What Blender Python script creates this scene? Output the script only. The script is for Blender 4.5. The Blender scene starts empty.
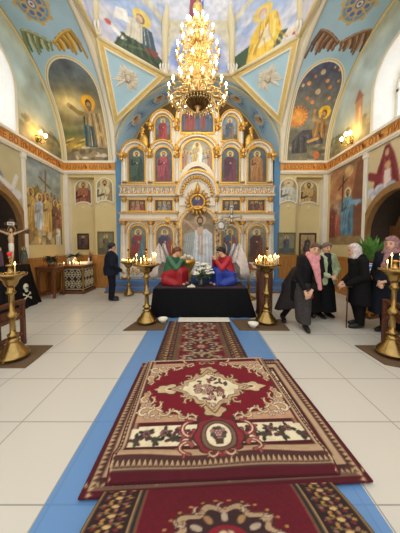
import bpy, math, random
import numpy as np
from mathutils import Vector, Matrix
from mathutils.geometry import tessellate_polygon
random.seed(7); RNG = np.random.default_rng(11)
PI = math.pi
SC = bpy.context.scene
COL = SC.collection
EYE = 1.6
# ---------------------------------------------------------------- camera
FPX = 230.0; TH = math.radians(3.0); PX0, PY0 = 199.0, 255.05
cam_d = bpy.data.cameras.new('camera'); cam = bpy.data.objects.new('camera', cam_d); COL.objects.link(cam)
cam.location = (0, 0, EYE); cam.rotation_euler = (PI/2 - TH, 0, 0)
cam_d.sensor_fit = 'AUTO'; cam_d.sensor_width = 36.0; cam_d.lens = FPX/533*36.0
cam_d.shift_x = 1.0/533; cam_d.shift_y = -(266.5-PY0)/533; cam_d.clip_start = 0.05
SC.camera = cam
CT, ST = math.cos(TH), math.sin(TH)
def ray(px, py):
    a = (px-PX0)/FPX; b = (PY0-py)/FPX
    return a, CT+ST*b, -ST+CT*b
def atY(px, py, Y):            # a point measured on a plane facing the nave
    x, y, z = ray(px, py); t = Y/y; return (x*t, Y, EYE+z*t)
def G(px, py, z=0.0):          # a point measured on the floor (or at height z)
    x, y, zz = ray(px, py); t = (z-EYE)/zz; return (x*t, y*t, z)
# ---------------------------------------------------------------- materials
def lin(c):
    return tuple(((v/255)/12.92 if v <= 10.3 else (((v/255)+.055)/1.055)**2.4) for v in c)
MATS = {}
def mat(name, rgb, rough=.6, metal=0., var=.12, scale=12., bump=.0, bscale=60., spec=.5, emit=None, es=0., coat=0., sheen=0.):
    if name in MATS: return MATS[name]
    m = bpy.data.materials.new(name); m.use_nodes = True
    nt = m.node_tree; p = nt.nodes['Principled BSDF']
    c = lin(rgb)
    p.inputs['Roughness'].default_value = rough; p.inputs['Metallic'].default_value = metal
    p.inputs['Specular IOR Level'].default_value = spec
    if coat: p.inputs['Coat Weight'].default_value = coat
    if sheen: p.inputs['Sheen Weight'].default_value = sheen
    if var > 0:
        tc = nt.nodes.new('ShaderNodeTexCoord'); n = nt.nodes.new('ShaderNodeTexNoise')
        n.inputs['Scale'].default_value = scale; n.inputs['Detail'].default_value = 5
        r = nt.nodes.new('ShaderNodeValToRGB')
        r.color_ramp.elements[0].position = .3; r.color_ramp.elements[1].position = .7
        r.color_ramp.elements[0].color = tuple(v*(1-var) for v in c)+(1,)
        r.color_ramp.elements[1].color = tuple(min(1, v*(1+var)) for v in c)+(1,)
        nt.links.new(tc.outputs['Object'], n.inputs['Vector']); nt.links.new(n.outputs['Fac'], r.inputs['Fac'])
        nt.links.new(r.outputs['Color'], p.inputs['Base Color'])
        if bump > 0:
            n2 = nt.nodes.new('ShaderNodeTexNoise'); n2.inputs['Scale'].default_value = bscale
            b = nt.nodes.new('ShaderNodeBump'); b.inputs['Strength'].default_value = bump; b.inputs['Distance'].default_value = .01
            nt.links.new(tc.outputs['Object'], n2.inputs['Vector']); nt.links.new(n2.outputs['Fac'], b.inputs['Height'])
            nt.links.new(b.outputs['Normal'], p.inputs['Normal'])
    else:
        p.inputs['Base Color'].default_value = c+(1,)
    if emit:
        p.inputs['Emission Color'].default_value = lin(emit)+(1,); p.inputs['Emission Strength'].default_value = es
    MATS[name] = m; return m
def wood(name, rgb, rough=.45, scale=3., axis=2):
    if name in MATS: return MATS[name]
    m = bpy.data.materials.new(name); m.use_nodes = True; nt = m.node_tree; p = nt.nodes['Principled BSDF']
    tc = nt.nodes.new('ShaderNodeTexCoord'); mp = nt.nodes.new('ShaderNodeMapping')
    s = [14., 14., 14.]; s[axis] = 1.2; mp.inputs['Scale'].default_value = s
    n = nt.nodes.new('ShaderNodeTexNoise'); n.inputs['Scale'].default_value = scale; n.inputs['Detail'].default_value = 6
    r = nt.nodes.new('ShaderNodeValToRGB'); c = lin(rgb)
    r.color_ramp.elements[0].position = .3; r.color_ramp.elements[1].position = .72
    r.color_ramp.elements[0].color = tuple(v*.6 for v in c)+(1,); r.color_ramp.elements[1].color = tuple(min(1, v*1.25) for v in c)+(1,)
    nt.links.new(tc.outputs['Object'], mp.inputs['Vector']); nt.links.new(mp.outputs['Vector'], n.inputs['Vector'])
    nt.links.new(n.outputs['Fac'], r.inputs['Fac']); nt.links.new(r.outputs['Color'], p.inputs['Base Color'])
    p.inputs['Roughness'].default_value = rough
    MATS[name] = m; return m
def paint(name, rough=.7, bump=.06, bscale=90, sheen=0., metal=0.):   # takes its pattern from the mesh's colour attribute
    if name in MATS: return MATS[name]
    m = bpy.data.materials.new(name); m.use_nodes = True; nt = m.node_tree; p = nt.nodes['Principled BSDF']
    a = nt.nodes.new('ShaderNodeAttribute'); a.attribute_name = 'pattern'
    tc = nt.nodes.new('ShaderNodeTexCoord'); n = nt.nodes.new('ShaderNodeTexNoise'); n.inputs['Scale'].default_value = bscale; n.inputs['Detail'].default_value = 3
    mx = nt.nodes.new('ShaderNodeMix'); mx.data_type = 'RGBA'; mx.blend_type = 'MULTIPLY'; mx.inputs[0].default_value = .22
    nt.links.new(tc.outputs['Object'], n.inputs['Vector'])
    nt.links.new(a.outputs['Color'], mx.inputs[6]); nt.links.new(n.outputs['Color'], mx.inputs[7])
    nt.links.new(a.outputs['Color'], p.inputs['Base Color'])
    b = nt.nodes.new('ShaderNodeBump'); b.inputs['Strength'].default_value = bump; b.inputs['Distance'].default_value = .004
    nt.links.new(n.outputs['Fac'], b.inputs['Height']); nt.links.new(b.outputs['Normal'], p.inputs['Normal'])
    p.inputs['Roughness'].default_value = rough; p.inputs['Metallic'].default_value = metal
    if sheen: p.inputs['Sheen Weight'].default_value = sheen
    MATS[name] = m; return m
def glow(name, rgb, s):
    if name in MATS: return MATS[name]
    m = bpy.data.materials.new(name); m.use_nodes = True; nt = m.node_tree; p = nt.nodes['Principled BSDF']
    p.inputs['Base Color'].default_value = (.8, .7, .5, 1)
    p.inputs['Emission Color'].default_value = lin(rgb)+(1,); p.inputs['Emission Strength'].default_value = s
    MATS[name] = m; return m
# ---------------------------------------------------------------- mesh building
def V3(*a): return Vector(a)
class MB:
    def __init__(s): s.v = []; s.f = []; s.m = []; s.s = []
    def add(s, vs, fs, m=0, smooth=False):
        o = len(s.v); s.v.extend([tuple(p) for p in vs])
        for q in fs: s.f.append(tuple(i+o for i in q)); s.m.append(m); s.s.append(smooth)
        return s
    def box(s, x0, x1, y0, y1, z0, z1, m=0, ch=0., rot=None, piv=(0, 0, 0)):
        x0, x1 = min(x0, x1), max(x0, x1); y0, y1 = min(y0, y1), max(y0, y1); z0, z1 = min(z0, z1), max(z0, z1)
        if ch <= 0:
            vs = [(x, y, z) for z in (z0, z1) for y in (y0, y1) for x in (x0, x1)]
            fs = [(0, 2, 3, 1), (4, 5, 7, 6), (0, 1, 5, 4), (2, 6, 7, 3), (0, 4, 6, 2), (1, 3, 7, 5)]
        else:
            ch = min(ch, (x1-x0)*.45, (y1-y0)*.45, (z1-z0)*.45)
            def ring(d, z): return [(x0+d, y0, z), (x1-d, y0, z), (x1, y0+d, z), (x1, y1-d, z), (x1-d, y1, z), (x0+d, y1, z), (x0, y1-d, z), (x0, y0+d, z)]
            def ins(z): return [(x0+ch, y0+ch, z), (x1-ch, y0+ch, z), (x1-ch, y0+ch, z), (x1-ch, y1-ch, z), (x1-ch, y1-ch, z), (x0+ch, y1-ch, z), (x0+ch, y1-ch, z), (x0+ch, y0+ch, z)]
            b = [(x0+ch, y0+ch, z0), (x1-ch, y0+ch, z0), (x1-ch, y1-ch, z0), (x0+ch, y1-ch, z0)]
            t = [(x, y, z1) for x, y, _ in b]
            r1 = ring(ch, z0+ch); r2 = ring(ch, z1-ch); vs = b+r1+r2+t
            fs = [(3, 2, 1, 0), (20, 21, 22, 23)]
            for i in range(8): fs.append((4+i, 4+(i+1) % 8, 12+(i+1) % 8, 12+i))
            for i, (a, c) in enumerate(((0, 1), (1, 2), (2, 3), (3, 0))):
                fs.append((a, c, 4+2*i+1, 4+2*i)); fs.append((12+2*i, 12+2*i+1, 20+c, 20+a))
                fs.append((c, 4+(2*i+2) % 8, 4+2*i+1)); fs.append((12+2*i+1, 12+(2*i+2) % 8, 20+c))
        if rot is not None:
            pv = Vector(piv); vs = [rot @ (Vector(p)-pv)+pv for p in vs]
        return s.add(vs, fs, m)
    def tube(s, pts, r, n=8, m=0, smooth=True, closed=False, cap=True, flat=1.0):
        P = [Vector(p) for p in pts]; N = len(P)
        R = r if isinstance(r, (list, tuple)) else [r]*N
        vs = []; u = None
        for i in range(N):
            if closed: t = P[(i+1) % N]-P[i-1]
            else: t = P[min(i+1, N-1)]-P[max(i-1, 0)]
            if t.length < 1e-9: t = Vector((0, 0, 1))
            t.normalize()
            if u is None:
                u = t.cross(Vector((0, 0, 1)))
                if u.length < .05: u = t.cross(Vector((0, 1, 0)))
            u = (u-t*u.dot(t)).normalized(); w = t.cross(u)
            for k in range(n):
                a = 2*PI*k/n; vs.append(P[i]+(u*math.cos(a)+w*math.sin(a)*flat)*R[i])
        fs = []
        for i in range(N if closed else N-1):
            j = (i+1) % N
            for k in range(n): fs.append((i*n+k, i*n+(k+1) % n, j*n+(k+1) % n, j*n+k))
        if cap and not closed: fs.append(tuple(range(n-1, -1, -1))); fs.append(tuple((N-1)*n+k for k in range(n)))
        return s.add(vs, fs, m, smooth)
    def lathe(s, prof, c=(0, 0, 0), n=20, m=0, smooth=True, a0=0., a1=2*PI, sx=1., sy=1.):
        full = abs(a1-a0-2*PI) < 1e-6; k = n if full else n+1; vs = []; fs = []
        for r, z in prof:
            for i in range(k):
                a = a0+(a1-a0)*i/n; vs.append((c[0]+max(r, 1e-4)*math.cos(a)*sx, c[1]+max(r, 1e-4)*math.sin(a)*sy, c[2]+z))
        for j in range(len(prof)-1):
            for i in range(n):
                i2 = (i+1) % k; fs.append((j*k+i, j*k+i2, (j+1)*k+i2, (j+1)*k+i))
        if full:
            fs.append(tuple(range(k-1, -1, -1))); fs.append(tuple((len(prof)-1)*k+i for i in range(k)))
        return s.add(vs, fs, m, smooth)
    def ball(s, c, r, n=10, m=0, rot=None):
        rx, ry, rz = r if isinstance(r, (list, tuple)) else (r, r, r); vs = []; fs = []
        h = max(4, n//2+1)
        vs.append((0, 0, -rz))
        for j in range(1, h):
            t = -PI/2+PI*j/h
            for i in range(n):
                a = 2*PI*i/n; vs.append((rx*math.cos(t)*math.cos(a), ry*math.cos(t)*math.sin(a), rz*math.sin(t)))
        vs.append((0, 0, rz)); top = len(vs)-1
        for i in range(n):
            fs.append((0, 1+(i+1) % n, 1+i)); fs.append((top, 1+(h-2)*n+i, 1+(h-2)*n+(i+1) % n))
        for j in range(h-2):
            for i in range(n): fs.append((1+j*n+i, 1+j*n+(i+1) % n, 1+(j+1)*n+(i+1) % n, 1+(j+1)*n+i))
        if rot is not None: vs = [rot @ Vector(p) for p in vs]
        return s.add([(p[0]+c[0], p[1]+c[1], p[2]+c[2]) for p in vs], fs, m, True)
    def prism(s, poly, y0, y1, m=0, T=None):   # polygon in (x, z) pushed from y0 to y1; T maps (x, y, z) to place
        n = len(poly); T = T or (lambda x, y, z: (x, y, z))
        vs = [T(x, y0, z) for x, z in poly]+[T(x, y1, z) for x, z in poly]
        tri = tessellate_polygon([[Vector((x, z, 0)) for x, z in poly]])
        fs = [tuple(t) for t in tri]+[tuple(i+n for i in reversed(t)) for t in tri]
        for i in range(n): j = (i+1) % n; fs.append((i, i+n, j+n, j))
        return s.add(vs, fs, m)
    def sweep_arch(s, cx, cz, r, w, y0, y1, a0=0., a1=PI, n=24, m=0, rz=None, T=None):   # flat arch band, real thickness
        rz = rz or r; T = T or (lambda x, y, z: (x, y, z)); vs = []; fs = []
        for i in range(n+1):
            a = a0+(a1-a0)*i/n; c_, s_ = math.cos(a), math.sin(a)
            for rr, zz, y in ((r, rz, y0), (r+w, rz+w, y0), (r+w, rz+w, y1), (r, rz, y1)):
                vs.append(T(cx+rr*c_, y, cz+zz*s_))
        for i in range(n):
            for k in range(4): fs.append((i*4+k, i*4+(k+1) % 4, i*4+4+(k+1) % 4, i*4+4+k))
        fs.append((3, 2, 1, 0)); fs.append((n*4, n*4+1, n*4+2, n*4+3))
        return s.add(vs, fs, m)
    def build(s, name, mats, parent=None, loc=None, rz=0., fixn=True):
        me = bpy.data.meshes.new(name); me.from_pydata(s.v, [], s.f)
        mats = mats if isinstance(mats, (list, tuple)) else [mats]
        for x in mats: me.materials.append(x)
        me.polygons.foreach_set('material_index', s.m); me.polygons.foreach_set('use_smooth', s.s)
        if fixn:
            import bmesh
            b = bmesh.new(); b.from_mesh(me); bmesh.ops.recalc_face_normals(b, faces=b.faces); b.to_mesh(me); b.free()
        me.update()
        o = bpy.data.objects.new(name, me); COL.objects.link(o)
        if parent: o.parent = parent
        if loc: o.location = loc
        if rz: o.rotation_euler = (0, 0, rz)
        return o
def tag(o, label=None, cat=None, group=None, kind=None):
    if label: o['label'] = label
    if cat: o['category'] = cat
    if group: o['group'] = group
    if kind: o['kind'] = kind
    return o
def thing(name, label, cat, loc=(0, 0, 0), rz=0., group=None):
    o = bpy.data.objects.new(name, None); o.empty_display_size = .1; COL.objects.link(o)
    o.location = loc; o.rotation_euler = (0, 0, rz); return tag(o, label, cat, group)
def struct(o): o['kind'] = 'structure'; return o
KIDS = {}
def copy_tree(o, parent=None):
    c = o.copy(); COL.objects.link(c)
    if parent: c.parent = parent
    for ch in o.children: copy_tree(ch, c)
    return c
# ---------------------------------------------------------------- painted patterns: a colour per vertex of a fine mesh
class Cv:
    def __init__(s, w, h, n, bg=(200, 200, 200), ss=2):
        s.W, s.H = float(w), float(h); s.nx = max(2, int(round(n))); s.ny = max(2, int(round(n*h/w))); s.ss = ss
        s.X, s.Y = s.nx*ss, s.ny*ss
        s.a = np.empty((s.Y, s.X, 3)); s.a[:] = bg
        xs = (np.arange(s.X)+.5)/s.X*s.W; ys = (np.arange(s.Y)+.5)/s.Y*s.H
        s.x, s.y = np.meshgrid(xs, ys)
    def bb(s, x0, x1, y0, y1):
        i0 = max(0, int(x0/s.W*s.X)-1); i1 = min(s.X, int(x1/s.W*s.X)+2); j0 = max(0, int(y0/s.H*s.Y)-1); j1 = min(s.Y, int(y1/s.H*s.Y)+2)
        return (slice(j0, max(j0, j1)), slice(i0, max(i0, i1)))
    def put(s, sl, msk, c, al=1.):
        a = s.a[sl]
        if al >= 1: a[msk] = c
        else: a[msk] = a[msk]*(1-al)+np.array(c)*al
        return s
    def ell(s, x, y, rx, ry=None, c=(0, 0, 0), rot=0., al=1., inner=0.):
        ry = ry or rx; R = max(rx, ry); sl = s.bb(x-R, x+R, y-R, y+R); dx = s.x[sl]-x; dy = s.y[sl]-y
        if rot: cs, sn = math.cos(rot), math.sin(rot); dx, dy = dx*cs+dy*sn, -dx*sn+dy*cs
        q = (dx/rx)**2+(dy/ry)**2; k = q <= 1
        if inner: k &= q >= inner*inner
        return s.put(sl, k, c, al)
    def soft(s, x, y, rx, ry, c, al=1.):
        q = ((s.x-x)/rx)**2+((s.y-y)/ry)**2; w = (np.exp(-q*1.5)*al)[..., None]
        s.a = s.a*(1-w)+np.array(c)*w; return s
    def poly(s, pts, c, al=1.):
        P = np.array(pts, float); sl = s.bb(P[:, 0].min(), P[:, 0].max(), P[:, 1].min(), P[:, 1].max())
        x, y = s.x[sl], s.y[sl]; k = np.zeros(x.shape, bool); n = len(P)
        for i in range(n):
            x1, y1 = P[i]; x2, y2 = P[(i+1) % n]
            if y1 == y2: continue
            t = (y1 > y) != (y2 > y); k ^= t & (x < (x2-x1)*(y-y1)/(y2-y1)+x1)
        return s.put(sl, k, c, al)
    def line(s, pts, w, c, al=1.):
        for (x1, y1), (x2, y2) in zip(pts[:-1], pts[1:]):
            sl = s.bb(min(x1, x2)-w, max(x1, x2)+w, min(y1, y2)-w, max(y1, y2)+w); x, y = s.x[sl], s.y[sl]
            dx, dy = x2-x1, y2-y1; L = dx*dx+dy*dy or 1e-9
            t = np.clip(((x-x1)*dx+(y-y1)*dy)/L, 0, 1)
            s.put(sl, (x-x1-t*dx)**2+(y-y1-t*dy)**2 <= (w/2)**2, c, al)
        return s
    def rect(s, x0, x1, y0, y1, c, al=1.):
        sl = s.bb(x0, x1, y0, y1); x, y = s.x[sl], s.y[sl]
        return s.put(sl, (x >= x0) & (x <= x1) & (y >= y0) & (y <= y1), c, al)
    def where(s, k, c, al=1.): return s.put((slice(None), slice(None)), k, c, al)
    def grad(s, stops):
        t = s.y/s.H; p = [q[0] for q in stops]
        for i in range(3): s.a[..., i] = np.interp(t, p, [q[1][i] for q in stops])
        return s
    def noise(s, cells, seed=0, octv=3):
        r = np.random.default_rng(seed); out = np.zeros(s.x.shape); amp = 1.; tot = 0
        for o in range(octv):
            nx = max(2, int(cells*2**o)); ny = max(2, int(cells*2**o*s.H/s.W)+1); g = r.random((ny+2, nx+2))
            fx = s.x/s.W*nx; fy = s.y/s.H*ny; ix = np.minimum(fx.astype(int), nx); iy = np.minimum(fy.astype(int), ny)
            tx = fx-ix; ty = fy-iy; tx = tx*tx*(3-2*tx); ty = ty*ty*(3-2*ty)
            out += amp*((g[iy, ix]*(1-tx)+g[iy, ix+1]*tx)*(1-ty)+(g[iy+1, ix]*(1-tx)+g[iy+1, ix+1]*tx)*ty); tot += amp; amp *= .55
        return out/tot
    def mottle(s, cells, amt, seed=0, octv=3):
        n = s.noise(cells, seed, octv); s.a = s.a*(1+(n[..., None]-.5)*2*amt); return s
    def cloud(s, cells, lo, hi, c, seed=0, al=1.):
        w = np.clip((s.noise(cells, seed, 4)-lo)/(hi-lo), 0, 1)[..., None]*al; s.a = s.a*(1-w)+np.array(c)*w; return s
    def colors(s):
        a = np.clip(s.a, 0, 255).reshape(s.ny, s.ss, s.nx, s.ss, 3).mean((1, 3))/255
        return np.where(a <= .0404, a/12.92, ((a+.055)/1.055)**2.4)
def canvas_mesh(cv, fn, name, m, parent=None, keep=None, back=None, smooth=False, border=None):
    """fn(u, v) -> (x, y, z) arrays over the grid; back(u, v) gives a second sheet so the piece has thickness"""
    nx, ny = cv.nx, cv.ny; u, v = np.meshgrid(np.linspace(0, 1, nx), np.linspace(0, 1, ny))
    C = cv.colors().reshape(-1, 3)
    P = np.stack([np.broadcast_to(q, u.shape) for q in fn(u, v)], -1).reshape(-1, 3)
    idx = np.arange(nx*ny).reshape(ny, nx)
    F = np.stack([idx[:-1, :-1], idx[:-1, 1:], idx[1:, 1:], idx[1:, :-1]], -1).reshape(-1, 4)
    if keep is not None:
        k = keep(u, v).reshape(-1); F = F[k[F].all(1)]
        used = np.unique(F); re = -np.ones(nx*ny, int); re[used] = np.arange(len(used)); F = re[F]; P = P[used]; C = C[used]
    if back is not None:
        B = np.stack([np.broadcast_to(q, u.shape) for q in back(u, v)], -1).reshape(-1, 3)
        rim = np.concatenate([idx[0, :], idx[1:, -1], idx[-1, -2::-1], idx[-2:0:-1, 0]]); n0 = len(P); k = len(rim)
        P = np.concatenate([P, B[rim]]); C = np.concatenate([C, np.tile(np.array(lin(border)), (k, 1)) if border else C[rim]])
        j = np.arange(k); F = np.concatenate([F, np.stack([rim, n0+j, n0+(j+1) % k, np.roll(rim, -1)], -1)])
    me = bpy.data.meshes.new(name); me.from_pydata(P.tolist(), [], F.tolist()); me.materials.append(m)
    at = me.color_attributes.new('pattern', 'FLOAT_COLOR', 'POINT')
    at.data.foreach_set('color', np.concatenate([C, np.ones((len(C), 1))], 1).astype(np.float32).reshape(-1))
    if smooth: me.polygons.foreach_set('use_smooth', [True]*len(F))
    me.update(); o = bpy.data.objects.new(name, me); COL.objects.link(o)
    if parent: o.parent = parent
    return o
# painted people for the icons and murals (x, y = feet centre, h = height, in canvas units)
def saint(cv, x, y, h, robe, cloak=None, halo=(226, 186, 84), skin=(196, 150, 112), hair=(84, 56, 36), lean=0., wide=1., halo_r=.115, seated=False, arm=None, beard=True):
    w = h*.17*wide; d = [max(0, v*.62) for v in robe]; hi = [min(255, v*1.25+8) for v in robe]
    X = lambda dx, t: x+dx+lean*h*t
    if halo is not None: cv.ell(X(0, 1), y+h*.9, h*halo_r, h*halo_r, halo)
    cv.poly([(X(-w*1.05, 0), y), (X(w*1.05, 0), y), (X(w*1.0, .5), y+h*.5), (X(w*.95, .75), y+h*.72), (X(w*.45, .82), y+h*.82), (X(-w*.45, .82), y+h*.82), (X(-w*.95, .75), y+h*.72), (X(-w*1.0, .5), y+h*.5)], robe)
    for k in range(5):
        fx = (-.8+.4*k)*w; cv.line([(X(fx*1.1, 0), y+h*.02), (X(fx*.7, .6), y+h*.6)], h*.018, d if k % 2 else hi, .7)
    if cloak is not None:
        cd = [v*.6 for v in cloak]
        cv.poly([(X(-w*1.1, .05), y+h*.1), (X(-w*.1, .15), y+h*.2), (X(w*.6, .7), y+h*.7), (X(w*.5, .8), y+h*.8), (X(-w*.5, .82), y+h*.82), (X(-w*1.1, .7), y+h*.7)], cloak)
        cv.line([(X(-w*.8, .1), y+h*.15), (X(-w*.3, .7), y+h*.72)], h*.02, cd, .8); cv.line([(X(-w*.4, .15), y+h*.2), (X(w*.1, .7), y+h*.7)], h*.02, cd, .8)
    cv.line([(X(-w*.8, .7), y+h*.7), (X(-w*.9, .55), y+h*.54), (X(-w*.1, .58), y+h*.6)], h*.055, d); cv.line([(X(w*.8, .7), y+h*.7), (X(w*.9, .55), y+h*.55), (X(w*.1, .56), y+h*.58)], h*.055, robe)
    cv.ell(X(w*.05, .6), y+h*.6, h*.028, h*.028, skin)
    if arm: cv.line([(X(0, .75), y+h*.72), (x+arm[0]*h, y+arm[1]*h)], h*.06, robe); cv.ell(x+arm[0]*h, y+arm[1]*h, h*.035, h*.035, skin)
    cv.rect(X(-h*.022, .85), X(h*.022, .85), y+h*.8, y+h*.86, skin)
    cv.ell(X(0, .92), y+h*.905, h*.056, h*.072, hair); cv.ell(X(0, .9), y+h*.892, h*.04, h*.055, skin)
    if beard: cv.ell(X(0, .85), y+h*.848, h*.032, h*.034, hair)
    cv.ell(X(-h*.016, .9), y+h*.9, h*.009, h*.007, (40, 28, 20)); cv.ell(X(h*.016, .9), y+h*.9, h*.009, h*.007, (40, 28, 20))
    return cv
# ---------------------------------------------------------------- smooth bodies: blended tapered limbs turned into one surface
def iso(prims, h=.012, clip=None):
    """prims: ('c', a, b, ra, rb, k) tapered limb | ('e', c, (rx, ry, rz), k[, rotz]) ellipsoid"""
    lo = np.array([1e9]*3); hi = -lo
    for p in prims:
        if p[0] == 'c': pts = [(np.array(p[1]), p[3]), (np.array(p[2]), p[4])]
        else: pts = [(np.array(p[1]), max(p[2]))]
        for c, r in pts: lo = np.minimum(lo, c-r); hi = np.maximum(hi, c+r)
    lo = lo-.05; hi = hi+.05; n = np.ceil((hi-lo)/h).astype(int)+1
    F = np.full(n, 1.0, np.float32)
    ax = [lo[i]+h*np.arange(n[i]) for i in range(3)]
    for p in prims:
        if p[0] == 'c':
            a, b = np.array(p[1], float), np.array(p[2], float); ra, rb, k = p[3], p[4], p[5]; r = max(ra, rb)
            l, u = np.minimum(a, b)-r, np.maximum(a, b)+r
        else:
            c = np.array(p[1], float); R = np.array(p[2], float); k = p[3]; rm = R.max(); l, u = c-rm, c+rm
        mg = k+.03; i0 = np.maximum(0, ((l-mg-lo)/h).astype(int)); i1 = np.minimum(n, ((u+mg-lo)/h).astype(int)+2)
        x = ax[0][i0[0]:i1[0], None, None]; y = ax[1][None, i0[1]:i1[1], None]; z = ax[2][None, None, i0[2]:i1[2]]
        if p[0] == 'c':
            d = b-a; L = float(d @ d) or 1e-9
            t = np.clip(((x-a[0])*d[0]+(y-a[1])*d[1]+(z-a[2])*d[2])/L, 0, 1)
            D = np.sqrt((x-a[0]-t*d[0])**2+(y-a[1]-t*d[1])**2+(z-a[2]-t*d[2])**2)-(ra+(rb-ra)*t)
        else:
            X, Y = x-c[0], y-c[1]
            if len(p) > 4: cs, sn = math.cos(p[4]), math.sin(p[4]); X, Y = X*cs+Y*sn, -X*sn+Y*cs
            q = np.sqrt((X/R[0])**2+(Y/R[1])**2+((z-c[2])/R[2])**2); g = np.sqrt((X/R[0]**2)**2+(Y/R[1]**2)**2+((z-c[2])/R[2]**2)**2)+1e-6
            D = q*(q-1)/g
        S = F[i0[0]:i1[0], i0[1]:i1[1], i0[2]:i1[2]]
        if k > 0:
            hh = np.clip(.5+.5*(D-S)/k, 0, 1); S[...] = D*(1-hh)+S*hh-k*hh*(1-hh)
        else: np.minimum(S, D, out=S)
    if clip: F = np.maximum(F, clip(ax[0][:, None, None], ax[1][None, :, None], ax[2][None, None, :]).astype(np.float32))
    F[0] = F[-1] = 1; F[:, 0] = F[:, -1] = 1; F[:, :, 0] = F[:, :, -1] = 1
    I = F < 0; m = [v-1 for v in F.shape]; cnt = np.zeros(m, np.int8); acc = np.zeros(m+[3], np.float32); num = np.zeros(m, np.float32)
    cor = [(i, j, k) for i in (0, 1) for j in (0, 1) for k in (0, 1)]
    def sl(o): return tuple(slice(o[i], o[i]+m[i]) for i in range(3))
    for o in cor: cnt += I[sl(o)]
    for o in cor:
        for axx in range(3):
            if o[axx]: continue
            q = list(o); q[axx] = 1; A, B = F[sl(o)], F[sl(tuple(q))]; ch = (A < 0) != (B < 0)
            t = np.where(ch, A/np.where(ch, A-B, 1), 0)
            for c in range(3): acc[..., c] += np.where(ch, o[c]+(t if c == axx else 0), 0)
            num += ch
    act = (cnt > 0) & (cnt < 8); ids = -np.ones(m, int); ids[act] = np.arange(act.sum())
    cell = np.argwhere(act); P = (cell+acc[act]/num[act][:, None])*h+lo
    fs = []
    for axx in range(3):
        a1, a2 = (axx+1) % 3, (axx+2) % 3
        A = np.moveaxis(I, axx, 0); ch = A[:-1] != A[1:]; dirn = A[:-1]
        e = np.argwhere(ch); 
        dd = dirn[ch]
        full = np.zeros((len(e), 3), int); rest = [q for q in range(3) if q != axx]
        full[:, axx] = e[:, 0]; full[:, rest[0]] = e[:, 1]; full[:, rest[1]] = e[:, 2]
        ok = (full[:, a1] > 0) & (full[:, a2] > 0) & (full[:, a1] < m[a1]) & (full[:, a2] < m[a2]); full = full[ok]; dd = dd[ok]
        def idn(o1, o2):
            q = full.copy(); q[:, a1] += o1; q[:, a2] += o2; return ids[q[:, 0], q[:, 1], q[:, 2]]
        Q = np.stack([idn(-1, -1), idn(0, -1), idn(0, 0), idn(-1, 0)], 1)
        Q[~dd] = Q[~dd][:, ::-1]; fs.append(Q)
    return P, np.concatenate(fs)
def iso_obj(name, prims, m, parent, h=.012, clip=None, smooth_it=2):
    P, F = iso(prims, h, clip)
    # light relaxation
    for _ in range(smooth_it):
        acc = np.zeros_like(P); c = np.zeros(len(P))
        for i in range(4):
            a, b = F[:, i], F[:, (i+1) % 4]
            np.add.at(acc, a, P[b]); np.add.at(c, a, 1); np.add.at(acc, b, P[a]); np.add.at(c, b, 1)
        P = P*.5+.5*acc/np.maximum(c, 1)[:, None]
    me = bpy.data.meshes.new(name); me.from_pydata(P.tolist(), [], F.tolist()); me.materials.append(m)
    me.polygons.foreach_set('use_smooth', [True]*len(F)); me.update()
    o = bpy.data.objects.new(name, me); COL.objects.link(o); o.parent = parent; return o
def vv(*a): return np.array(a, float)
def hand_prims(w, el, s, side, curl=.6, palm_dir=None):
    """a palm with four unequal bent fingers and a thumb that leaves its side; w = wrist, el = elbow, s = size"""
    w = np.array(w, float); d = w-np.array(el, float); d /= np.linalg.norm(d)
    n = np.array(palm_dir if palm_dir is not None else (0, 0, -1), float); n = n-d*(n @ d)
    if np.linalg.norm(n) < .1: n = np.array([0, 1., 0])-d*d[1]
    n /= np.linalg.norm(n); b = np.cross(d, n)*side
    P = [('c', w, w+d*.085*s, .021*s, .026*s, .012), ('c', w+d*.03*s+b*.012*s, w+d*.085*s+b*.024*s, .018*s, .015*s, .01), ('c', w+d*.03*s-b*.012*s, w+d*.085*s-b*.024*s, .018*s, .014*s, .01)]
    for i, ln in enumerate((.078, .088, .082, .062)):
        o = w+d*.085*s+b*(.028-.0185*i)*s; m1 = o+(d*math.cos(curl*.5)+n*math.sin(curl*.5))*ln*.55*s
        t = m1+(d*math.cos(curl*1.6)+n*math.sin(curl*1.6))*ln*.5*s
        P += [('c', o, m1, .0098*s, .009*s, .003), ('c', m1, t, .009*s, .0078*s, .003)]
    o = w+d*.03*s+b*.026*s; m1 = o+(d*.6+b*.75+n*.25)*.04*s; t = m1+(d*.85+b*.2+n*.45)*.034*s
    return P+[('c', o, m1, .013*s, .011*s, .006), ('c', m1, t, .011*s, .009*s, .004)]
SKIN = mat('skin', (205, 160, 132), .55, var=.06, scale=20)
DARK = mat('eye_dark', (38, 26, 22), .3, var=0)
LIP = mat('lip', (150, 84, 76), .5, var=0)
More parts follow.
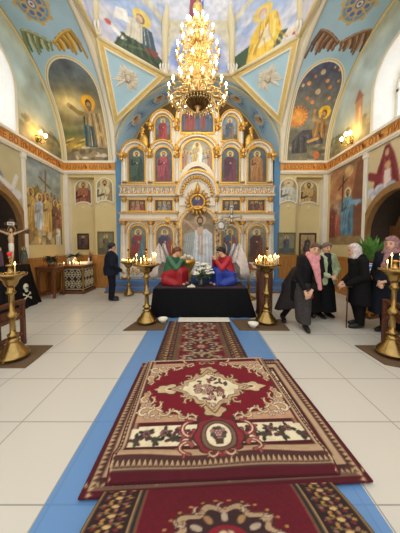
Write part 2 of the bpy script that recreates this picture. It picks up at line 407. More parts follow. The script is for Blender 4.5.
def figure(root, J, head, look=(0, 1, 0), up=(0, 0, 1), sc=1., h=.0105, skin=SKIN, feet=True, curl=.6, pd=(None, None)):
    """J: joints pelvis, chest, neck, shl, shr, ell, elr, hal, har, hil, hir, knl, knr, anl, anr, tol, tor; one continuous body"""
    j = {k: vv(*v) for k, v in J.items()}; hd = vv(*head); f = vv(*look); f /= np.linalg.norm(f); u = vv(*up); u = u-f*(u @ f); u /= np.linalg.norm(u); r = np.cross(f, u)
    at = lambda a, b, c: hd+(r*a+f*b+u*c)*sc
    P = [('c', at(0, -.012, .03), at(0, .004, .03), .083*sc, .076*sc, .02), ('c', at(0, .02, -.03), at(0, .035, -.075), .062*sc, .036*sc, .03), ('c', at(0, -.01, .0), at(0, .02, -.03), .07*sc, .062*sc, .02),
         ('c', at(0, .083, .012), at(0, .104, -.022), .009*sc, .0145*sc, .01), ('c', at(-.03, .07, .024), at(.03, .07, .024), .012*sc, .012*sc, .012), ('c', at(-.012, .075, -.06), at(.012, .075, -.06), .012*sc, .012*sc, .012),
         ('c', at(-.078, -.005, .02), at(-.074, 0, -.02), .016*sc, .011*sc, .008), ('c', at(.078, -.005, .02), at(.074, 0, -.02), .016*sc, .011*sc, .008)]
    P += [('c', at(0, -.02, -.05), j['neck'], .052*sc, .056*sc, .02), ('c', j['neck'], j['chest'], .06*sc, .12*sc, .06),
          ('c', j['shl'], j['shr'], .062*sc, .062*sc, .06), ('c', j['chest']-r*0, (j['chest']+j['pelvis'])/2, .125*sc, .112*sc, .05), ('c', (j['chest']+j['pelvis'])/2, j['pelvis'], .112*sc, .135*sc, .05)]
    for s_, sd in (('l', -1), ('r', 1)):
        P += [('c', j['sh'+s_], j['el'+s_], .053*sc, .041*sc, .03), ('c', j['el'+s_], j['ha'+s_], .04*sc, .027*sc, .015)]
        P += hand_prims(j['ha'+s_], j['el'+s_], sc, sd, curl, pd[0 if sd < 0 else 1])
        P += [('c', j['hi'+s_], j['kn'+s_], .088*sc, .058*sc, .04), ('c', j['kn'+s_], j['kn'+s_]*.6+j['an'+s_]*.4, .056*sc, .056*sc, .02), ('c', j['kn'+s_]*.6+j['an'+s_]*.4, j['an'+s_], .056*sc, .037*sc, .02),
              ('c', j['an'+s_], j['to'+s_], .04*sc, .03*sc, .015)]
    b = iso_obj('body', P, skin, root, h)
    for sd in (-1, 1):
        m = MB(); m.ball(tuple(at(sd*.03, .079, .012)), .0088*sc, 8); m.build('eye', DARK, root)
        m = MB(); m.tube([tuple(at(sd*.015, .083, .031)), tuple(at(sd*.03, .085, .036)), tuple(at(sd*.047, .074, .03))], .0042*sc, 5); m.build('eyebrow', DARK, root)
    m = MB(); m.tube([tuple(at(-.02, .083, -.046)), tuple(at(0, .09, -.047)), tuple(at(.02, .083, -.046))], [.003*sc, .006*sc, .003*sc], 6); m.build('mouth', LIP, root)
    return j, at
def shoes(root, j, sc, m, s=('l', 'r')):
    for q in s:
        a, t = j['an'+q], j['to'+q]; d = t-a; d[2] = 0; d /= np.linalg.norm(d)
        gz = min(a[2], t[2])-.035*sc
        a0 = vv(a[0], a[1], a[2]); hl = a0-d*.035*sc
        iso_obj('shoe', [('c', a0-d*.02*sc, t, .05*sc, .042*sc, .02), ('c', hl-vv(0, 0, .02*sc), t+d*.04*sc-vv(0, 0, .004), .042*sc, .036*sc, .02), ('c', a0+vv(0, 0, .03), a0, .05*sc, .05*sc, .02)], m, root, .012, clip=lambda x, y, z, g=gz: (g-z)+0*x+0*y)
def walk_joints(H=1.6, **kw):
    J = dict(pelvis=(0, 0, .54*H), chest=(0, .01, .735*H), neck=(0, 0, .845*H), shl=(-.115*H, 0, .81*H), shr=(.115*H, 0, .81*H), ell=(-.15*H, -.02, .63*H), elr=(.15*H, -.02, .63*H),
             hal=(-.09*H, .16*H, .60*H), har=(.09*H, .16*H, .60*H), hil=(-.055*H, 0, .5*H), hir=(.055*H, 0, .5*H), knl=(-.06*H, .02, .28*H), knr=(.06*H, .02, .28*H),
             anl=(-.06*H, -.01, .05*H), anr=(.06*H, -.01, .05*H), tol=(-.07*H, .12, .025*H), tor=(.07*H, .12, .025*H))
    J.update(kw); return J
def coat_prims(j, sc=1., fat=1.18, hem=.5, flare=.2, sleeves=True, dep=.9):
    P = [('c', j['neck']-vv(0, 0, .03), j['chest'], .075*sc, .135*fat*sc, .06), ('c', j['shl'], j['shr'], .075*sc, .075*sc, .05), ('c', j['chest'], j['pelvis'], .142*fat*sc, .16*fat*sc, .06)]
    if hem is not None:
        for sx in (-1, 1):
            P.append(('c', j['pelvis']+vv(sx*.05*sc, 0, .0), vv(j['pelvis'][0]+sx*flare*.55, j['pelvis'][1]*.5+(j['anl'][1]+j['anr'][1])*.25, hem-.12), .15*fat*sc, flare*.9, .06))
    if sleeves:
        for s_ in 'lr': P += [('c', j['sh'+s_], j['el'+s_], .077*sc, .066*sc, .04), ('c', j['el'+s_], j['el'+s_]*.12+j['ha'+s_]*.88, .065*sc, .05*sc, .02)]
    return P
def above(z0): return lambda x, y, z: (z0-z)+0*x+0*y
# ---------------------------------------------------------------- the building
XL, XR = -4.77, 4.53; YP = 8.2; CYM = 5.4; RA = 2.78; ZS = 4.42; SILL = 4.42
cream = mat('cream_plaster', (214, 196, 142), .75, var=.05, scale=1.5, bump=.05)
cream2 = mat('pale_cream_plaster', (222, 208, 166), .7, var=.04, scale=2)
white = mat('white_stucco', (232, 226, 210), .55, var=.04, scale=4)
jamb = mat('window_jamb_white', (246, 243, 236), .5, var=.03, scale=5)
skyb = mat('sky_blue_plaster', (170, 206, 226), .7, var=.06, scale=1.5)
blue_p = mat('blue_pier_paint', (92, 146, 190), .6, var=.06, scale=3)
gold = mat('gilding', (214, 164, 76), .34, .75, var=.25, scale=30, bump=.25, bscale=70)
goldf = mat('frieze_gold', (214, 152, 72), .5, .15, var=.16, scale=14)
goldp = mat('gold_paint_band', (212, 186, 112), .6, .1, var=.1, scale=8)
orange_t = mat('frieze_letters', (160, 92, 40), .6, var=.1, scale=20)
wains = wood('wainscot_wood', (186, 128, 62), .4, 2.5)
dwood = wood('dark_wood', (84, 48, 26), .4)
rwood = wood('red_wood', (98, 54, 32), .42)
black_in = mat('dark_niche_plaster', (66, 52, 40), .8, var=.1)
PAINT = paint('wall_painting_oil', .62)
def T_left(x, y, z): return (y, x, z)
# floor: large pale tiles, with the blue tiles of the middle aisle
def tiles(name, c1, c2, x0, y0, gr=.74):
    m = bpy.data.materials.new(name); m.use_nodes = True; nt = m.node_tree; p = nt.nodes['Principled BSDF']
    tc = nt.nodes.new('ShaderNodeTexCoord'); mp = nt.nodes.new('ShaderNodeMapping'); mp.inputs['Location'].default_value = (-x0, -y0, 0)
    b = nt.nodes.new('ShaderNodeTexBrick'); b.offset = 0; b.squash = 1
    for k, v in (('Scale', 1), ('Mortar Size', .006), ('Mortar Smooth', .3), ('Brick Width', .64), ('Row Height', .655)): b.inputs[k].default_value = v
    b.inputs['Color1'].default_value = lin(c1)+(1,); b.inputs['Color2'].default_value = lin(c2)+(1,); b.inputs['Mortar'].default_value = lin([v*gr for v in c1])+(1,)
    n = nt.nodes.new('ShaderNodeTexNoise'); n.inputs['Scale'].default_value = 2.2; n.inputs['Detail'].default_value = 6
    r = nt.nodes.new('ShaderNodeMapRange'); r.inputs[3].default_value = .22; r.inputs[4].default_value = .42
    nt.links.new(tc.outputs['Object'], mp.inputs[0]); nt.links.new(mp.outputs[0], b.inputs['Vector']); nt.links.new(b.outputs['Color'], p.inputs['Base Color'])
    nt.links.new(tc.outputs['Object'], n.inputs['Vector']); nt.links.new(n.outputs['Fac'], r.inputs[0]); nt.links.new(r.outputs[0], p.inputs['Roughness'])
    MATS[name] = m; return m
tile_l = tiles('floor_tiles_left', (214, 208, 194), (210, 204, 191), -1.586, 1.325); tile_r = tiles('floor_tiles_right', (214, 208, 194), (210, 204, 191), 1.727, 1.325); tile_b = tiles('floor_tiles_blue', (104, 146, 194), (102, 143, 190), -.91, 1.325, .93)
m = MB(); m.box(-5.4, .07, -2, 9.6, -.2, 0, 0); m.box(.07, 5.2, -2, 9.6, -.2, 0, 1)
floor = struct(m.build('floor', [tile_l, tile_r]))
m = MB(); m.box(-.943, 1.075, -2, 7.3, -.01, .0015)
tag(m.build('blue_tile_strip', tile_b, floor), 'strip of blue tiles down the middle of the pale floor')
# side walls with a window, a door niche and a lunette above the frieze
WIN = {-1: (5.28, .84, 5.55, 4.47), 1: (5.26, .87, 5.42, 4.47)}     # centre y, half width, spring height, sill
DOOR = {-1: (5.25, .98, 1.95), 1: (5.25, 1.0, 1.85)}
def arch_pts(cy, hw, zs, z0, n=18, rz=None):
    rz = rz or hw
    return [(cy-hw, z0)]+[(cy-hw*math.cos(PI*i/n), zs+rz*math.sin(PI*i/n)) for i in range(n+1)]+[(cy+hw, z0)]
def lun(n=40, r=RA+.02): return [(CYM+r*math.cos(PI*i/n), ZS+r*math.sin(PI*i/n)) for i in range(n+1)]
WALLS = {}
for sd, X, nm in ((-1, XL, 'left'), (1, XR, 'right')):
    wy, ww, wz, w0 = WIN[sd]; dy, dw, dz = DOOR[sd]
    outer = [(-1.5, 0), (dy-dw, 0)]+arch_pts(dy, dw, dz, 0)[1:-1]+[(dy+dw, 0), (YP+.2, 0), (YP+.2, ZS)]+lun()[0:]+[(-1.5, ZS)]
    hole = arch_pts(wy, ww, wz, w0)
    loops = [[Vector((y, z, 0)) for y, z in outer], [Vector((y, z, 0)) for y, z in hole]]
    tri = tessellate_polygon(loops); pts = outer+hole
    m = MB(); m.add([(X, y, z) for y, z in pts], tri)
    n = len(hole)                                   # the window reveal, splayed outwards
    rv = [(X, y, z) for y, z in hole]+[(X+sd*.5, wy+(y-wy)*.86, wz+(z-wz)*.86 if z > wz else z) for y, z in hole]
    m.add(rv, [(i, (i+1) % n, n+(i+1) % n, n+i) for i in range(n)], 1)
    dh = arch_pts(dy, dw, dz, 0); n = len(dh)       # the deep door niche
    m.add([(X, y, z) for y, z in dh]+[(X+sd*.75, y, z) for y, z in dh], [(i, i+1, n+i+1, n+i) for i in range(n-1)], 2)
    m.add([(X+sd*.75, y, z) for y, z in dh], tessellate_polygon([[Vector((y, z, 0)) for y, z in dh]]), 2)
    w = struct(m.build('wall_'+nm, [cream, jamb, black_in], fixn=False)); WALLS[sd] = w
    # window: frame, mullions, frosted pane
    T = lambda x, y, z, X=X, sd=sd: (X+sd*y, x, z)
    win = thing('window_%d' % (1 if sd < 0 else 2), 'tall arched window with pale panes in the upper %s wall' % nm, 'window'); struct(win)
    m = MB(); hw2 = ww*.86
    m.sweep_arch(wy, wz, hw2-.07, .08, .44, .5, T=T); 
    for y in (wy-hw2+.03, wy+hw2-.03): m.box(X+sd*.44, X+sd*.5, y-.04, y+.04, w0, wz)
    m.box(X+sd*.44, X+sd*.5, wy-.03, wy+.03, w0, wz+hw2*.9); m.box(X+sd*.44, X+sd*.5, wy-hw2, wy+hw2, w0, w0+.08); m.box(X+sd*.44, X+sd*.5, wy-hw2, wy+hw2, wz-.03, wz+.03)
    m.build('window_frame', white, win)
    gl = bpy.data.materials.get('frosted_pane')
    if not gl:
        gl = bpy.data.materials.new('frosted_pane'); gl.use_nodes = True; nt = gl.node_tree; nt.nodes.remove(nt.nodes['Principled BSDF'])
        t = nt.nodes.new('ShaderNodeBsdfTranslucent'); t.inputs[0].default_value = (.93, .95, .97, 1); tr = nt.nodes.new('ShaderNodeBsdfTransparent'); tr.inputs[0].default_value = (.96, .98, 1, 1)
        mx = nt.nodes.new('ShaderNodeMixShader'); tc = nt.nodes.new('ShaderNodeTexCoord'); vo = nt.nodes.new('ShaderNodeTexVoronoi'); vo.inputs['Scale'].default_value = 9
        mr = nt.nodes.new('ShaderNodeMapRange'); mr.inputs[2].default_value = .5; mr.inputs[3].default_value = .25; mr.inputs[4].default_value = .85
        nt.links.new(tc.outputs['Object'], vo.inputs['Vector']); nt.links.new(vo.outputs['Distance'], mr.inputs[0]); nt.links.new(mr.outputs[0], mx.inputs[0])
        nt.links.new(t.outputs[0], mx.inputs[1]); nt.links.new(tr.outputs[0], mx.inputs[2]); nt.links.new(mx.outputs[0], nt.nodes['Material Output'].inputs[0])
    m = MB(); m.prism(arch_pts(wy, hw2, wz, w0, rz=hw2), .465, .473, T=T); m.build('pane', gl, win)
    # white hood moulding round the reveal
    m = MB(); m.sweep_arch(wy, wz, ww, .09, -.03, .02, T=T)
    for s2 in (-1, 1): m.box(X-sd*.03, X+sd*.02, wy+s2*ww, wy+s2*(ww+.09), w0, wz)
    struct(m.build('trim_%d' % (1 if sd < 0 else 2), white))
    # door niche: carved arch and panelled kiot inside
    d = thing('door_%d' % (1 if sd < 0 else 2), 'dark arched doorway niche in the %s wall' % nm, 'doorway'); struct(d)
    m = MB(); m.sweep_arch(dy, dz, dw-.02, .16, -.05, .1, T=T, n=28)
    for s2 in (-1, 1): m.box(X-sd*.05, X+sd*.1, dy+s2*(dw-.02), dy+s2*(dw+.14), 0, dz)
    m.build('arch_casing', mat('tan_arch_casing', (150, 112, 66), .55, var=.15, scale=8), d)
    m = MB(); m.box(X+sd*.6, X+sd*.74, dy-dw+.03, dy+dw-.03, 0, dz+.2)
    for k in (-1, 1):
        m.box(X+sd*.52, X+sd*.62, dy+k*.62-.06, dy+k*.62+.06, 0, dz+.25, 0); m.box(X+sd*.54, X+sd*.6, dy+k*.3-.2, dy+k*.3+.2, .15, dz-.2, 0, .02)
    m.sweep_arch(dy, dz+.05, .5, .16, .5, .62, T=T); m.sweep_arch(dy, dz+.05, .28, .07, .5, .6, T=T)
    m.build('carved_panel', wood('niche_wood', (112, 74, 40), .4) if sd > 0 else wood('niche_wood_dark', (58, 36, 24), .45), d)
# wainscot on the side walls
for sd, X, nm in ((-1, XL, 'left'), (1, XR, 'right')):
    dy, dw, _ = DOOR[sd]; m = MB()
    for y0, y1 in ((dy+dw+.15, YP+.18), (-1.5, dy-dw-.15)):
        m.box(X-sd*.0, X-sd*.045, y0, y1, 0, 1.12)
        k = y0
        while k < y1-.1: m.box(X-sd*.04, X-sd*.055, k+.01, min(y1, k+.13), .12, 1.05, 0, .008); k += .14
        m.box(X, X-sd*.07, y0, y1, 1.1, 1.17); m.box(X, X-sd*.07, y0, y1, 0, .1)
    struct(m.build('baseboard_'+nm, wains))
# piers either side of the iconostasis (outer half recessed), then the arch wall between them
XI = {-1: -2.92, 1: 2.84}; XS = {-1: -3.68, 1: 3.42}
m = MB()
for sd, X in ((-1, XL), (1, XR)):
    a, b, c = sorted((X-sd*-.1, XS[sd])), sorted((XS[sd], XI[sd])), 0
    m.box(a[0], a[1], YP+.2, YP+.5, 0, 4.5, 0); m.box(a[0], a[1], YP, YP+.25, 3.9, 4.5, 0)
    m.box(b[0], b[1], YP, YP+.5, 0, 4.5, 0)
    m.box(XI[sd]-sd*.0, XI[sd]-sd*.22, YP-.02, YP+.55, 0, 4.6, 1)                    # the blue pier edge
    m.box(X-sd*.16, X, YP-.02, YP+.21, 0, 4.1, 2)                                    # white corner pilaster
    m.box(sorted((X-sd*.05, X-sd*.12))[0], sorted((X-sd*.05, X-sd*.12))[1], YP-.03, YP, 1.1, 4.1, 2)
pier = struct(m.build('wall_back', [cream, blue_p, white]))
m = MB()
for sd, X in ((-1, XL), (1, XR)):
    for x0, x1, y in ((X, XS[sd], YP+.2), (XS[sd], XI[sd], YP)):
        x0, x1 = sorted((x0, x1)); m.box(x0, x1, y-.05, y+.01, 0, 1.12); k = x0
        while k < x1-.05: m.box(k+.008, min(x1, k+.12), y-.06, y-.045, .12, 1.06, 0, .006); k += .13
        m.box(x0, x1, y-.07, y+.01, 1.1, 1.17); m.box(x0, x1, y-.07, y+.01, 0, .1)
    x0, x1 = sorted((XS[sd], XS[sd]-sd*-.0+sd*.05)); m.box(x0, x1, YP-.05, YP+.2, 0, 1.17)
struct(m.build('baseboard_back', wains))
# the gold lettered frieze with white mouldings
def text_mesh(s, size, m, parent, place, wmax=None):
    cu = bpy.data.curves.new('lettering', 'FONT'); cu.body = s; cu.size = size; cu.extrude = .004; cu.offset = .003; cu.resolution_u = 2
    o = bpy.data.objects.new('lettering', cu); COL.objects.link(o); bpy.context.view_layer.update()
    me = bpy.data.meshes.new_from_object(o.evaluated_get(bpy.context.evaluated_depsgraph_get())); COL.objects.unlink(o); bpy.data.objects.remove(o)
    me.name = 'lettering'; xs = [v.co.x for v in me.vertices]; w = max(xs)-min(xs); x0 = min(xs); k = (wmax/w) if wmax else 1
    for v in me.vertices: v.co = Vector(place((v.co.x-x0)*k, v.co.y, v.co.z))
    me.materials.clear(); me.materials.append(m); q = bpy.data.objects.new('lettering', me); COL.objects.link(q); q.parent = parent; return q
FZ0, FZ1 = 4.11, 4.37
def frieze(nm, boxf, label, txt, place, wmax):
    root = struct(thing(nm, label, 'frieze'))
    m = MB(); boxf(m, .05, FZ0, FZ1); m.build('gilt_band', goldf, root)
    m = MB(); boxf(m, .09, FZ1, FZ1+.05); boxf(m, .07, FZ1+.05, FZ1+.08); boxf(m, .09, FZ0-.06, FZ0); boxf(m, .07, FZ0-.1, FZ0-.06); m.build('moulding', white, root)
    text_mesh(txt, .235, orange_t, root, place, wmax)
frieze('trim_3', lambda m, d, a, b: m.box(XL, XL+d, -1.5, YP, a, b), 'gold lettered frieze along the left wall', 'И МЫ ВСИ СЪ НИМЪ СЛАВИМЪ ИМЯ ГОСПОДНЕ ВО ВѢКИ И КРЕСТЪ', lambda x, y, z: (XL+.051+z, .4+x, FZ0+.05+y), 7.6)
frieze('trim_4', lambda m, d, a, b: m.box(XR-d, XR, -1.5, YP, a, b), 'gold lettered frieze along the right wall', 'И ДА БѢЖАТЪ ОТЪ ЛИЦА ЕГО НЕНАВИДЯЩЕ СКАЖЕТЪ И БОГА', lambda x, y, z: (XR-.051-z, YP-.2-x, FZ0+.05+y), 7.6)
frieze('trim_5', lambda m, d, a, b: m.box(XL, XI[-1]-.0, YP-d, YP+.01, a, b), 'gold lettered frieze on the back pier left of the icon screen', 'ИЗ ХРАМЪ КИИ НАШЪ', lambda x, y, z: (XL+.14+x, YP-.051-z, FZ0+.05+y), 1.6)
frieze('trim_6', lambda m, d, a, b: m.box(XI[1], XR, YP-d, YP+.01, a, b), 'gold lettered frieze on the back pier right of the icon screen', 'ДА ВОСКРЕСЕТЪ БОГЪ', lambda x, y, z: (XI[1]+.1+x, YP-.051-z, FZ0+.05+y), 1.5)
# pilaster strips on the side walls between the big murals
for sd, X, k in ((-1, XL, 7), (1, XR, 8)):
    m = MB(); m.box(X, X-sd*.06, 6.26, 6.38, 1.17, FZ0-.1, 0, .01); m.box(X, X-sd*.08, 6.24, 6.4, FZ0-.24, FZ0-.1, 0, .01); struct(m.build('trim_%d' % k, white))
# side arch soffits (barrel vaults) with their painting
XA = {-1: -2.97, 1: 2.9}
def soffit(sd):
    X = XL if sd < 0 else XR; xi = XA[sd]; W = abs(X-xi)*100; L = PI/2*RA*1.12*100      # centimetres along the curve
    cv = Cv(W, L, 110, (168, 204, 228)); cv.mottle(3, .06, 5)
    cv.rect(0, W*.035, 0, L, (222, 206, 160)); cv.rect(W*.035, W*.05, 0, L, (170, 160, 130)); cv.rect(W*.965, W, 0, L, (226, 220, 200)); cv.rect(W*.95, W*.965, 0, L, (178, 170, 140))
    pw0, pw1 = W*.1, W*.89; pc = (pw0+pw1)/2; ph = (pw1-pw0)/2; pt = 208      # arched picture: straight to pt then round
    def inside(g): return ((cv.x > pw0-g) & (cv.x < pw1+g) & (cv.y > 6-g) & (cv.y < pt)) | (((cv.x-pc)/(ph+g))**2+((cv.y-pt)/(ph*1.15+g))**2 < 1) & (cv.y >= pt)
    cv.where(inside(9), (228, 220, 188)); cv.where(inside(6), (186, 164, 110)); cv.where(inside(4), (232, 226, 204)); k = inside(0)
    pic = Cv(W, L, 110)
    if sd < 0:
        pic.grad([(0, (140, 128, 96)), (.12, (120, 104, 62)), (.25, (104, 94, 60)), (.4, (92, 104, 112)), (.6, (140, 148, 140)), (.8, (74, 72, 78)), (1, (60, 60, 66))])
        pic.cloud(2.2, .45, .75, (60, 62, 70), 3); pic.cloud(5, .55, .8, (62, 66, 76), 8, .5); pic.soft(W*.36, 136, 46, 30, (240, 212, 140), .95); pic.soft(W*.55, 118, 60, 24, (190, 182, 150), .6); pic.a *= 1.12
        pic.soft(W*.35, 46, 50, 16, (188, 158, 62), .9); pic.soft(W*.3, 70, 40, 12, (92, 108, 66), .9); pic.soft(W*.4, 84, 50, 9, (150, 150, 104), .7)
        for i in range(9): pic.line([(W*(.12+.05*i), 40+7*(i % 4)), (W*(.22+.05*i), 45+7*(i % 4))], 3, [(214, 190, 110), (110, 110, 64)][i % 2])
        pic.poly([(pw0, 6), (pw1, 6), (pw1, 46), (W*.7, 54), (W*.5, 40), (W*.3, 30), (pw0, 20)], (128, 116, 96)); 
        for i in range(26): pic.ell(W*(.3+.5*random.random()), 8+34*random.random(), 5+6*random.random(), 3+3*random.random(), [(196, 186, 160), (150, 136, 108), (104, 92, 70)][i % 3])
        pic.poly([(W*.48, 40), (W*.72, 38), (W*.74, 92), (W*.66, 118), (W*.52, 112), (W*.5, 80)], (52, 66, 62)); pic.poly([(W*.6, 52), (W*.74, 48), (W*.76, 108), (W*.66, 124)], (150, 128, 84))
        pic.poly([(W*.46, 66), (W*.6, 58), (W*.62, 88), (W*.5, 90)], (76, 122, 140)); pic.poly([(W*.5, 40), (W*.8, 36), (W*.8, 104), (W*.7, 124), (W*.56, 122), (W*.52, 84)], (168, 146, 104)); pic.poly([(W*.48, 40), (W*.66, 38), (W*.64, 84), (W*.5, 92)], (64, 92, 100))
        for i in range(6): pic.line([(W*(.53+.05*i), 42), (W*(.57+.035*i), 112)], 3, [(116, 98, 66), (206, 184, 136)][i % 2])
        for i in range(3): pic.line([(W*(.5+.05*i), 44), (W*(.52+.04*i), 86)], 3, [(40, 62, 70), (98, 132, 140)][i % 2])
        pic.ell(W*.63, 135, 17, 17, (232, 166, 36)); pic.ell(W*.63, 135, 13, 13, (238, 184, 52)); pic.ell(W*.63, 132, 7.5, 10, (78, 58, 44)); pic.ell(W*.63, 130, 5.5, 7.5, (196, 148, 108)); pic.ell(W*.63, 124, 5, 6, (120, 100, 84))
        pic.line([(W*.58, 110), (W*.46, 116), (W*.38, 128)], 10, (150, 128, 76)); pic.ell(W*.36, 131, 4.5, 4.5, (196, 150, 112)); pic.line([(W*.7, 70), (W*.78, 64)], 8, (196, 164, 110))
        pic.mottle(14, .18, 9)
    else:
        pic.grad([(0, (96, 98, 84)), (.15, (112, 110, 92)), (.35, (120, 120, 112)), (.5, (78, 84, 110)), (.7, (40, 46, 86)), (1, (34, 40, 80))])
        top_ = pic.a.copy(); pic.cloud(4, .5, .75, (150, 148, 136), 4, .7); pic.soft(W*.5, 120, 60, 26, (150, 150, 140), .6); f_ = np.clip((pic.y-120)/40, 0, 1)[..., None]; pic.a = pic.a*(1-f_)+top_*f_
        for (x, y, r) in [(.5, 235, 9), (.33, 210, 8), (.62, 215, 7), (.75, 240, 6), (.7, 200, 7), (.45, 260, 7), (.6, 262, 5), (.28, 245, 5), (.52, 190, 11), (.37, 175, 7), (.8, 215, 5), (.4, 225, 5), (.66, 245, 4), (.55, 282, 5), (.24, 205, 6), (.48, 165, 8), (.75, 175, 7)]:
            pic.ell(W*(1-x), y, r*.95, r*.95, (120, 100, 110), al=.5); pic.ell(W*(1-x), y, r*.66, r*.66, random.choice([(226, 160, 90), (206, 190, 150), (214, 128, 66)]))
        # the sun is nearer the inner edge (picture left)
        sx = W*.72; 
        for i in range(18):
            a = 2*PI*i/18; pic.line([(sx, 128), (sx+27*math.cos(a), 128+27*math.sin(a))], 5, (226, 140, 62))
        pic.ell(sx, 128, 22, 22, (236, 156, 72)); pic.ell(sx, 128, 15, 15, (240, 176, 92))
        pic.poly([(W*.12, 6), (W*.85, 6), (W*.8, 40), (W*.66, 62), (W*.4, 66), (W*.12, 56)], (118, 116, 100))
        for i in range(30): pic.ell(W*(.14+.68*random.random()), 8+48*random.random(), 6+5*random.random(), 3+3*random.random(), random.choice([(150, 146, 124), (96, 96, 84), (128, 120, 98)]))
        pic.poly([(W*.46, 30), (W*.74, 26), (W*.76, 60), (W*.66, 84), (W*.5, 80)], (70, 72, 76)); pic.poly([(W*.18, 56), (W*.58, 50), (W*.72, 74), (W*.6, 92), (W*.38, 96), (W*.18, 84)], (78, 80, 92))
        pic.poly([(W*.14, 72), (W*.4, 66), (W*.42, 96), (W*.34, 120), (W*.22, 126), (W*.15, 108)], (150, 116, 74))
        for i in range(6): pic.line([(W*(.2+.08*i), 58+2*i), (W*(.28+.07*i), 88-3*i)], 3, [(52, 52, 64), (106, 106, 112)][i % 2])
        for i in range(4): pic.line([(W*(.17+.06*i), 76), (W*(.22+.04*i), 116)], 3, [(112, 82, 50), (186, 150, 100)][i % 2])
        for i in range(4): pic.line([(W*(.52+.06*i), 32), (W*(.54+.05*i), 74)], 3, [(48, 48, 54), (96, 96, 98)][i % 2])
        pic.ell(W*.26, 140, 17, 17, (236, 190, 50)); pic.ell(W*.26, 137, 7.5, 10, (110, 76, 50)); pic.ell(W*.27, 135, 5.5, 8, (206, 158, 116)); pic.ell(W*.28, 128, 5, 7, (150, 120, 96))
        pic.line([(W*.3, 116), (W*.42, 120), (W*.44, 140)], 8, (190, 150, 92)); pic.ell(W*.44, 144, 4, 5, (206, 158, 116)); pic.line([(W*.3, 70), (W*.46, 62)], 8, (206, 164, 104))
        pic.ell(W*.28, 22, 9, 11, (206, 110, 60)); pic.mottle(14, .22, 9)
    # figures fill more of the picture: stretch the lower two thirds upwards and outwards about its inner foot
    ky, kx, fx = (1.34, 1.3, W*.5) if sd < 0 else (1.1, 1.12, W*.30)
    jy = np.clip((pic.y/ky+(1-1/ky)*6)/L*pic.Y, 0, pic.Y-1).astype(int); jx = np.clip((fx+(pic.x-fx)/kx)/W*pic.X, 0, pic.X-1).astype(int)
    pic.a = pic.a[jy, jx]
    cv.a[k] = pic.a[k]
    # wings under the medallion
    if sd < 0: w1, w2 = ((128, 140, 96), (196, 198, 166), (84, 112, 88)), ((176, 138, 62), (222, 186, 96), (128, 98, 48))
    else: w1, w2 = ((124, 92, 68), (184, 148, 116), (92, 68, 54)), ((112, 84, 66), (176, 136, 108), (84, 62, 50))
    wx = W*.46; wy_ = 330
    for s2, c3 in ((-1, w1), (1, w2)):
        for i in range(13):
            t = i/12; bx = wx+s2*(6+56*t); by = wy_-4+26*math.sin(t*1.5); tx = bx+s2*(4+13*t)*(.6+.4*math.cos(i)); ty = by-(16+44*t)*(.85+.15*math.cos(i*2.1))
            cv.line([(bx, by), ((bx+tx)/2+s2*2, (by+ty)/2+2)], 11-2*t, c3[i % 3]); cv.line([((bx+tx)/2+s2*2, (by+ty)/2+2), (tx, ty)], 7.5-1.5*t, c3[i % 3])
        cv.line([(wx+s2*(6+56*i/8), wy_-4+26*math.sin(i/8*1.5)) for i in range(9)], 7, c3[0]); cv.line([(wx+s2*(6+56*i/8), wy_-2+26*math.sin(i/8*1.5)) for i in range(9)], 3, c3[1])
    # medallion
    mx, my, k_ = W*.47, 408, .8
    for i in range(8):
        a = 2*PI*i/8; cv.ell(mx+40*k_*math.cos(a), my+40*k_*math.sin(a)*1.1, 11, 6.5, (212, 176, 104), rot=a)
    cv.ell(mx, my, 46*k_, 50*k_, (206, 178, 112)); cv.ell(mx, my, 41*k_, 45*k_, (116, 152, 186))
    for i in range(8):
        a = 2*PI*i/8+.2; cv.ell(mx+25*k_*math.cos(a), my+27*k_*math.sin(a), 8, 8, (206, 176, 112)); cv.ell(mx+25*k_*math.cos(a), my+27*k_*math.sin(a), 5.6, 5.6, (84, 118, 178)); cv.line([(mx, my), (mx+42*k_*math.cos(a+.39), my+46*k_*math.sin(a+.39))], 3, (206, 178, 112))
    cv.ell(mx, my, 15*k_, 16*k_, (206, 178, 112)); cv.ell(mx, my, 12*k_, 13*k_, (90, 110, 170)); cv.ell(mx, my, 8*k_, 9*k_, (226, 220, 200)); cv.ell(mx, my, 4*k_, 4*k_, (80, 90, 160))
    tot = L/100/RA
    def fn(u, v): a = v*tot; return X+(xi-X)*u, CYM+RA*np.cos(a), ZS+RA*np.sin(a)
    o = canvas_mesh(cv, fn, 'ceiling_vault_'+('left' if sd < 0 else 'right'), PAINT, smooth=True)
    struct(o); o['label'] = 'painted side vault with arched mural, wings and a medallion, %s' % ('left' if sd < 0 else 'right')
    # rest of the barrel, towards the nave
    m = MB(); n = 20; vs = []
    for i in range(n+1):
        a = tot+(PI-tot)*i/n
        for x in (X, xi): vs.append((x, CYM+RA*math.cos(a), ZS+RA*math.sin(a)))
    m.add(vs, [(2*i, 2*i+1, 2*i+3, 2*i+2) for i in range(n)]); m.build('vault_shell', skyb, o)
    # mouldings on both edges
    T = lambda x, y, z: (y, x, z)
    m = MB(); m.sweep_arch(CYM, ZS, RA-.06, .07, xi-.0, xi+sd*-.07, n=48, T=T); m.sweep_arch(CYM, ZS, RA-.02, .16, xi-sd*.04, xi-sd*.09, n=48, T=T); m.build('arch_moulding', white, o)
    m = MB(); m.sweep_arch(CYM, ZS, RA-.05, .05, X, X-sd*.05, n=48, T=T); m.build('arch_moulding', cream2, o)
    # lunette painting on the side wall
    wy, ww, wz, w0 = WIN[sd]; W2 = 2*RA*100; H2 = RA*100
    lv = Cv(W2, H2, 150); lx = lambda Y: (Y-CYM+RA)*100; lz = lambda Z: (Z-ZS)*100
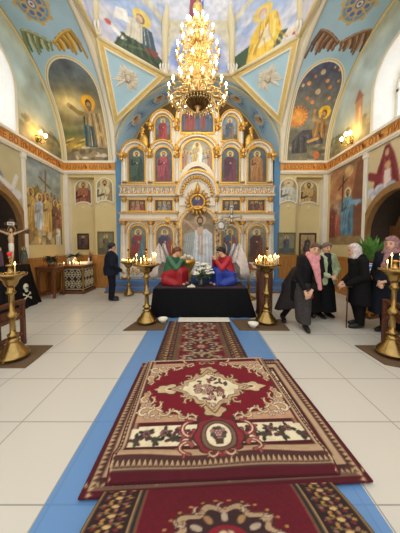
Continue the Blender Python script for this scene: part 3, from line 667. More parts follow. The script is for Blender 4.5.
    lv.grad([(0, (128, 122, 98)), (.15, (146, 148, 128)), (.35, (158, 174, 174)), (.7, (170, 190, 194)), (1, (186, 190, 172))]); lv.cloud(5, .5, .8, (108, 116, 100), 13 if sd < 0 else 17, .7); lv.cloud(9, .55, .85, (186, 178, 150), 23, .5)
    lv.poly([(0, 0), (W2, 0), (W2, 20), (W2*.92, 60), (W2*.82, 70), (W2*.7, 40), (W2*.5, 30), (0, 50)], (110, 104, 78), .8)
    for i in range(60): lv.ell(W2*(.66+.33*random.random()), 70*random.random(), 6+8*random.random(), 4+6*random.random(), random.choice([(120, 104, 66), (92, 92, 62), (146, 124, 84), (84, 90, 78)]), al=.8)
    if sd > 0:
        lv.rect(lx(6.55), lx(6.85), 20, 120, (170, 130, 100)); lv.poly([(lx(6.5), 120), (lx(6.9), 120), (lx(6.7), 150)], (150, 104, 84)); lv.rect(lx(6.62), lx(6.7), 40, 100, (200, 170, 130))
    lv.soft(lx(6.75), 40, 70, 50, (206, 176, 120), .45); lv.a = np.minimum(lv.a*1.16+6, 255); lv.mottle(12, .12, 3)
    def fl(u, v): y = CYM-RA+u*2*RA; return X-sd*.012, y, ZS+v*np.sqrt(np.maximum(RA*RA-(y-CYM)**2, 1e-4))
    def kp(u, v):
        y = CYM-RA+u*2*RA; z = ZS+v*np.sqrt(np.maximum(RA*RA-(y-CYM)**2, 1e-4))
        return ~((abs(y-wy) < ww+.02) & (z < wz) | ((y-wy)**2+(z-wz)**2 < (ww+.02)**2))
    # the picture is drawn in wall coordinates, so resample by height
    j = np.clip((np.linspace(0, 1, lv.Y)[:, None]*np.sqrt(np.maximum(1-(np.linspace(-1, 1, lv.X)[None, :])**2, 0))*(lv.Y-1)).astype(int), 0, lv.Y-1)
    lv.a = lv.a[j, np.arange(lv.X)[None, :]]
    q = canvas_mesh(lv, fl, 'lunette_painting', PAINT, WALLS[sd], keep=kp); q['label'] = 'misty painted landscape around the upper %s window' % ('left' if sd < 0 else 'right')
soffit(-1); soffit(1)
# east arch soffit with its seraphim, and the wall behind the screen
AC, YF, YB_ = -.05, YP, 9.05
def east_pt(a, t):
    hw = 2.94-.34*t; return AC-hw*np.cos(a), YF+(YB_-YF)*t, ZS+.02+(2.74-.02*t)*np.sin(a)
L = PI*2.8*100; cv = Cv(L, 100, 300, (172, 206, 228)); cv.mottle(9, .06, 2)
cv.rect(0, L, 0, 7, (224, 214, 176)); cv.rect(0, L, 90, 100, (226, 212, 160)); cv.rect(0, L, 86, 90, (176, 168, 138))
for fr, sd in ((.205, 1), (.335, 1), (.665, -1), (.795, -1)):
    x, y = fr*L, 48
    for ux, uy, c3 in ((-62, -16, (74, 112, 178)), (62, 16, (74, 112, 178)), (-50, 14, (120, 156, 206)), (52, -12, (120, 156, 206)), (-34, 34, (92, 130, 190)), (34, -32, (92, 130, 190))):
        ln = math.hypot(ux, uy); px, py = -uy/ln, ux/ln
        for k in (-1, 0, 1): cv.poly([(x+px*(8*k-4), y+py*(8*k-4)), (x+px*(8*k+4), y+py*(8*k+4)), (x+ux*(1-.16*abs(k))+px*10*k, y+uy*(1-.16*abs(k))+py*10*k)], [v*(1-.12*k) for v in c3])
    cv.ell(x, y, 24, 20, (214, 204, 184)); cv.ell(x-8, y+6, 10, 9, (190, 170, 146)); cv.ell(x+9, y-5, 9, 8, (196, 178, 152)); cv.ell(x, y, 10, 11, (204, 164, 130)); cv.ell(x+2, y-8, 9, 5, (130, 96, 70))
arch_e = canvas_mesh(cv, lambda u, v: east_pt(u*PI, v), 'ceiling_arch_back', PAINT, smooth=True); struct(arch_e); arch_e['label'] = 'blue arch with painted winged seraphim over the icon screen'
m = MB(); vs = []; n = 48
for i in range(n+1):
    a = PI*i/n; p = east_pt(a, 0)
    vs += [(p[0], YF-.03, p[2]), (AC-(2.94+.1)*math.cos(a), YF-.03, ZS+.02+2.82*math.sin(a)), (AC-(2.94+.1)*math.cos(a), YF+.02, ZS+.02+2.82*math.sin(a)), (p[0], YF+.02, p[2])]
m.add(vs, [(i*4+k, i*4+(k+1) % 4, i*4+4+(k+1) % 4, i*4+4+k) for i in range(n) for k in range(4)]); m.build('arch_moulding', cream2, arch_e)
m = MB(); m.box(-3.4, 3.3, 9.06, 9.2, 0, 7.3); struct(m.build('wall_apse', mat('apse_plaster', (120, 88, 52), .7, .2, var=.25, scale=5)))
# pendentives: from the arches up to the eight sided drum
def pend(sd):
    A = V3(2.72*sd-.03, 6.46, 7.14); B = V3(1.1*sd-.015, 7.9, 7.14); Tt = V3(2.80*sd-.05, 7.97, 5.62); F0 = V3(2.84*sd-.06, 8.13, ZS)
    root = struct(thing('ceiling_pendentive_'+('left' if sd < 0 else 'right'), 'blue triangular pendentive with white relief seraph, %s' % ('left' if sd < 0 else 'right'), 'pendentive'))
    xi = XA[sd]
    def poly_at(pts, t):
        seg = [(pts[i+1]-pts[i]).length for i in range(len(pts)-1)]; tot = sum(seg); d = t*tot
        for i, l in enumerate(seg):
            if d <= l or i == len(seg)-1: return pts[i].lerp(pts[i+1], min(1, d/l))
            d -= l
    m = MB(); n = 28; vs = []
    for i in range(n+1):
        t = i/n; a = t*PI*.62; p = V3(xi-sd*.03, CYM+RA*math.cos(a), ZS+RA*math.sin(a)); q = poly_at([F0, Tt, A, V3(A.x, 3.9, 7.14)], t)
        vs += [p, p.lerp(q, .12), p.lerp(q, .45), p.lerp(q, .55), q]
    for i in range(n):
        for k in range(4): m.add([vs[i*5+k], vs[i*5+k+1], vs[i*5+5+k+1], vs[i*5+5+k]], [(0, 1, 2, 3)], (1, 0, 2, 0)[k])
    vs = []
    for i in range(n+1):
        t = i/n; a = t*PI/2; p = V3(AC+sd*2.96*math.cos(a), YF-.03, ZS+2.78*math.sin(a)); q = poly_at([F0, Tt, B, V3(-.015, 7.9, 7.14)], t); vs += [p, p.lerp(q, .4), q]
    for i in range(n):
        for k in range(2): m.add([vs[i*3+k], vs[i*3+k+1], vs[i*3+4+k], vs[i*3+3+k]], [(0, 1, 2, 3)], (3, 0)[k])
    m.build('plaster', [cream2, white, mat('pale_blue_relief', (196, 208, 212), .6, var=.12, scale=9, bump=.3, bscale=14), mat('grey_blue_band', (150, 178, 200), .65, var=.08, scale=6)], root)
    c = (A+B+Tt)/3
    def tri(k, off):
        nrm = (B-A).cross(Tt-A).normalized(); 
        if nrm.y > 0: nrm = -nrm
        return [c+(p-c)*k+nrm*off for p in (A, B, Tt)]
    def ringm(k0, k1, o, name, mm):
        m = MB(); a = tri(k0, o); b = tri(k1, o); d = tri(k0, -.02); e = tri(k1, -.02)
        for i in range(3):
            j = (i+1) % 3; m.add([a[i], a[j], b[j], b[i], d[i], d[j], e[j], e[i]], [(0, 1, 2, 3), (4, 5, 1, 0), (3, 2, 6, 7)])
        return m.build(name, mm, root)
    m = MB(); a = tri(.99, 0.005); m.add(a, [(0, 1, 2)]); m.build('blue_field', skyb, root)
    ringm(1.04, .97, .05, 'moulding', cream2); ringm(.97, .80, .035, 'gilt_border', goldp); ringm(.80, .74, .05, 'moulding', white)
    # relief seraph
    nrm = (B-A).cross(Tt-A).normalized(); nrm = -nrm if nrm.y > 0 else nrm
    ex = (B-A).normalized(); ey = nrm.cross(ex); ey = -ey if ey.z < 0 else ey; c2 = c+V3(0, 0, .10)
    P = lambda x, y, o=.03: tuple(c2+ex*x*1.22+ey*y*1.22+nrm*o)
    m = MB()
    for s2 in (-1, 1):
        for (a0, ln, wd) in ((25, .40, .10), (-12, .46, .10), (-52, .38, .10), (62, .36, .09)):
            a = math.radians(a0); dx, dy = s2*math.cos(a), math.sin(a)
            for q in range(4):
                o = (q-1.5)*.05; m.tube([P(s2*.06+o*-dy, o*abs(dx), .04), P(dx*ln*.55+o*-dy, dy*ln*.55+o*abs(dx), .055), P(dx*ln*(1-.1*q)+o*-dy*1.5, dy*ln*(1-.1*q)+o*abs(dx)*1.5, .03)], [.035, .035, .008], 6)
    m.build('relief_wings', mat('relief_stucco', (212, 206, 190), .6, var=.14, scale=12), root)
    m = MB(); m.ball(P(0, .0, .07), (.1, .1, .12), 10); m.build('relief_face', mat('relief_face', (196, 182, 160), .6, var=.15), root)
    for i in range(7): pass
pend(-1); pend(1)
# the drum: paintings on each visible face, arch heads over them, ribs at the corners
DV = [(-2.75, 3.9), (-2.75, 6.46), (-1.115, 7.9), (1.085, 7.9), (2.69, 6.46), (2.69, 3.9)]
def drum_face(i):
    (x0, y0), (x1, y1) = DV[i], DV[i+1]; w = math.hypot(x1-x0, y1-y0)*100; hgt = 330
    cv = Cv(w, hgt, 80 if i in (1, 2, 3) else 40, (196, 196, 206))
    cv.grad([(0, (186, 180, 190)), (.2, (176, 176, 200)), (.45, (140, 168, 206)), (.7, (186, 188, 204)), (1, (200, 198, 200))]); cv.cloud(4, .42, .7, (222, 214, 206), 31+i, .9); cv.cloud(6, .5, .75, (112, 146, 200), 61+i, .7)
    if i in (1, 2, 3):
        k = (((cv.x-w/2)/(w*.5))**2+((cv.y-95)/115)**2 > 1) & (cv.y > 95) & (((cv.x-w/2)/(w*.5+16))**2+((cv.y-95)/135)**2 < 1)
        cv.where(k, (216, 200, 150))
    cv.a = cv.a*.68+np.array((192, 190, 198))*.32
    if i == 1:
        cv.poly([(w*.28, 10), (w*.98, 4), (w*.92, 40), (w*.62, 76), (w*.35, 60)], (60, 74, 50)); cv.line([(w*.4, 50), (w*.7, 30), (w*.95, 12)], 9, (44, 56, 40)); cv.line([(w*.4, 26), (w*.7, 55)], 7, (88, 100, 66))
        cv.poly([(w*.4, 60), (w*.6, 62), (w*.66, 100), (w*.56, 132), (w*.44, 124)], (206, 196, 172)); cv.poly([(w*.6, 50), (w*.78, 60), (w*.72, 122), (w*.6, 126)], (64, 84, 92)); cv.poly([(w*.28, 92), (w*.45, 104), (w*.42, 140), (w*.3, 128)], (226, 220, 206))
        cv.ell(w*.6, 148, 25, 25, (222, 192, 96)); cv.ell(w*.58, 142, 11, 15, (120, 100, 76)); cv.ell(w*.57, 141, 8, 11, (214, 172, 140)); cv.ell(w*.55, 130, 7, 8, (170, 150, 130)); cv.poly([(w*.62, 44), (w*.78, 40), (w*.8, 64), (w*.66, 62)], (128, 70, 48)); cv.poly([(w*.2, 60), (w*.36, 38), (w*.42, 44), (w*.26, 68)], (226, 218, 206)); cv.ell(w*.22, 66, 7, 8, (190, 84, 60))
    if i == 3:
        cv.poly([(w*.02, 6), (w*.7, 12), (w*.78, 46), (w*.5, 70), (w*.12, 60)], (62, 84, 56)); cv.poly([(w*.3, 8), (w*.62, 10), (w*.72, 60), (w*.66, 128), (w*.5, 134), (w*.36, 90)], (224, 184, 66)); cv.poly([(w*.44, 40), (w*.6, 44), (w*.58, 100), (w*.46, 90)], (216, 206, 178))
        cv.line([(w*.4, 30), (w*.56, 110)], 7, (186, 136, 40)); cv.line([(w*.62, 24), (w*.64, 100)], 6, (238, 208, 108)); cv.ell(w*.5, 148, 25, 25, (222, 186, 92)); cv.ell(w*.5, 144, 11, 15, (176, 160, 140)); cv.ell(w*.5, 142, 8, 11, (216, 176, 142)); cv.ell(w*.51, 130, 8, 10, (206, 196, 178)); cv.ell(w*.86, 22, 8, 8, (170, 60, 50)); cv.poly([(w*.74, 20), (w*.95, 26), (w*.9, 40), (w*.72, 36)], (222, 206, 180))
    if i in (1, 3):
        for q in range(9): cv.line([(w*(.3+.06*q), 14+3*(q % 3)), (w*(.38+.035*q), 62-4*(q % 2))], 3.2, ([(40, 54, 36), (96, 108, 74)] if i == 1 else [(190, 140, 44), (240, 212, 120)])[q % 2], .8)
        for q in range(5): cv.line([(w*(.46+.06*q), 66), (w*(.48+.045*q), 120)], 2.6, ([(160, 150, 130), (226, 218, 198)] if i == 1 else [(176, 130, 44), (240, 214, 130)])[q % 2], .8)
        ky, kx = .87, 1.25; jy = np.clip(cv.y/ky/hgt*cv.Y, 0, cv.Y-1).astype(int); jx = np.clip((w*.5+(cv.x-w*.5)/kx)/w*cv.X, 0, cv.X-1).astype(int); cv.a = cv.a[jy, jx]
    if i == 2:
        cv.grad([(0, (150, 162, 200)), (.3, (150, 168, 208)), (.55, (206, 206, 212)), (1, (196, 196, 210))]); cv.cloud(4, .45, .7, (222, 216, 210), 5, .9)
        k = (((cv.x-w/2)/(w*.42))**2+((cv.y-60)/92)**2 > 1) & (cv.y > 60) & (cv.y < 170); cv.where(k, (208, 200, 172)); cv.rect(0, w, 160, 172, (212, 202, 164))
        for s2 in (-1, 1): cv.soft(w*(.5+.28*s2), 60, 30, 60, (110, 128, 190), .7)
        cv.poly([(w*.36, 176), (w*.52, 176), (w*.54, 250), (w*.38, 250)], (150, 66, 74)); cv.poly([(w*.4, 200), (w*.56, 180), (w*.58, 236)], (90, 110, 170)); cv.ell(w*.46, 272, 16, 18, (222, 190, 100)); cv.ell(w*.46, 270, 8, 11, (200, 156, 120))
    cv.mottle(16, .12, i)
    o = canvas_mesh(cv, lambda u, v: (x0+(x1-x0)*u, y0+(y1-y0)*u, 7.14+3.3*v), 'ceiling_drum_panel', PAINT)
    struct(o); o['label'] = ['blank side of the painted drum on the left', 'painted seated evangelist in dark green robe with white scroll', 'painted centre face of the drum above the chandelier', 'painted seated evangelist in yellow robe', 'blank side of the painted drum on the right'][i]
    return o
dp = [drum_face(i) for i in range(5)]
m = MB()
for x, y in DV[1:5]:
    m.tube([(x, y-.04, 7.1), (x, y-.04, 8.35), (x*.97, y-.1, 8.7), (x*.9, y-.25, 9.1)], [.1, .1, .13, .05], 8, 0)
    m.ball((x, y-.06, 7.22), (.15, .12, .13), 8, 1)
    for k in range(4): m.tube([(x-.12+.08*k, y-.12, 7.16), (x-.14+.09*k, y-.2, 7.3), (x-.12+.08*k, y-.14, 7.42)], [.03, .04, .01], 6, 1)
struct(m.build('ceiling_ribs', [cream2, white]))
m = MB()
for i in range(5):
    (x0, y0), (x1, y1) = DV[i], DV[i+1]; m.tube([(x0, y0-.02, 7.13), (x1, y1-.02, 7.13)], .055, 8)
struct(m.build('trim_9', cream2))
# ---------------------------------------------------------------- the icon screen (measured on its front plane)
YI = 7.95
def ip(px, py): x, _, z = atY(px, py, YI); return x, z
ivory = mat('ivory_enamel', (232, 224, 204), .45, var=.05, scale=6)
ICON = paint('icon_paint', .45, .03)
scr = thing('iconostasis', 'tall ivory and gold icon screen with tiers of arched icons', 'icon screen', (0, YI, 0))
def L2(px, py): x, z = ip(px, py); return x, z
# solea: two carpeted steps with a wooden nosing
m = MB(); m.box(-3.0, 3.05, 7.28, 8.2, 0, .17, 0, .01); m.box(-2.9, 2.95, 7.56, 8.2, .17, .345, 0, .01)
sol = struct(m.build('floor_solea', mat('blue_step_carpet', (84, 122, 172), .9, var=.14, scale=30)))
m = MB(); m.box(-3.02, 3.07, 7.25, 7.3, .0, .06, 0, .01); m.box(-2.92, 2.97, 7.54, 7.57, .17, .2); m.build('step_nosing', wood('nosing_wood', (150, 104, 60), .5, axis=0), sol)
# body of the screen: stepped silhouette with arched heads
CXI = 197.2
def arch_sil(x0, x1, ytop, ybase, n=10):
    (a, zt), (b, zb) = L2(x0, ytop), L2(x1, ybase); cx = (a+b)/2; r = (b-a)/2; z0 = L2(x0, ybase)[1]
    return [(cx-r*math.cos(PI*i/n), z0+(zt-z0)*math.sin(PI*i/n)) for i in range(n+1)]
base_z = .345
sil = [(L2(120, 278)[0], base_z)]+arch_sil(121, 149.5, 141, 157)+arch_sil(149.5, 176, 112, 130)+arch_sil(176, 219, 99, 122, 14)+arch_sil(219, 243.5, 112, 130)+arch_sil(243.5, 273, 141, 157)+[(L2(274, 278)[0], base_z)]
m = MB(); m.prism(sil, .02, .2); m.build('screen_body', ivory, scr)
def col(x, ytop, ybot, r=.075, twist=False):
    (cx, zt), (_, zb) = L2(x, ytop), L2(x, ybot); zb = max(zb, base_z)
    m = MB(); h = zt-zb; m.lathe([(r*1.35, 0), (r*1.35, .05), (r, .08), (r*.95, h*.5), (r*.85, h-.12), (r*1.0, h-.11), (r*1.4, h-.02), (r*1.4, h)], (cx, 0, zb), 10, 0); c = m.build('column', ivory, scr)
    m = MB(); m.lathe([(r*1.0, h-.15), (r*1.25, h-.11), (r*1.1, h-.08), (r*1.7, h-.01), (r*1.7, h+.02)], (cx, 0, zb), 10)
    for k in range(6): a = 2*PI*k/6; m.ball((cx+r*1.4*math.cos(a), r*1.4*math.sin(a), zb+h-.05), (.03, .03, .05), 6)
    m.build('capital', gold, c)
    m = MB(); m.lathe([(r*1.5, 0), (r*1.5, .04), (r*1.1, .07)], (cx, 0, zb), 10); m.build('column_base', gold, c)
# icons
def icon(x0, x1, ytop, ybot, painter, label, arched=True, frame=1.0, res=30):
    (a, zt), (b, zb) = L2(x0, ytop), L2(x1, ybot); w, h = b-a, zt-zb; r = w/2
    root = thing('icon_panel', None, None, (0, -.02, 0)); root.parent = scr; root['label'] = label
    cv = Cv(w*100, h*100, res, (70, 74, 66)); painter(cv, w*100, h*100); g_ = cv.a.mean(2, keepdims=True); cv.a = g_+(cv.a-g_)*.78+8; cv.mottle(10, .12, int(x0))
    keep = (lambda u, v: ((u-.5)*w)**2+((np.maximum(v*h-(h-r), 0)))**2 <= (r+.03)**2) if arched else None
    p = canvas_mesh(cv, lambda u, v: (a+w*u, 0*u+.015, zb+h*v), 'painting', ICON, root, keep=keep)
    m = MB(); fw = .035*frame
    if arched:
        m.sweep_arch((a+b)/2, zt-r, r-.01, fw+.01, -.025, .05, n=20)
        m.box(a-fw, a+.01, -.025, .05, zb, zt-r); m.box(b-.01, b+fw, -.025, .05, zb, zt-r)
    else: m.box(a-fw, a+.01, -.025, .05, zb, zt); m.box(b-.01, b+fw, -.025, .05, zb, zt); m.box(a-fw, b+fw, -.025, .05, zt-.01, zt+fw)
    m.box(a-fw, b+fw, -.025, .05, zb-fw, zb+.01); m.build('frame', gold, root)
    return root
def hood(x0, x1, ytop, ybase, wd=.09):      # gilded arch over an icon, with a white inner band
    (a, zt), (b, _) = L2(x0, ytop), L2(x1, ybase); z0 = L2(x0, ybase)[1]; r = (b-a)/2; rz = zt-z0; cx = (a+b)/2
    m = MB(); m.sweep_arch(cx, z0, r-wd, wd*.62, -.1, .12, n=22, rz=rz-wd); h = m.build('arch_moulding', ivory, scr)
    m = MB(); m.sweep_arch(cx, z0, r-wd*.42, wd*.5, -.14, .12, n=22, rz=rz-wd*.42)
    for i in range(15): t = PI*(i+.5)/15; m.ball((cx+(r-wd*.2)*math.cos(t), -.13, z0+(rz-wd*.2)*math.sin(t)), .03, 6)
    m.build('gilt_crest', gold, h)
SK = (66, 78, 84)
def standing(robe, cloak, bg=SK, ground=(96, 88, 54), halo=(222, 188, 92), beard=True, arm=None):
    def f(cv, w, h):
        cv.grad([(0, ground), (.22, [v*.85 for v in ground]), (.3, [v*.9 for v in bg]), (1, [min(255, v*1.25) for v in bg])]); cv.cloud(4, .5, .8, [min(255, v*1.5) for v in bg], 3, .5)
        saint(cv, w*.5, h*.05, h*.84, robe, cloak, halo, beard=beard, arm=arm, wide=1.12)
    return f
def scene_pic(cols, seed):
    def f(cv, w, h):
        r = random.Random(seed); cv.grad([(0, [v*.7 for v in cols[0]]), (.5, cols[0]), (1, cols[1])]); cv.cloud(5, .5, .8, cols[2], seed, .6)
        n = 6
        for i in range(n):
            c = r.choice([(140, 48, 40), (60, 80, 110), (190, 160, 110), (90, 100, 70), (200, 190, 170), (120, 70, 90)]); saint(cv, w*(.12+.76*i/(n-1))+r.uniform(-1, 1), h*.06+r.uniform(0, h*.1), h*(.66+.12*r.random()), c, None, (214, 180, 90), wide=1.2)
    return f
def rect_saint(robe, cloak):
    def f(cv, w, h):
        cv.grad([(0, (78, 40, 28)), (1, (92, 72, 52))]); saint(cv, w*.28, -h*.3, h*1.15, robe, cloak, (206, 166, 84)); saint(cv, w*.52, -h*.25, h*1.15, cloak, None, (206, 166, 84)); saint(cv, w*.75, -h*.3, h*1.12, robe, None, (206, 166, 84))
    return f
# tier of local icons
for x0, x1, n, pf, lb in ((129.5, 147, 0, standing((70, 110, 120), (150, 40, 44), (96, 96, 80)), 'local icon of a saint in teal robe, far left of the bottom tier'),
        (156, 173.5, 1, standing((150, 44, 44), (46, 62, 100), (110, 100, 80), beard=False), 'local icon of a red robed mother and child left of the gate'),
        (221, 238.5, 2, standing((150, 50, 44), (52, 84, 120), (104, 98, 84)), 'local icon of a saint in red and blue right of the gate'),
        (247.5, 265.5, 3, standing((110, 52, 34), (84, 40, 28), (110, 104, 84)), 'local icon of a saint in brown, far right of the bottom tier')):
    icon(x0, x1, 225.5, 262, pf, lb); hood(x0-3, x1+3, 221, 233, .08)
# lower plinth panels with gilt scrollwork
def scrolls(m, x0, x1, z0, z1, y, n, r=.018, amp=1.):
    for i in range(n):
        cx = x0+(x1-x0)*(i+.5)/n; w = (x1-x0)/n; h = (z1-z0)*.42*amp; cz = (z0+z1)/2; s = 1 if i % 2 else -1
        m.tube([(cx-w*.5, y, cz-s*h*.6), (cx-w*.2, y-.01, cz+s*h*.9), (cx+w*.2, y-.02, cz+s*h*.5), (cx+w*.05, y-.02, cz-s*h*.2), (cx-w*.1, y-.01, cz+s*h*.15)], [r*.7, r, r, r*.9, r*.6], 5)
        m.ball((cx+w*.02, y-.015, cz-s*h*.75), r*1.5, 6)
for x0, x1 in ((127, 149), (153.5, 176), (219, 241), (245, 268)):
    (a, zt), (b, zb) = L2(x0, 265.5), L2(x1, 277); m = MB(); m.box(a, b, -.04, .03, zb, zt, 0, .01); p = m.build('plinth_panel', ivory, scr)
    m = MB(); scrolls(m, a+.03, b-.03, zb+.03, zt-.03, -.05, 5); m.build('gilt_scrollwork', gold, p)
# tier of feast pictures
for x0, x1, rb, ck, lb in ((128.5, 146, (150, 60, 44), (176, 120, 84), 'small reddish feast picture, far left'), (155, 173, (110, 104, 84), (150, 140, 120), 'small grey feast picture left of the round icon'), (222, 240, (70, 60, 54), (150, 130, 100), 'small dark feast picture right of the round icon'), (247.5, 264.5, (140, 84, 50), (96, 60, 40), 'small brown feast picture, far right')):
    icon(x0, x1, 200, 211, rect_saint(rb, ck), lb, arched=False, res=32)
# main tier
for x0, x1, pf, lb in ((128.5, 145, standing((40, 66, 52), (64, 92, 70)), 'icon of a saint in dark green, left end of the main tier'), (154.8, 172.6, standing((132, 44, 60), (180, 60, 70)), 'icon of a saint in crimson with a white stole, main tier'),
        (221.2, 239, standing((112, 40, 56), (80, 34, 52)), 'icon of a saint in dark wine red, main tier'), (248, 266, standing((160, 98, 40), (186, 120, 52)), 'icon of a saint in ochre, right end of the main tier')):
    icon(x0, x1, 147.5, 182.5, pf, lb, res=36)
hood(121, 150, 141, 156); hood(149, 176.5, 141, 156); hood(218.5, 244, 141, 156); hood(243, 273, 141, 156)
def majesty(cv, w, h):
    cv.grad([(0, (120, 110, 84)), (.4, (140, 128, 104)), (1, (150, 140, 120))]); cv.soft(w*.5, h*.6, w*.25, h*.35, (236, 216, 160), .9)
    for s in (-1, 1):
        for k in range(3): saint(cv, w*(.5+s*(.2+.1*k)), h*(.04+.03*k), h*.56, [(150, 160, 190), (176, 170, 150), (170, 120, 90)][k], None, (214, 186, 110))
    cv.ell(w*.5, h*.52, w*.17, h*.4, (240, 226, 180)); saint(cv, w*.5, h*.12, h*.78, (236, 230, 214), (214, 176, 90), (240, 200, 90), wide=1.1)
icon(181.5, 212.5, 139.5, 170.5, majesty, 'large central icon of a white robed figure in radiance', res=56); hood(175.5, 218.5, 134, 152, .11)
# top tier
icon(155, 171, 116.5, 141, standing((176, 44, 42), (150, 36, 38), (84, 96, 104)), 'icon of a red robed saint in the left top arch', res=34)
icon(222, 237.5, 116.5, 141, standing((116, 96, 70), (70, 84, 110), (104, 120, 130)), 'icon of a brown robed saint in the right top arch', res=34)
icon(181, 213.5, 104, 133, scene_pic([(66, 70, 50), (76, 64, 40), (110, 96, 60)], 4), 'dark crowded icon behind the chandelier, top centre', res=50)
hood(149.5, 176, 111.5, 128); hood(219, 243.5, 111.5, 128); hood(176, 219, 98, 120, .1)
# columns
for x in (121.5+2, 151, 177, 216.5, 242, 270.5): col(x, 221, 278, .08)
for x in (124, 150, 177, 216.5, 242.5, 270.5): col(x, 154, 183, .06); col(x, 198, 213, .05)
for x in (151.5, 177, 217, 241.5): col(x, 127, 146, .05)
# cornices
def cornice(yt, yb, x0, x1, orn):
    (a, zt), (b, zb) = L2(x0, yt), L2(x1, yb); h = zt-zb
    m = MB(); m.box(a, b, -.17, .15, zt-h*.2, zt, 0, .01); m.box(a+.03, b-.03, -.11, .15, zb+h*.18, zt-h*.2); m.box(a, b, -.14, .15, zb, zb+h*.2, 0, .01); c = m.build('cornice', ivory, scr)
    m = MB(); m.box(a-.01, b+.01, -.19, .1, zt-h*.13, zt-h*.01, 0, .01); m.box(a, b, -.155, .1, zb+h*.17, zb+h*.24)
    if orn: scrolls(m, a+.05, b-.05, zb+h*.2, zt-h*.2, -.12, orn, .016)
    m.build('gilt_frieze', gold, c)
for x0, x1 in ((120, 178), (216.5, 274)): cornice(186, 196.5, x0, x1, 12); cornice(213, 221, x0, x1, 0)
# small gilt finials and scroll fillings over the columns
for x, y in ((150, 152), (177, 150), (216.5, 150), (243, 152), (122, 156), (272.5, 156), (150.5, 126), (176.5, 122), (218, 122), (243, 126)):
    cx, cz = L2(x, y); m = MB(); m.ball((cx, -.1, cz), (.09, .06, .1), 8); m.ball((cx, -.1, cz-.13), (.06, .05, .07), 8)
    for s in (-1, 1): m.tube([(cx, -.1, cz), (cx+s*.12, -.12, cz+.05), (cx+s*.1, -.12, cz-.06)], [.03, .035, .012], 6)
    m.build('gilt_ornament', gold, scr)
for s, x in ((-1, 144), (1, 249.5)):           # gilded volutes stepping down beside the top tier
    cx, cz = L2(x, 140); m = MB()
    for k in range(7): m.tube([(cx+s*.02*k, .05, cz-.35+.1*k), (cx+s*(.18-.03*k), .0, cz-.25+.1*k), (cx+s*.02*k, -.02, cz-.15+.1*k)], [.05, .06, .03], 7)
    m.ball((cx, 0, cz-.1), (.16, .08, .3), 10); m.build('gilt_volute', gold, scr)
# arched cornice bulging over the gate
cx, _ = L2(CXI, 200)
def garch(ytop, ybase, x0, wd, y0, name, mm, par, n=28):
    (a, z0) = L2(x0, ybase); zt = L2(x0, ytop)[1]; r = cx-a; m = MB(); m.sweep_arch(cx, z0, r-wd, wd, y0, .12, rz=zt-z0-wd, n=n); return m.build(name, mm, par)
g1 = garch(172, 196, 176.5, .1, -.2, 'arched_cornice', ivory, scr); garch(171, 196, 176, .05, -.24, 'gilt_edge', gold, g1)
g2 = garch(175.5, 197, 179, .19, -.12, 'arched_frieze', ivory, scr)
(a, z0) = L2(179, 197); zt = L2(179, 175.5)[1]; r = cx-a; m = MB()
for i in range(19):
    t = PI*(i+.5)/19; m.ball((cx+(r-.1)*math.cos(t), -.13, z0+(zt-z0-.1)*math.sin(t)), (.05, .03, .06), 7)
    m.tube([(cx+(r-.17)*math.cos(t-.05), -.13, z0+(zt-z0-.17)*math.sin(t-.05)), (cx+(r-.03)*math.cos(t+.06), -.13, z0+(zt-z0-.03)*math.sin(t+.06))], .02, 5)
m.build('gilt_frieze', gold, g2)
m = MB(); m.prism([(cx-.6, z0-.3)]+[(cx-.62*math.cos(PI*i/16), z0+.62*math.sin(PI*i/16)) for i in range(17)]+[(cx+.6, z0-.3)], -.06, .05); gp = m.build('gate_tympanum', ivory, scr)
# dark recess over the arched cornice
(a, z1) = L2(183, 176); m = MB(); m.sweep_arch(cx, z1-.18, .42, .16, -.1, .05, n=20, rz=.48); m.build('arch_moulding', ivory, scr)
# round icon in a gilded wreath
rx, rz_ = L2(197.6, 202.5); R = .235
rt = thing('round_icon', None, None, (rx, -.08, rz_)); rt.parent = scr; rt['label'] = 'round icon in a gilded flame wreath over the gate'
cv = Cv(50, 50, 30, (70, 70, 96)); saint(cv, 25, -22, 66, (150, 60, 64), (60, 70, 120), (220, 184, 96)); cv.mottle(6, .15, 3)
canvas_mesh(cv, lambda u, v: ((u-.5)*2*R, 0*u-.02, (v-.5)*2*R), 'painting', ICON, rt, keep=lambda u, v: (u-.5)**2+(v-.5)**2 < .26)
m = MB(); m.tube([(R*math.cos(2*PI*i/24), -.03, R*math.sin(2*PI*i/24)) for i in range(24)], .045, 7, closed=True)
for i in range(18):
    t = 2*PI*i/18; m.tube([((R+.02)*math.cos(t), 0, (R+.02)*math.sin(t)), ((R+.14)*math.cos(t+.12), -.03, (R+.16)*math.sin(t+.12)), ((R+.2)*math.cos(t-.05), -.01, (R+.24)*math.sin(t-.05))], [.045, .04, .012], 6)
m.tube([(0, 0, R), (0, -.03, R+.3), (0, 0, R+.42)], [.08, .06, .01], 7); m.build('gilt_wreath', gold, rt)
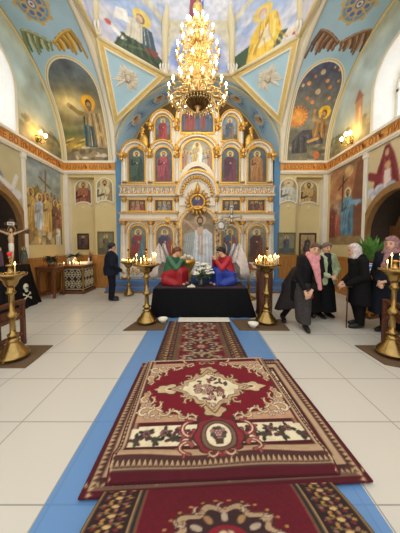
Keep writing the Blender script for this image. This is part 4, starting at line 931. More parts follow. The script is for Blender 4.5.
# the gate: painted veil of a white robed figure under a gilt arch
def veil(cv, w, h):
    cv.grad([(0, (120, 100, 70)), (.5, (156, 130, 88)), (1, (120, 92, 56))]); cv.cloud(5, .45, .75, (196, 168, 120), 7, .7)
    cv.poly([(w*.3, 0), (w*.95, 0), (w*.92, h*.62), (w*.75, h*.7), (w*.4, h*.68)], (206, 212, 218)); cv.poly([(w*.02, h*.1), (w*.3, h*.1), (w*.42, h*.66), (w*.1, h*.62)], (150, 156, 150)); cv.poly([(w*.5, h*.3), (w*.66, h*.3), (w*.64, h*.74), (w*.46, h*.72)], (204, 160, 120))
    for i in range(9): cv.line([(w*(.34+.065*i), 0), (w*(.44+.045*i), h*.6)], 2.2, [(176, 184, 196), (232, 234, 236)][i % 2])
    for i in range(4): cv.line([(w*(.06+.07*i), h*.12), (w*(.2+.06*i), h*.62)], 2, (176, 180, 170))
    cv.line([(w*.4, h*.7), (w*.2, h*.8), (w*.06, h*.84)], 8, (196, 150, 104)); cv.line([(w*.72, h*.68), (w*.88, h*.6)], 9, (206, 210, 214))
    cv.ell(w*.56, h*.84, w*.17, w*.17, (206, 160, 84)); cv.ell(w*.56, h*.83, w*.1, w*.125, (70, 46, 32)); cv.ell(w*.56, h*.82, w*.066, w*.09, (196, 146, 104)); cv.ell(w*.56, h*.775, w*.055, w*.05, (80, 52, 36)); cv.line([(w*.54, h*.83), (w*.51, h*.83)], 1.2, (40, 26, 20)); cv.line([(w*.59, h*.83), (w*.62, h*.83)], 1.2, (40, 26, 20))
gt = icon(181.5, 214.5, 209.5, 274, veil, 'tall veil in the gate painted with a white robed figure', res=70, frame=1.3)
hood(177.5, 218.5, 206.5, 228, .09)
m = MB(); (a, zt), (b, zb) = L2(177.5, 226), L2(218, 276); scrolls(m, a, a+.1, zb, zb+.2, -.06, 1)
for k in range(9):
    z = zb+(zt-zb)*(k+.5)/9
    for x in (a+.05, b-.05): m.tube([(x-.04, -.1, z-.07), (x+.05, -.12, z), (x-.03, -.1, z+.08)], [.02, .035, .015], 6)
m.build('gate_jamb_gilding', gold, scr)
for s, x in ((-1, 168), (1, 232)):
    (cx2, z2) = L2(x, 221); m = MB(); m.ball((cx2, -.1, z2), (.12, .05, .13), 8); m.build('gilt_medallion', gold, scr)
# ---------------------------------------------------------------- murals on the lower walls and piers (part of their walls)
def mural_side(sd, y0, y1, z0, z1, painter, label, res, keep=None):
    X = XL if sd < 0 else XR; w, h = abs(y1-y0)*100, (z1-z0)*100; cv = Cv(w, h, res); painter(cv, w, h); g_ = cv.a.mean(2, keepdims=True); cv.a = g_+(cv.a-g_)*.82+6
    o = canvas_mesh(cv, lambda u, v: (X-sd*.012, (y0+(y1-y0)*u), z0+(z1-z0)*v), 'mural', PAINT, WALLS[sd], keep=keep); o['label'] = label; return o
def crowd(cv, w, h):       # u from nave side to the pier
    cv.grad([(0, (110, 96, 62)), (.2, (150, 132, 88)), (.5, (150, 150, 110)), (.7, (150, 160, 150)), (1, (136, 154, 160))]); cv.cloud(4, .5, .75, (196, 190, 160), 5, .7)
    cv.poly([(0, h*.55), (w*.3, h*.72), (w*.4, h*.6), (0, h*.4)], (140, 120, 50)); cv.line([(w*.5, h*.4), (w*.52, h*.92)], 7, (120, 92, 54)); cv.line([(w*.34, h*.82), (w*.66, h*.72)], 6, (120, 92, 54))
    r = random.Random(5)
    for i in range(9): saint(cv, w*(.08+.1*i), h*(.34+.05*r.random()), h*.3, r.choice([(186, 150, 70), (150, 60, 44), (120, 110, 80), (170, 160, 130), (96, 70, 50)]), None, None)
    saint(cv, w*.12, h*.16, h*.5, (186, 140, 52), (206, 164, 74)); saint(cv, w*.34, h*.12, h*.5, (206, 208, 206), (176, 186, 196)); saint(cv, w*.56, h*.14, h*.52, (214, 164, 70), (226, 190, 104), (196, 160, 80)); saint(cv, w*.8, h*.12, h*.48, (140, 70, 50), (120, 84, 62)); saint(cv, w*.94, h*.1, h*.46, (150, 84, 56), None)
    for i in range(14): cv.ell(w*(.05+.9*r.random()), h*(.02+.14*r.random()), 10, 13, r.choice([(206, 190, 150), (150, 110, 60), (96, 100, 70), (190, 170, 110)]))
    saint(cv, w*.86, -h*.02, h*.3, (214, 208, 186), None, None); saint(cv, w*.22, 0, h*.2, (186, 150, 74), None, None); cv.mottle(10, .22, 6)
mural_side(-1, 6.4, 8.02, 1.55, 4.0, crowd, 'mural of a crowd of saints around a tall wooden cross on the left wall', 60)
def calling(cv, w, h):     # u from pier to the nave
    cv.grad([(0, (140, 108, 62)), (.25, (150, 110, 66)), (.4, (110, 110, 120)), (.6, (196, 120, 74)), (.8, (206, 142, 84)), (1, (140, 120, 80))]); cv.cloud(3, .45, .7, (176, 96, 56), 9, .7); cv.cloud(4, .55, .8, (214, 180, 120), 15, .8)
    cv.poly([(w*.62, h*.1), (w, h*.1), (w, h), (w*.82, h*.95), (w*.7, h*.6)], (128, 74, 46)); cv.cloud(9, .6, .85, (84, 96, 70), 2, .5)
    cv.line([(w*.4, h*.2), (w*.44, h*.86)], 6, (70, 48, 36)); cv.line([(w*.3, h*.72), (w*.56, h*.82)], 5, (70, 48, 36)); cv.ell(w*.6, h*.9, w*.12, w*.1, (214, 180, 110), al=.8)
    saint(cv, w*.58, h*.12, h*.58, (74, 128, 158), (96, 150, 176), (220, 200, 140), arm=(.28, .62), wide=1.15); cv.line([(w*.66, h*.52), (w*.92, h*.5)], 12, (110, 150, 180))
    saint(cv, w*.24, h*.1, h*.38, (186, 84, 66), (200, 110, 84), None, wide=1.3); saint(cv, w*.1, h*.1, h*.46, (140, 50, 44), None, None); cv.poly([(0, 0), (w, 0), (w, h*.1), (w*.5, h*.13), (0, h*.08)], (150, 122, 74)); cv.mottle(9, .24, 8)
mural_side(1, 8.02, 6.4, 1.55, 4.0, calling, 'sunset mural of a figure in a long blue cloak holding a cross on the right wall', 60)
def madonna(cv, w, h):
    cv.grad([(0, (206, 180, 120)), (1, (214, 196, 146))]); cv.mottle(4, .05, 2)
    w = w*.74
    cv.ell(w*.4, h*.86, w*.09, w*.09, (206, 150, 84)); cv.poly([(w*.12, h*.3), (w*.68, h*.26), (w*.6, h*.62), (w*.52, h*.84), (w*.44, h*.97), (w*.36, h*.97), (w*.29, h*.8), (w*.2, h*.6)], (140, 36, 46)); cv.ell(w*.4, h*.86, w*.055, h*.075, (92, 26, 36)); cv.ell(w*.4, h*.85, w*.04, h*.06, (206, 154, 112))
    for i in range(5): cv.line([(w*(.2+.1*i), h*.32), (w*(.32+.04*i), h*.74)], 6, [(104, 26, 36), (168, 56, 60)][i % 2])
    cv.line([(w*.24, h*.5), (w*.04, h*.58)], 20, (140, 36, 46)); cv.poly([(w*.34, h*.3), (w*.5, h*.3), (w*.48, h*.6), (w*.36, h*.6)], (226, 206, 196)); cv.ell(w*.42, h*.66, w*.06, w*.06, (206, 150, 84)); cv.ell(w*.42, h*.65, w*.034, h*.05, (206, 154, 112))
    for i in range(12): cv.ell(w*(.0+.045*i), h*(.28+.06*math.sin(i*1.3)), 14, 10, [(206, 204, 206), (170, 176, 190)][i % 2])
def kdoor(sd): 
    dy, dw, dz = DOOR[sd]
    return dy, dw, dz
dy, dw, dz = kdoor(1)
mural_side(1, 6.24, 4.2, 2.45, 4.0, madonna, 'mural of a red veiled mother and child over the right doorway', 60, keep=lambda u, v: (6.24-2.04*u-dy)**2+(2.45+1.55*v-dz)**2 > (dw+.1)**2)
def angel_m(cv, w, h):
    cv.grad([(0, (196, 176, 120)), (1, (186, 176, 130))]); cv.mottle(4, .08, 2)
    cv.poly([(w*.3, h*.3), (w*.75, h*.22), (w*.72, h*.5), (w*.55, h*.85), (w*.4, h*.8)], (110, 112, 140)); cv.ell(w*.5, h*.86, w*.07, w*.08, (206, 170, 100)); cv.ell(w*.5, h*.85, w*.045, h*.06, (200, 156, 120)); cv.line([(w*.6, h*.5), (w*.85, h*.32), (w*.92, h*.55)], 12, (214, 210, 200))
    for i in range(9): cv.ell(w*(.2+.09*i), h*(.2+.05*math.sin(i)), 16, 12, [(206, 204, 206), (160, 170, 190)][i % 2])
dy2, dw2, dz2 = kdoor(-1)
mural_side(-1, 4.2, 6.24, 2.5, 4.0, angel_m, 'mural of a grey blue robed figure over the left doorway', 60, keep=lambda u, v: (4.2+2.04*u-dy2)**2+(2.5+1.5*v-dz2)**2 > (dw2+.1)**2)
def pier_icon(x0, x1, yt, yb, Y, robe, cloak, hairc, label, bg=(176, 160, 116)):
    (a, _, zt), (b, _, zb) = atY(x0, yt, Y), atY(x1, yb, Y); w, h = b-a, zt-zb; r = w/2
    cv = Cv(w*100, h*100, 44, bg); cv.ell(w*50, h*100-w*50, w*50, w*50, [v*.9 for v in bg]); saint(cv, w*50, -h*45, h*142, robe, cloak, (206, 186, 130), hair=hairc, halo_r=.13, wide=1.35); cv.mottle(8, .14, int(x0))
    o = canvas_mesh(cv, lambda u, v: (a+w*u, 0*u+Y-.012, zb+h*v), 'arched_saint_painting', PAINT, pier, keep=lambda u, v: (((u-.5)*w)**2+np.maximum(v*h-(h-r), 0)**2 <= (r+.01)**2) & (v*h > .14*np.sqrt(np.maximum(0, 1-((u-.5)*2.0)**2)))); o['label'] = label
    m = MB(); m.sweep_arch((a+b)/2, zt-r, r, .035, Y-.04, Y+.01, n=18); m.box(a-.035, a, Y-.04, Y+.01, zb, zt-r); m.box(b, b+.035, Y-.04, Y+.01, zb, zt-r); m.sweep_arch((a+b)/2, zb-.02, r-.0, .04, Y-.04, Y+.01, n=14, rz=.14); f = m.build('white_moulding', white, o)
    m = MB(); m.ball(((a+b)/2, Y-.02, zb-.06), (.05, .02, .04), 8); m.build('relief_boss', white, o)
pier_icon(75.5, 91.5, 181, 206, YP+.2, (120, 66, 44), (160, 100, 70), (110, 70, 40), 'painted arched saint in brown on the left recessed pier')
pier_icon(97, 113, 178.5, 204.5, YP, (150, 130, 90), (206, 196, 160), (70, 56, 48), 'painted arched saint in white stole beside the left blue pier edge')
pier_icon(280.5, 296, 179, 205, YP, (176, 180, 160), (206, 206, 196), (200, 196, 186), 'painted arched white haired saint beside the right blue pier edge')
pier_icon(300.5, 316.5, 181.5, 206, YP+.2, (150, 120, 70), (196, 170, 110), (70, 52, 38), 'painted arched saint in ochre on the right recessed pier')
# ---------------------------------------------------------------- carpets
RUG = paint('rug_pile', .95, .35, 260)
CRIM, DRED, BRN, BEI, CRM, BLK = (116, 8, 28), (78, 8, 22), (70, 40, 34), (190, 160, 118), (226, 212, 176), (40, 26, 26)
def scroll(cv, x, y, s, rot, c=BEI, d=BRN, flip=1):
    s *= 1.12
    """an acanthus curl: a spiral stroke with leaf lobes"""
    pts = []; 
    for i in range(15):
        t = i/14; a = rot+flip*(t*4.6); r = s*(1-.78*t); pts.append((x+r*math.cos(a), y+r*math.sin(a)))
    cv.line(pts, s*.42, d); cv.line(pts, s*.3, c); cv.line(pts[1:9], s*.1, CRM)
    for i in (1, 4, 7):
        px, py = pts[i]; a = rot+flip*(i/14*4.6); cv.ell(px+s*.28*math.cos(a), py+s*.28*math.sin(a), s*.24, s*.15, d, rot=a); cv.ell(px+s*.27*math.cos(a), py+s*.27*math.sin(a), s*.19, s*.105, c, rot=a)
def rose(cv, x, y, r, c=(214, 190, 160), d=(110, 66, 60)):
    for i in range(6):
        a = i*PI/3; cv.ell(x+r*.55*math.cos(a), y+r*.55*math.sin(a), r*.5, r*.5, d); cv.ell(x+r*.52*math.cos(a), y+r*.52*math.sin(a), r*.38, r*.38, c)
    cv.ell(x, y, r*.42, r*.42, d); cv.ell(x, y, r*.24, r*.24, c)
def lobed(cx, cy, rx, ry, n, amp, ph=0, N=120, dia=.0):
    out = []
    for i in range(N):
        a = 2*PI*i/N; k = 1+amp*math.cos(n*a+ph)
        q = (1-dia)+dia/(abs(math.cos(a))+abs(math.sin(a))); out.append((cx+rx*k*q*math.cos(a), cy+ry*k*q*math.sin(a)))
    return out
def borders(cv, w, h, side=1.0):
    """centimetres; stripes from the edge inwards, the ends deeper than the sides"""
    cv.rect(0, w, 0, h, DRED)
    def fr(d, c, e=None): cv.rect(d*side, w-d*side, d*1.25, h-d*1.25, c)
    fr(3.5, BRN); fr(4, (150, 120, 92)); fr(4.6, BRN)
    n = int(w/3.6)
    for i in range(n):
        x = (i+.5)*w/n
        for y, s in ((8.2, 1), (h-8.2, -1)): cv.poly([(x-1.6, y-2.2*s), (x, y+1.8*s), (x+1.6, y-2.2*s), (x, y-1.0*s)], BEI)
    n = int(h/3.6)
    for i in range(n):
        y = (i+.5)*h/n
        for x, s in ((7*side, 1), (w-7*side, -1)): cv.poly([(x-2.2*s*side, y-1.6), (x+1.8*s*side, y), (x-2.2*s*side, y+1.6)], BEI)
    fr(9.6, DRED); fr(10.2, (186, 158, 122)); fr(15.4, (112, 74, 60)); fr(16, DRED); fr(18.4, BRN); fr(19.2, CRM)
def vine(cv, p0, p1, r, seed=0):
    rr = random.Random(seed); L = math.hypot(p1[0]-p0[0], p1[1]-p0[1]); n = max(2, int(L/(r*1.05))); ux, uy = (p1[0]-p0[0])/L, (p1[1]-p0[1])/L
    prev = None
    for i in range(n):
        t = (i+.5)/n*L; o = r*.42*(1 if i % 2 else -1); x, y = p0[0]+ux*t-uy*o, p0[1]+uy*t+ux*o
        if prev: cv.line([prev, (x, y)], r*.2, (60, 56, 44))
        prev = (x, y)
        for k in range(5): a = rr.uniform(0, 6.28); cv.ell(x+r*.6*math.cos(a), y+r*.6*math.sin(a), r*.42, r*.22, [(48, 42, 36), (84, 52, 48), (66, 66, 48)][k % 3], rot=a)
        rose(cv, x, y, r*.5, (150, 104, 96), (64, 36, 36)) if i % 2 else cv.ell(x, y, r*.4, r*.4, (70, 62, 48))
def cartouche(cv, x, y, s):
    for k in (-1, 1):
        scroll(cv, x+k*21*s, y+6*s, 8.5*s, PI/2 if k > 0 else PI/2, (150, 70, 66), DRED, -k); scroll(cv, x+k*23*s, y-8*s, 8*s, -PI/2, (150, 84, 70), DRED, k)
    cv.poly(lobed(x, y, 19.5*s, 20.5*s, 8, .06), BRN); cv.poly(lobed(x, y, 18*s, 19*s, 8, .06), (134, 40, 48)); cv.ell(x, y, 14.5*s, 16.5*s, BRN); cv.ell(x, y, 13*s, 15*s, (120, 92, 74)); cv.ell(x, y+1*s, 10.5*s, 12*s, BRN); cv.ell(x, y+1*s, 9.6*s, 11*s, CRM)
    for i in range(9):
        a = i*.7; cv.ell(x+4.6*s*math.cos(a), y+3*s+4.4*s*math.sin(a), 2.3*s, 1.9*s, [(84, 50, 50), (150, 116, 104), (74, 78, 60)][i % 3])
    rose(cv, x, y+3*s, 3.4*s, (190, 150, 140), (90, 48, 48)); cv.poly([(x-2.6*s, y-7*s), (x+2.6*s, y-7*s), (x+3.4*s, y-2*s), (x-3.4*s, y-2*s)], (84, 56, 46))
    for k in (-1, 1): scroll(cv, x+k*7*s, y-16*s, 4*s, 0 if k < 0 else PI, (176, 120, 90), BRN, k)
def medallion(cv, x, y, s=1.0):
    for k in (-1, 1):                    # pointed side palmettes
        cv.poly(lobed(x+k*44*s, y, 13*s, 8.5*s, 5, .16), BRN); cv.poly(lobed(x+k*44*s, y, 11.6*s, 7.2*s, 5, .16), (206, 178, 138)); cv.ell(x+k*43*s, y, 5*s, 3.2*s, CRM); cv.ell(x+k*43*s, y, 3*s, 1.8*s, (110, 60, 52))
        cv.poly([(x+k*52*s, y-4*s), (x+k*60*s, y), (x+k*52*s, y+4*s)], (206, 178, 138))
    for k in (-1, 1): cv.poly(lobed(x, y+k*32*s, 11*s, 9*s, 5, .14), BRN); cv.poly(lobed(x, y+k*32*s, 9.6*s, 7.6*s, 5, .14), BEI); cv.ell(x, y+k*31*s, 4*s, 3*s, (110, 60, 52))
    cv.poly(lobed(x, y, 41*s, 34*s, 12, .07, 0, 160, .9), BRN); cv.poly(lobed(x, y, 39.5*s, 32.6*s, 12, .07, 0, 160, .9), BEI); cv.poly(lobed(x, y, 34*s, 27.5*s, 12, .055, 0, 160, .9), BRN); cv.poly(lobed(x, y, 33*s, 26.5*s, 12, .055, 0, 160, .9), CRM)
    r = random.Random(3)
    for i in range(16):
        a = 2*PI*i/16; q = .8 if i % 2 else .9; scroll(cv, x+36*s*q*math.cos(a), y+29*s*q*math.sin(a), 4.4*s, a, BEI, BRN, 1 if i % 2 else -1)
    for i in range(46):
        a = r.uniform(0, 6.28); d = r.random()**.6; cv.ell(x+19*s*d*math.cos(a), y+19*s*d*math.sin(a), 3.1*s, 1.6*s, r.choice([(84, 52, 48), (110, 84, 62), (70, 66, 50), (140, 70, 70)]), rot=r.uniform(0, 3))
    for i in range(11):
        a = r.uniform(0, 6.28); d = r.random()**.6; rose(cv, x+15*s*d*math.cos(a), y+15*s*d*math.sin(a), 3.6*s, (206, 176, 150), (96, 52, 52))
def spandrel(cv, x, y, sx, sy, W=62, H=60, seed=0):
    """corner of scrolling beige acanthus, (x, y) the corner, growing inwards"""
    T = lambda a, b: (x+sx*a, y+sy*b)
    P = [(0, 0), (W, 0), (W, 3), (W*.86, 5), (W*.7, 8), (W*.5, 9), (W*.36, 13), (W*.24, 17), (W*.17, 26), (W*.12, H*.75), (4, H), (0, H)]
    cv.poly([T(a*1.06, b*1.08) for a, b in P], BRN); cv.poly([T(a, b) for a, b in P], (186, 148, 112))
    for i, (a, b, s, ro, fl) in enumerate([(W*.9, 4, 4.2, 0, 1), (W*.75, 7, 5.2, .3, -1), (W*.58, 8, 6, .2, 1), (W*.42, 12, 6, .5, -1), (W*.26, 10, 6.4, .6, 1), (W*.27, 21, 5.2, .9, -1), (W*.1, 12, 7, .8, 1), (W*.13, 27, 5.6, 1.2, -1), (W*.06, H*.72, 5, 1.5, 1), (W*.05, H*.92, 4.2, 1.5, -1)]):
        scroll(cv, *T(a, b), s, math.atan2(sy*math.sin(ro), sx*math.cos(ro)), [(222, 202, 164), (206, 172, 130)][i % 2], BRN, fl*sx*sy)
    for a, b in ((W*.16, 7), (W*.34, 6), (7, H*.55)): rose(cv, *T(a, b), 3.2)
def rug_canvas(w, h, res, side=1.0, med=None):
    cv = Cv(w, h, res, DRED); borders(cv, w, h, side); s = side; r = 6.6
    vine(cv, (24*side, 33.5), (w-24*side, 33.5), r, 1); vine(cv, (24*side, h-33.5), (w-24*side, h-33.5), r, 2)
    if side > .6: vine(cv, (26*side, 24), (26*side, h-24), 5, 3); vine(cv, (w-26*side, 24), (w-26*side, h-24), 5, 4)
    e0 = 43.
    if side < .6:
        for xa, xb in ((18*s, 34*s), (w-34*s, w-18*s)): cv.rect(xa, xb, e0-2, h-e0+2, (96, 40, 40)); cv.rect(xa+1.6, xb-1.6, e0-2, h-e0+2, (150, 116, 90))
    cv.rect(33*s, w-33*s, e0, h-e0, BRN); cv.rect(34*s, w-34*s, e0+1, h-e0-1, DRED); cv.rect(37*s, w-37*s, e0+4, h-e0-4, (146, 44, 52)); cv.rect((38 if s > .6 else 22)*s, w-(38 if s > .6 else 22)*s, e0+5, h-e0-5, CRIM)
    for sx, x in ((1, (36 if s > .6 else 22)*s), (-1, w-(36 if s > .6 else 22)*s)):
        for sy, y in ((1, e0+4.5), (-1, h-e0-4.5)): spandrel(cv, x, y, sx, sy, 60 if s > .6 else 52, 40)
    for sy, y in ((1, 32), (-1, h-32)): cartouche(cv, w/2, y-sy*1, 1.02)
    medallion(cv, w/2, h/2 if med is None else med, 1.0)
    cv.mottle(40, .07, 2); return cv
def quad(c, u, v):      # bilinear corners NL, NR, FR, FL
    (ax, ay), (bx, by), (cx_, cy_), (dx, dy) = c
    return (ax*(1-u)+bx*u)*(1-v)+(dx*(1-u)+cx_*u)*v, (ay*(1-u)+by*u)*(1-v)+(dy*(1-u)+cy_*u)*v
# runner down the aisle, dark border with golden sprigs and a chain of medallions
def runner_canvas(w, h, res, meds):
    cv = Cv(w, h, res, (44, 24, 28)); 
    for d, c in ((1, (150, 120, 70)), (2.2, (44, 24, 28)), (24, (164, 130, 84)), (25.4, (40, 34, 34)), (28, (150, 116, 76)), (29.2, (100, 8, 28))):
        cv.rect(d, w-d, 0, h, c)
    r = random.Random(2); n = int(h/8)
    for i in range(n):
        for x0 in (13, w-13):
            y = (i+.5)*h/n
            for k in range(9): a = 2*PI*k/9; cv.ell(x0+7.2*math.cos(a), y+3.4*math.sin(a), 1.5, 1.1, [(178, 134, 66), (150, 110, 84), (120, 40, 44)][k % 3], rot=a)
            cv.ell(x0, y, 2.2, 1.6, (206, 170, 110)); cv.line([(x0-9*(1 if i % 2 else -1), y), (x0+8*(1 if i % 2 else -1), y+3.5)], .8, (120, 100, 60))
    for i in range(int(h/6)):
        for j in range(int((w-60)/6)):
            x = 31+6*j+(3 if i % 2 else 0); y = 6*i; cv.line([(x, y), (x+2.4, y+3), (x, y+6)], .7, (84, 10, 26)); cv.line([(x+5, y), (x+2.6, y+3)], .7, (84, 10, 26))
    for y in meds:
        cv.poly(lobed(w/2, y, 30, 26, 10, .1), (66, 40, 36)); cv.poly(lobed(w/2, y, 28.4, 24.4, 10, .1), (176, 146, 112)); cv.poly(lobed(w/2, y, 24, 20, 10, .1), (56, 32, 34)); 
        for i in range(12):
            a = 2*PI*i/12; cv.ell(w/2+18*math.cos(a), y+15*math.sin(a), 3.6, 2.0, [(160, 124, 80), (176, 158, 136)][i % 2], rot=a); scroll(cv, w/2+27*math.cos(a), y+23*math.sin(a), 3.6, a, (170, 140, 112), (60, 36, 36))
        cv.ell(w/2, y, 11, 9, (136, 24, 40)); rose(cv, w/2, y, 6.5, (206, 180, 140), (92, 48, 48))
        for i in range(26): a = 2*PI*i/26; cv.ell(w/2+33*math.cos(a), y+29*math.sin(a), 1.2, 1.0, (170, 126, 66))
    cv.mottle(36, .07, 4); return cv
def lay(cv, corners, name, zf, label, cat, th=.014, border=(70, 14, 28)):
    top = lambda u, v: quad(corners, u, v)+(zf(u, v),)
    bot = lambda u, v: quad(corners, u, v)+(zf(u, v)-th,)
    o = canvas_mesh(cv, top, name, RUG, back=bot, border=border, smooth=True); return tag(o, label, cat)
rf = runner_canvas(122, 205, 64, [30, 78, 126, 174])
lay(rf, [(-.60, 2.78), (.70, 2.72), (.61, 4.60), (-.60, 4.60)], 'carpet_runner', lambda u, v: .016+0*u, 'dark red carpet runner with a chain of medallions, leading to the black bier', 'carpet')
lower = rug_canvas(190, 160, 180)
lay(lower, [(-.746, 1.335), (1.152, 1.441), (1.075, 3.03), (-.735, 2.93)], 'rug', lambda u, v: .031+.004*np.sin(u*9)*np.sin(v*7)*(v > .25), 'larger patterned red rug lying underneath, its beige border showing at both sides', 'rug')
upper = rug_canvas(153, 190, 210, side=.36, med=92)
# the top rug: its far border is folded under, the near end puckers into a low ridge
upper.a = upper.a[:int(upper.Y*.785)]; upper.ny = int(upper.ny*.785); upper.Y = upper.ny*upper.ss; upper.a = upper.a[:upper.Y]; upper.H *= .785
def zup(u, v):
    ridge = .055*np.exp(-((v-.085)/.055)**2)*(.75+.25*np.sin(u*11+.6)); wav = .007*np.sin(v*24+u*3)*np.exp(-((v-.22)/.16)**2)
    return .066+ridge+wav-.018*np.exp(-(v/.022)**2)+.012*np.exp(-((v-1)/.02)**2)
up_o = lay(upper, [(-.605, 1.405), (.955, 1.475), (.842, 2.985), (-.652, 2.885)], 'rug', zup, 'smaller crimson rug on top with a cream floral medallion and a puckered near edge', 'rug', .022)
m = MB()                                        # thick folded far edge
pf = [quad([(-.605, 1.405), (.955, 1.475), (.842, 2.985), (-.652, 2.885)], u, 1.0)+(.064,) for u in np.linspace(0, 1, 24)]
m.tube(pf, .018, 8); m.build('folded_edge', mat('rug_backing', (176, 150, 124), .9, var=.3, scale=40), up_o)
rn = runner_canvas(152, 118, 170, [70])
rn.mottle(3, .02, 1)
def znear(u, v): return .02+.11*(1-np.clip((v-.5)/.5, 0, 1)**1.6)*np.clip(1-.0*v, 0, 1)
near = lay(rn, [(-.64, .55), (.945, .55), (.87, 1.46), (-.60, 1.40)], 'carpet_runner', znear, 'nearest dark red runner with golden sprigged border, bulging at the bottom of the picture', 'carpet', .12, (60, 14, 26))
# brown mats under the brass stands
matm = mat('brown_mat', (104, 80, 54), .95, var=.2, scale=60, bump=.4, bscale=200)
def floor_mat(pts, label):
    m = MB(); n = len(pts); vs = [(x, y, .001) for x, y in pts]+[(x, y, .013) for x, y in pts]; cx = sum(p[0] for p in pts)/n; cy = sum(p[1] for p in pts)/n
    vs += [(cx+(x-cx)*.97, cy+(y-cy)*.97, .017) for x, y in pts]
    m.add(vs, [tuple(range(n-1, -1, -1))]+[(i, (i+1) % n, n+(i+1) % n, n+i) for i in range(n)]+[(n+i, n+(i+1) % n, 2*n+(i+1) % n, 2*n+i) for i in range(n)]+[tuple(2*n+i for i in range(n))])
    return tag(m.build('floor_mat', matm), label, 'mat')
floor_mat([(-1.39, 4.11), (-.64, 4.13), (-.64, 4.72), (-1.25, 4.72)], 'brown mat under the brass candle stand left of the black bier')
floor_mat([(.74, 4.13), (1.66, 4.11), (1.70, 4.72), (.66, 4.72)], 'brown mat under the brass candle stand right of the black bier')
floor_mat([(-3.3, 2.86), (-2.22, 2.86), (-2.27, 3.5), (-3.3, 3.5)], 'brown mat under the brass stand at the left edge of the picture')
floor_mat([(2.44, 2.94), (2.6, 2.86), (3.4, 2.86), (3.4, 3.5), (2.42, 3.5)], 'brown mat under the brass stand at the right edge of the picture')
# ---------------------------------------------------------------- brass candle stands
brass = mat('polished_brass', (164, 134, 78), .27, .9, var=.15, scale=14, bump=.05, bscale=40)
brassd = mat('worn_brass', (168, 130, 66), .34, .85, var=.25, scale=20)
wax = mat('candle_wax', (232, 206, 140), .5, var=.06)
waxw = mat('white_wax', (240, 234, 214), .5, var=.04)
FLAME = glow('flame', (255, 176, 84), 16.); RED = mat('red_glass', (170, 16, 30), .12, var=0, emit=(200, 20, 30), es=.5)
wick = mat('wick', (30, 24, 20), .8, var=0)
def candle(x, y, z, h, r=.006, label=None, group=None, lit=True, m=None):
    q = MB(); q.tube([(0, 0, 0), (0, 0, h*.5), (.002, .001, h)], [r, r, r*.9], 7)
    o = q.build('candle', m or wax, loc=(x, y, z)); tag(o, label, 'candle', group)
    q = MB(); q.tube([(.002, .001, h-.002), (.002, .002, h+.012)], .0012, 5); q.build('wick', wick, o)
    if lit: q = MB(); q.lathe([(.001, 0), (.008, .008), (.0095, .017), (.006, .032), (.0005, .05)], (.002, .002, h+.004), 8); q.build('flame', FLAME, o)
    return o
def stand(name, label, x, y, h, tray, basr, fat=1., lamp=None, tiers=True):
    t = thing(name, label, 'candle stand', (x, y, .017 if y < 6 else 0))
    m = MB(); b = basr; m.lathe([(b, .035), (b, .06), (b*.93, .075), (b*.86, .1), (b*.62, .15), (b*.55, .18), (b*.36, .225), (b*.34, .24), (b*.46, .25), (b*.3, .275), (b*.22, .3)], n=28); m.build('base', brass, t)
    for k in range(3):
        a = 2*PI*k/3-PI/2; m = MB(); m.ball((b*.85*math.cos(a), b*.85*math.sin(a), .025), (.03, .03, .025), 8); m.build('foot', brass, t)
    c = .034*fat; m = MB(); e = h-.17
    pr = [(c*.9, .29), (c*1.9, .315), (c*2.0, .335), (c*1.1, .36), (c*1.05, .4), (c*1.0, h*.47), (c*1.5, h*.48), (c*2.05, h*.505), (c*2.05, h*.52), (c*1.4, h*.545), (c*1.0, h*.56), (c*.95, e-.12), (c*1.5, e-.1), (c*1.9, e-.08), (c*1.2, e-.05), (c*1.3, e)]
    m.lathe(pr, n=20); m.build('column', brass, t)
    m = MB(); m.lathe([(c*1.2, e-.02), (tray*.42, e+.03), (tray*.5, e+.08), (tray*.78, e+.13), (tray, e+.15), (tray*1.02, e+.175), (tray*.97, e+.175), (tray*.9, e+.158), (.02, e+.155)], n=32); tr = m.build('tray', brass, t)
    m = MB(); m.lathe([(.05, e+.155), (.055, e+.19), (.03, e+.2), (.022, e+.26), (.05, e+.275), (.05, e+.29), (.02, e+.3)], n=16); m.build('tray_centre', brass, t)
    m = MB()
    n = 12
    for k in range(n):
        a = 2*PI*k/n; m.lathe([(.011, 0), (.013, .025), (.009, .026)], (tray*.8*math.cos(a), tray*.8*math.sin(a), e+.157), 8)
    m.build('candle_sockets', brass, t)['kind'] = 'stuff'
    if lamp:
        m = MB(); m.tube([(0, 0, e+.29), (0, 0, e+.29+lamp)], .008, 8); m.lathe([(.008, e+.29+lamp-.03), (.024, e+.29+lamp), (.024, e+.3+lamp)], n=12); m.build('lamp_stem', brass, t)
        m = MB(); m.lathe([(.01, e+.3+lamp), (.024, e+.32+lamp), (.028, e+.35+lamp), (.025, e+.36+lamp)], n=14); m.build('red_lamp_glass' if x < -2.5 else 'lamp_glass', RED if x < -2.5 else mat('brown_lamp_glass', (92, 40, 26), .2, var=.1), t)
    return e+.157+(.017 if y < 6 else 0)
R5 = random.Random(5)
def ring_candles(x, y, z, rad, n, hs, label, group, a0=0., jit=.02, span=2*PI):
    for i in range(n):
        a = a0+span*i/n+R5.uniform(-.1, .1); rr = rad*R5.uniform(.72, 1.0); candle(x+rr*math.cos(a), y+rr*math.sin(a), z, R5.uniform(*hs), .0065, label, group)
z = stand('candle_stand', 'tall brass candle stand with lit candles, standing left of the black bier', -1.035, 4.5, 1.17, .265, .20, 1.2, .12)
ring_candles(-1.035, 4.5, z, .2, 12, (.05, .2), 'thin lit candle on the brass stand left of the black bier', 'candles on the stand left of the bier')
z = stand('candle_stand', 'tall brass candle stand crowded with lit candles, right of the black bier', 1.335, 4.5, 1.17, .27, .21, 1.2, .14)
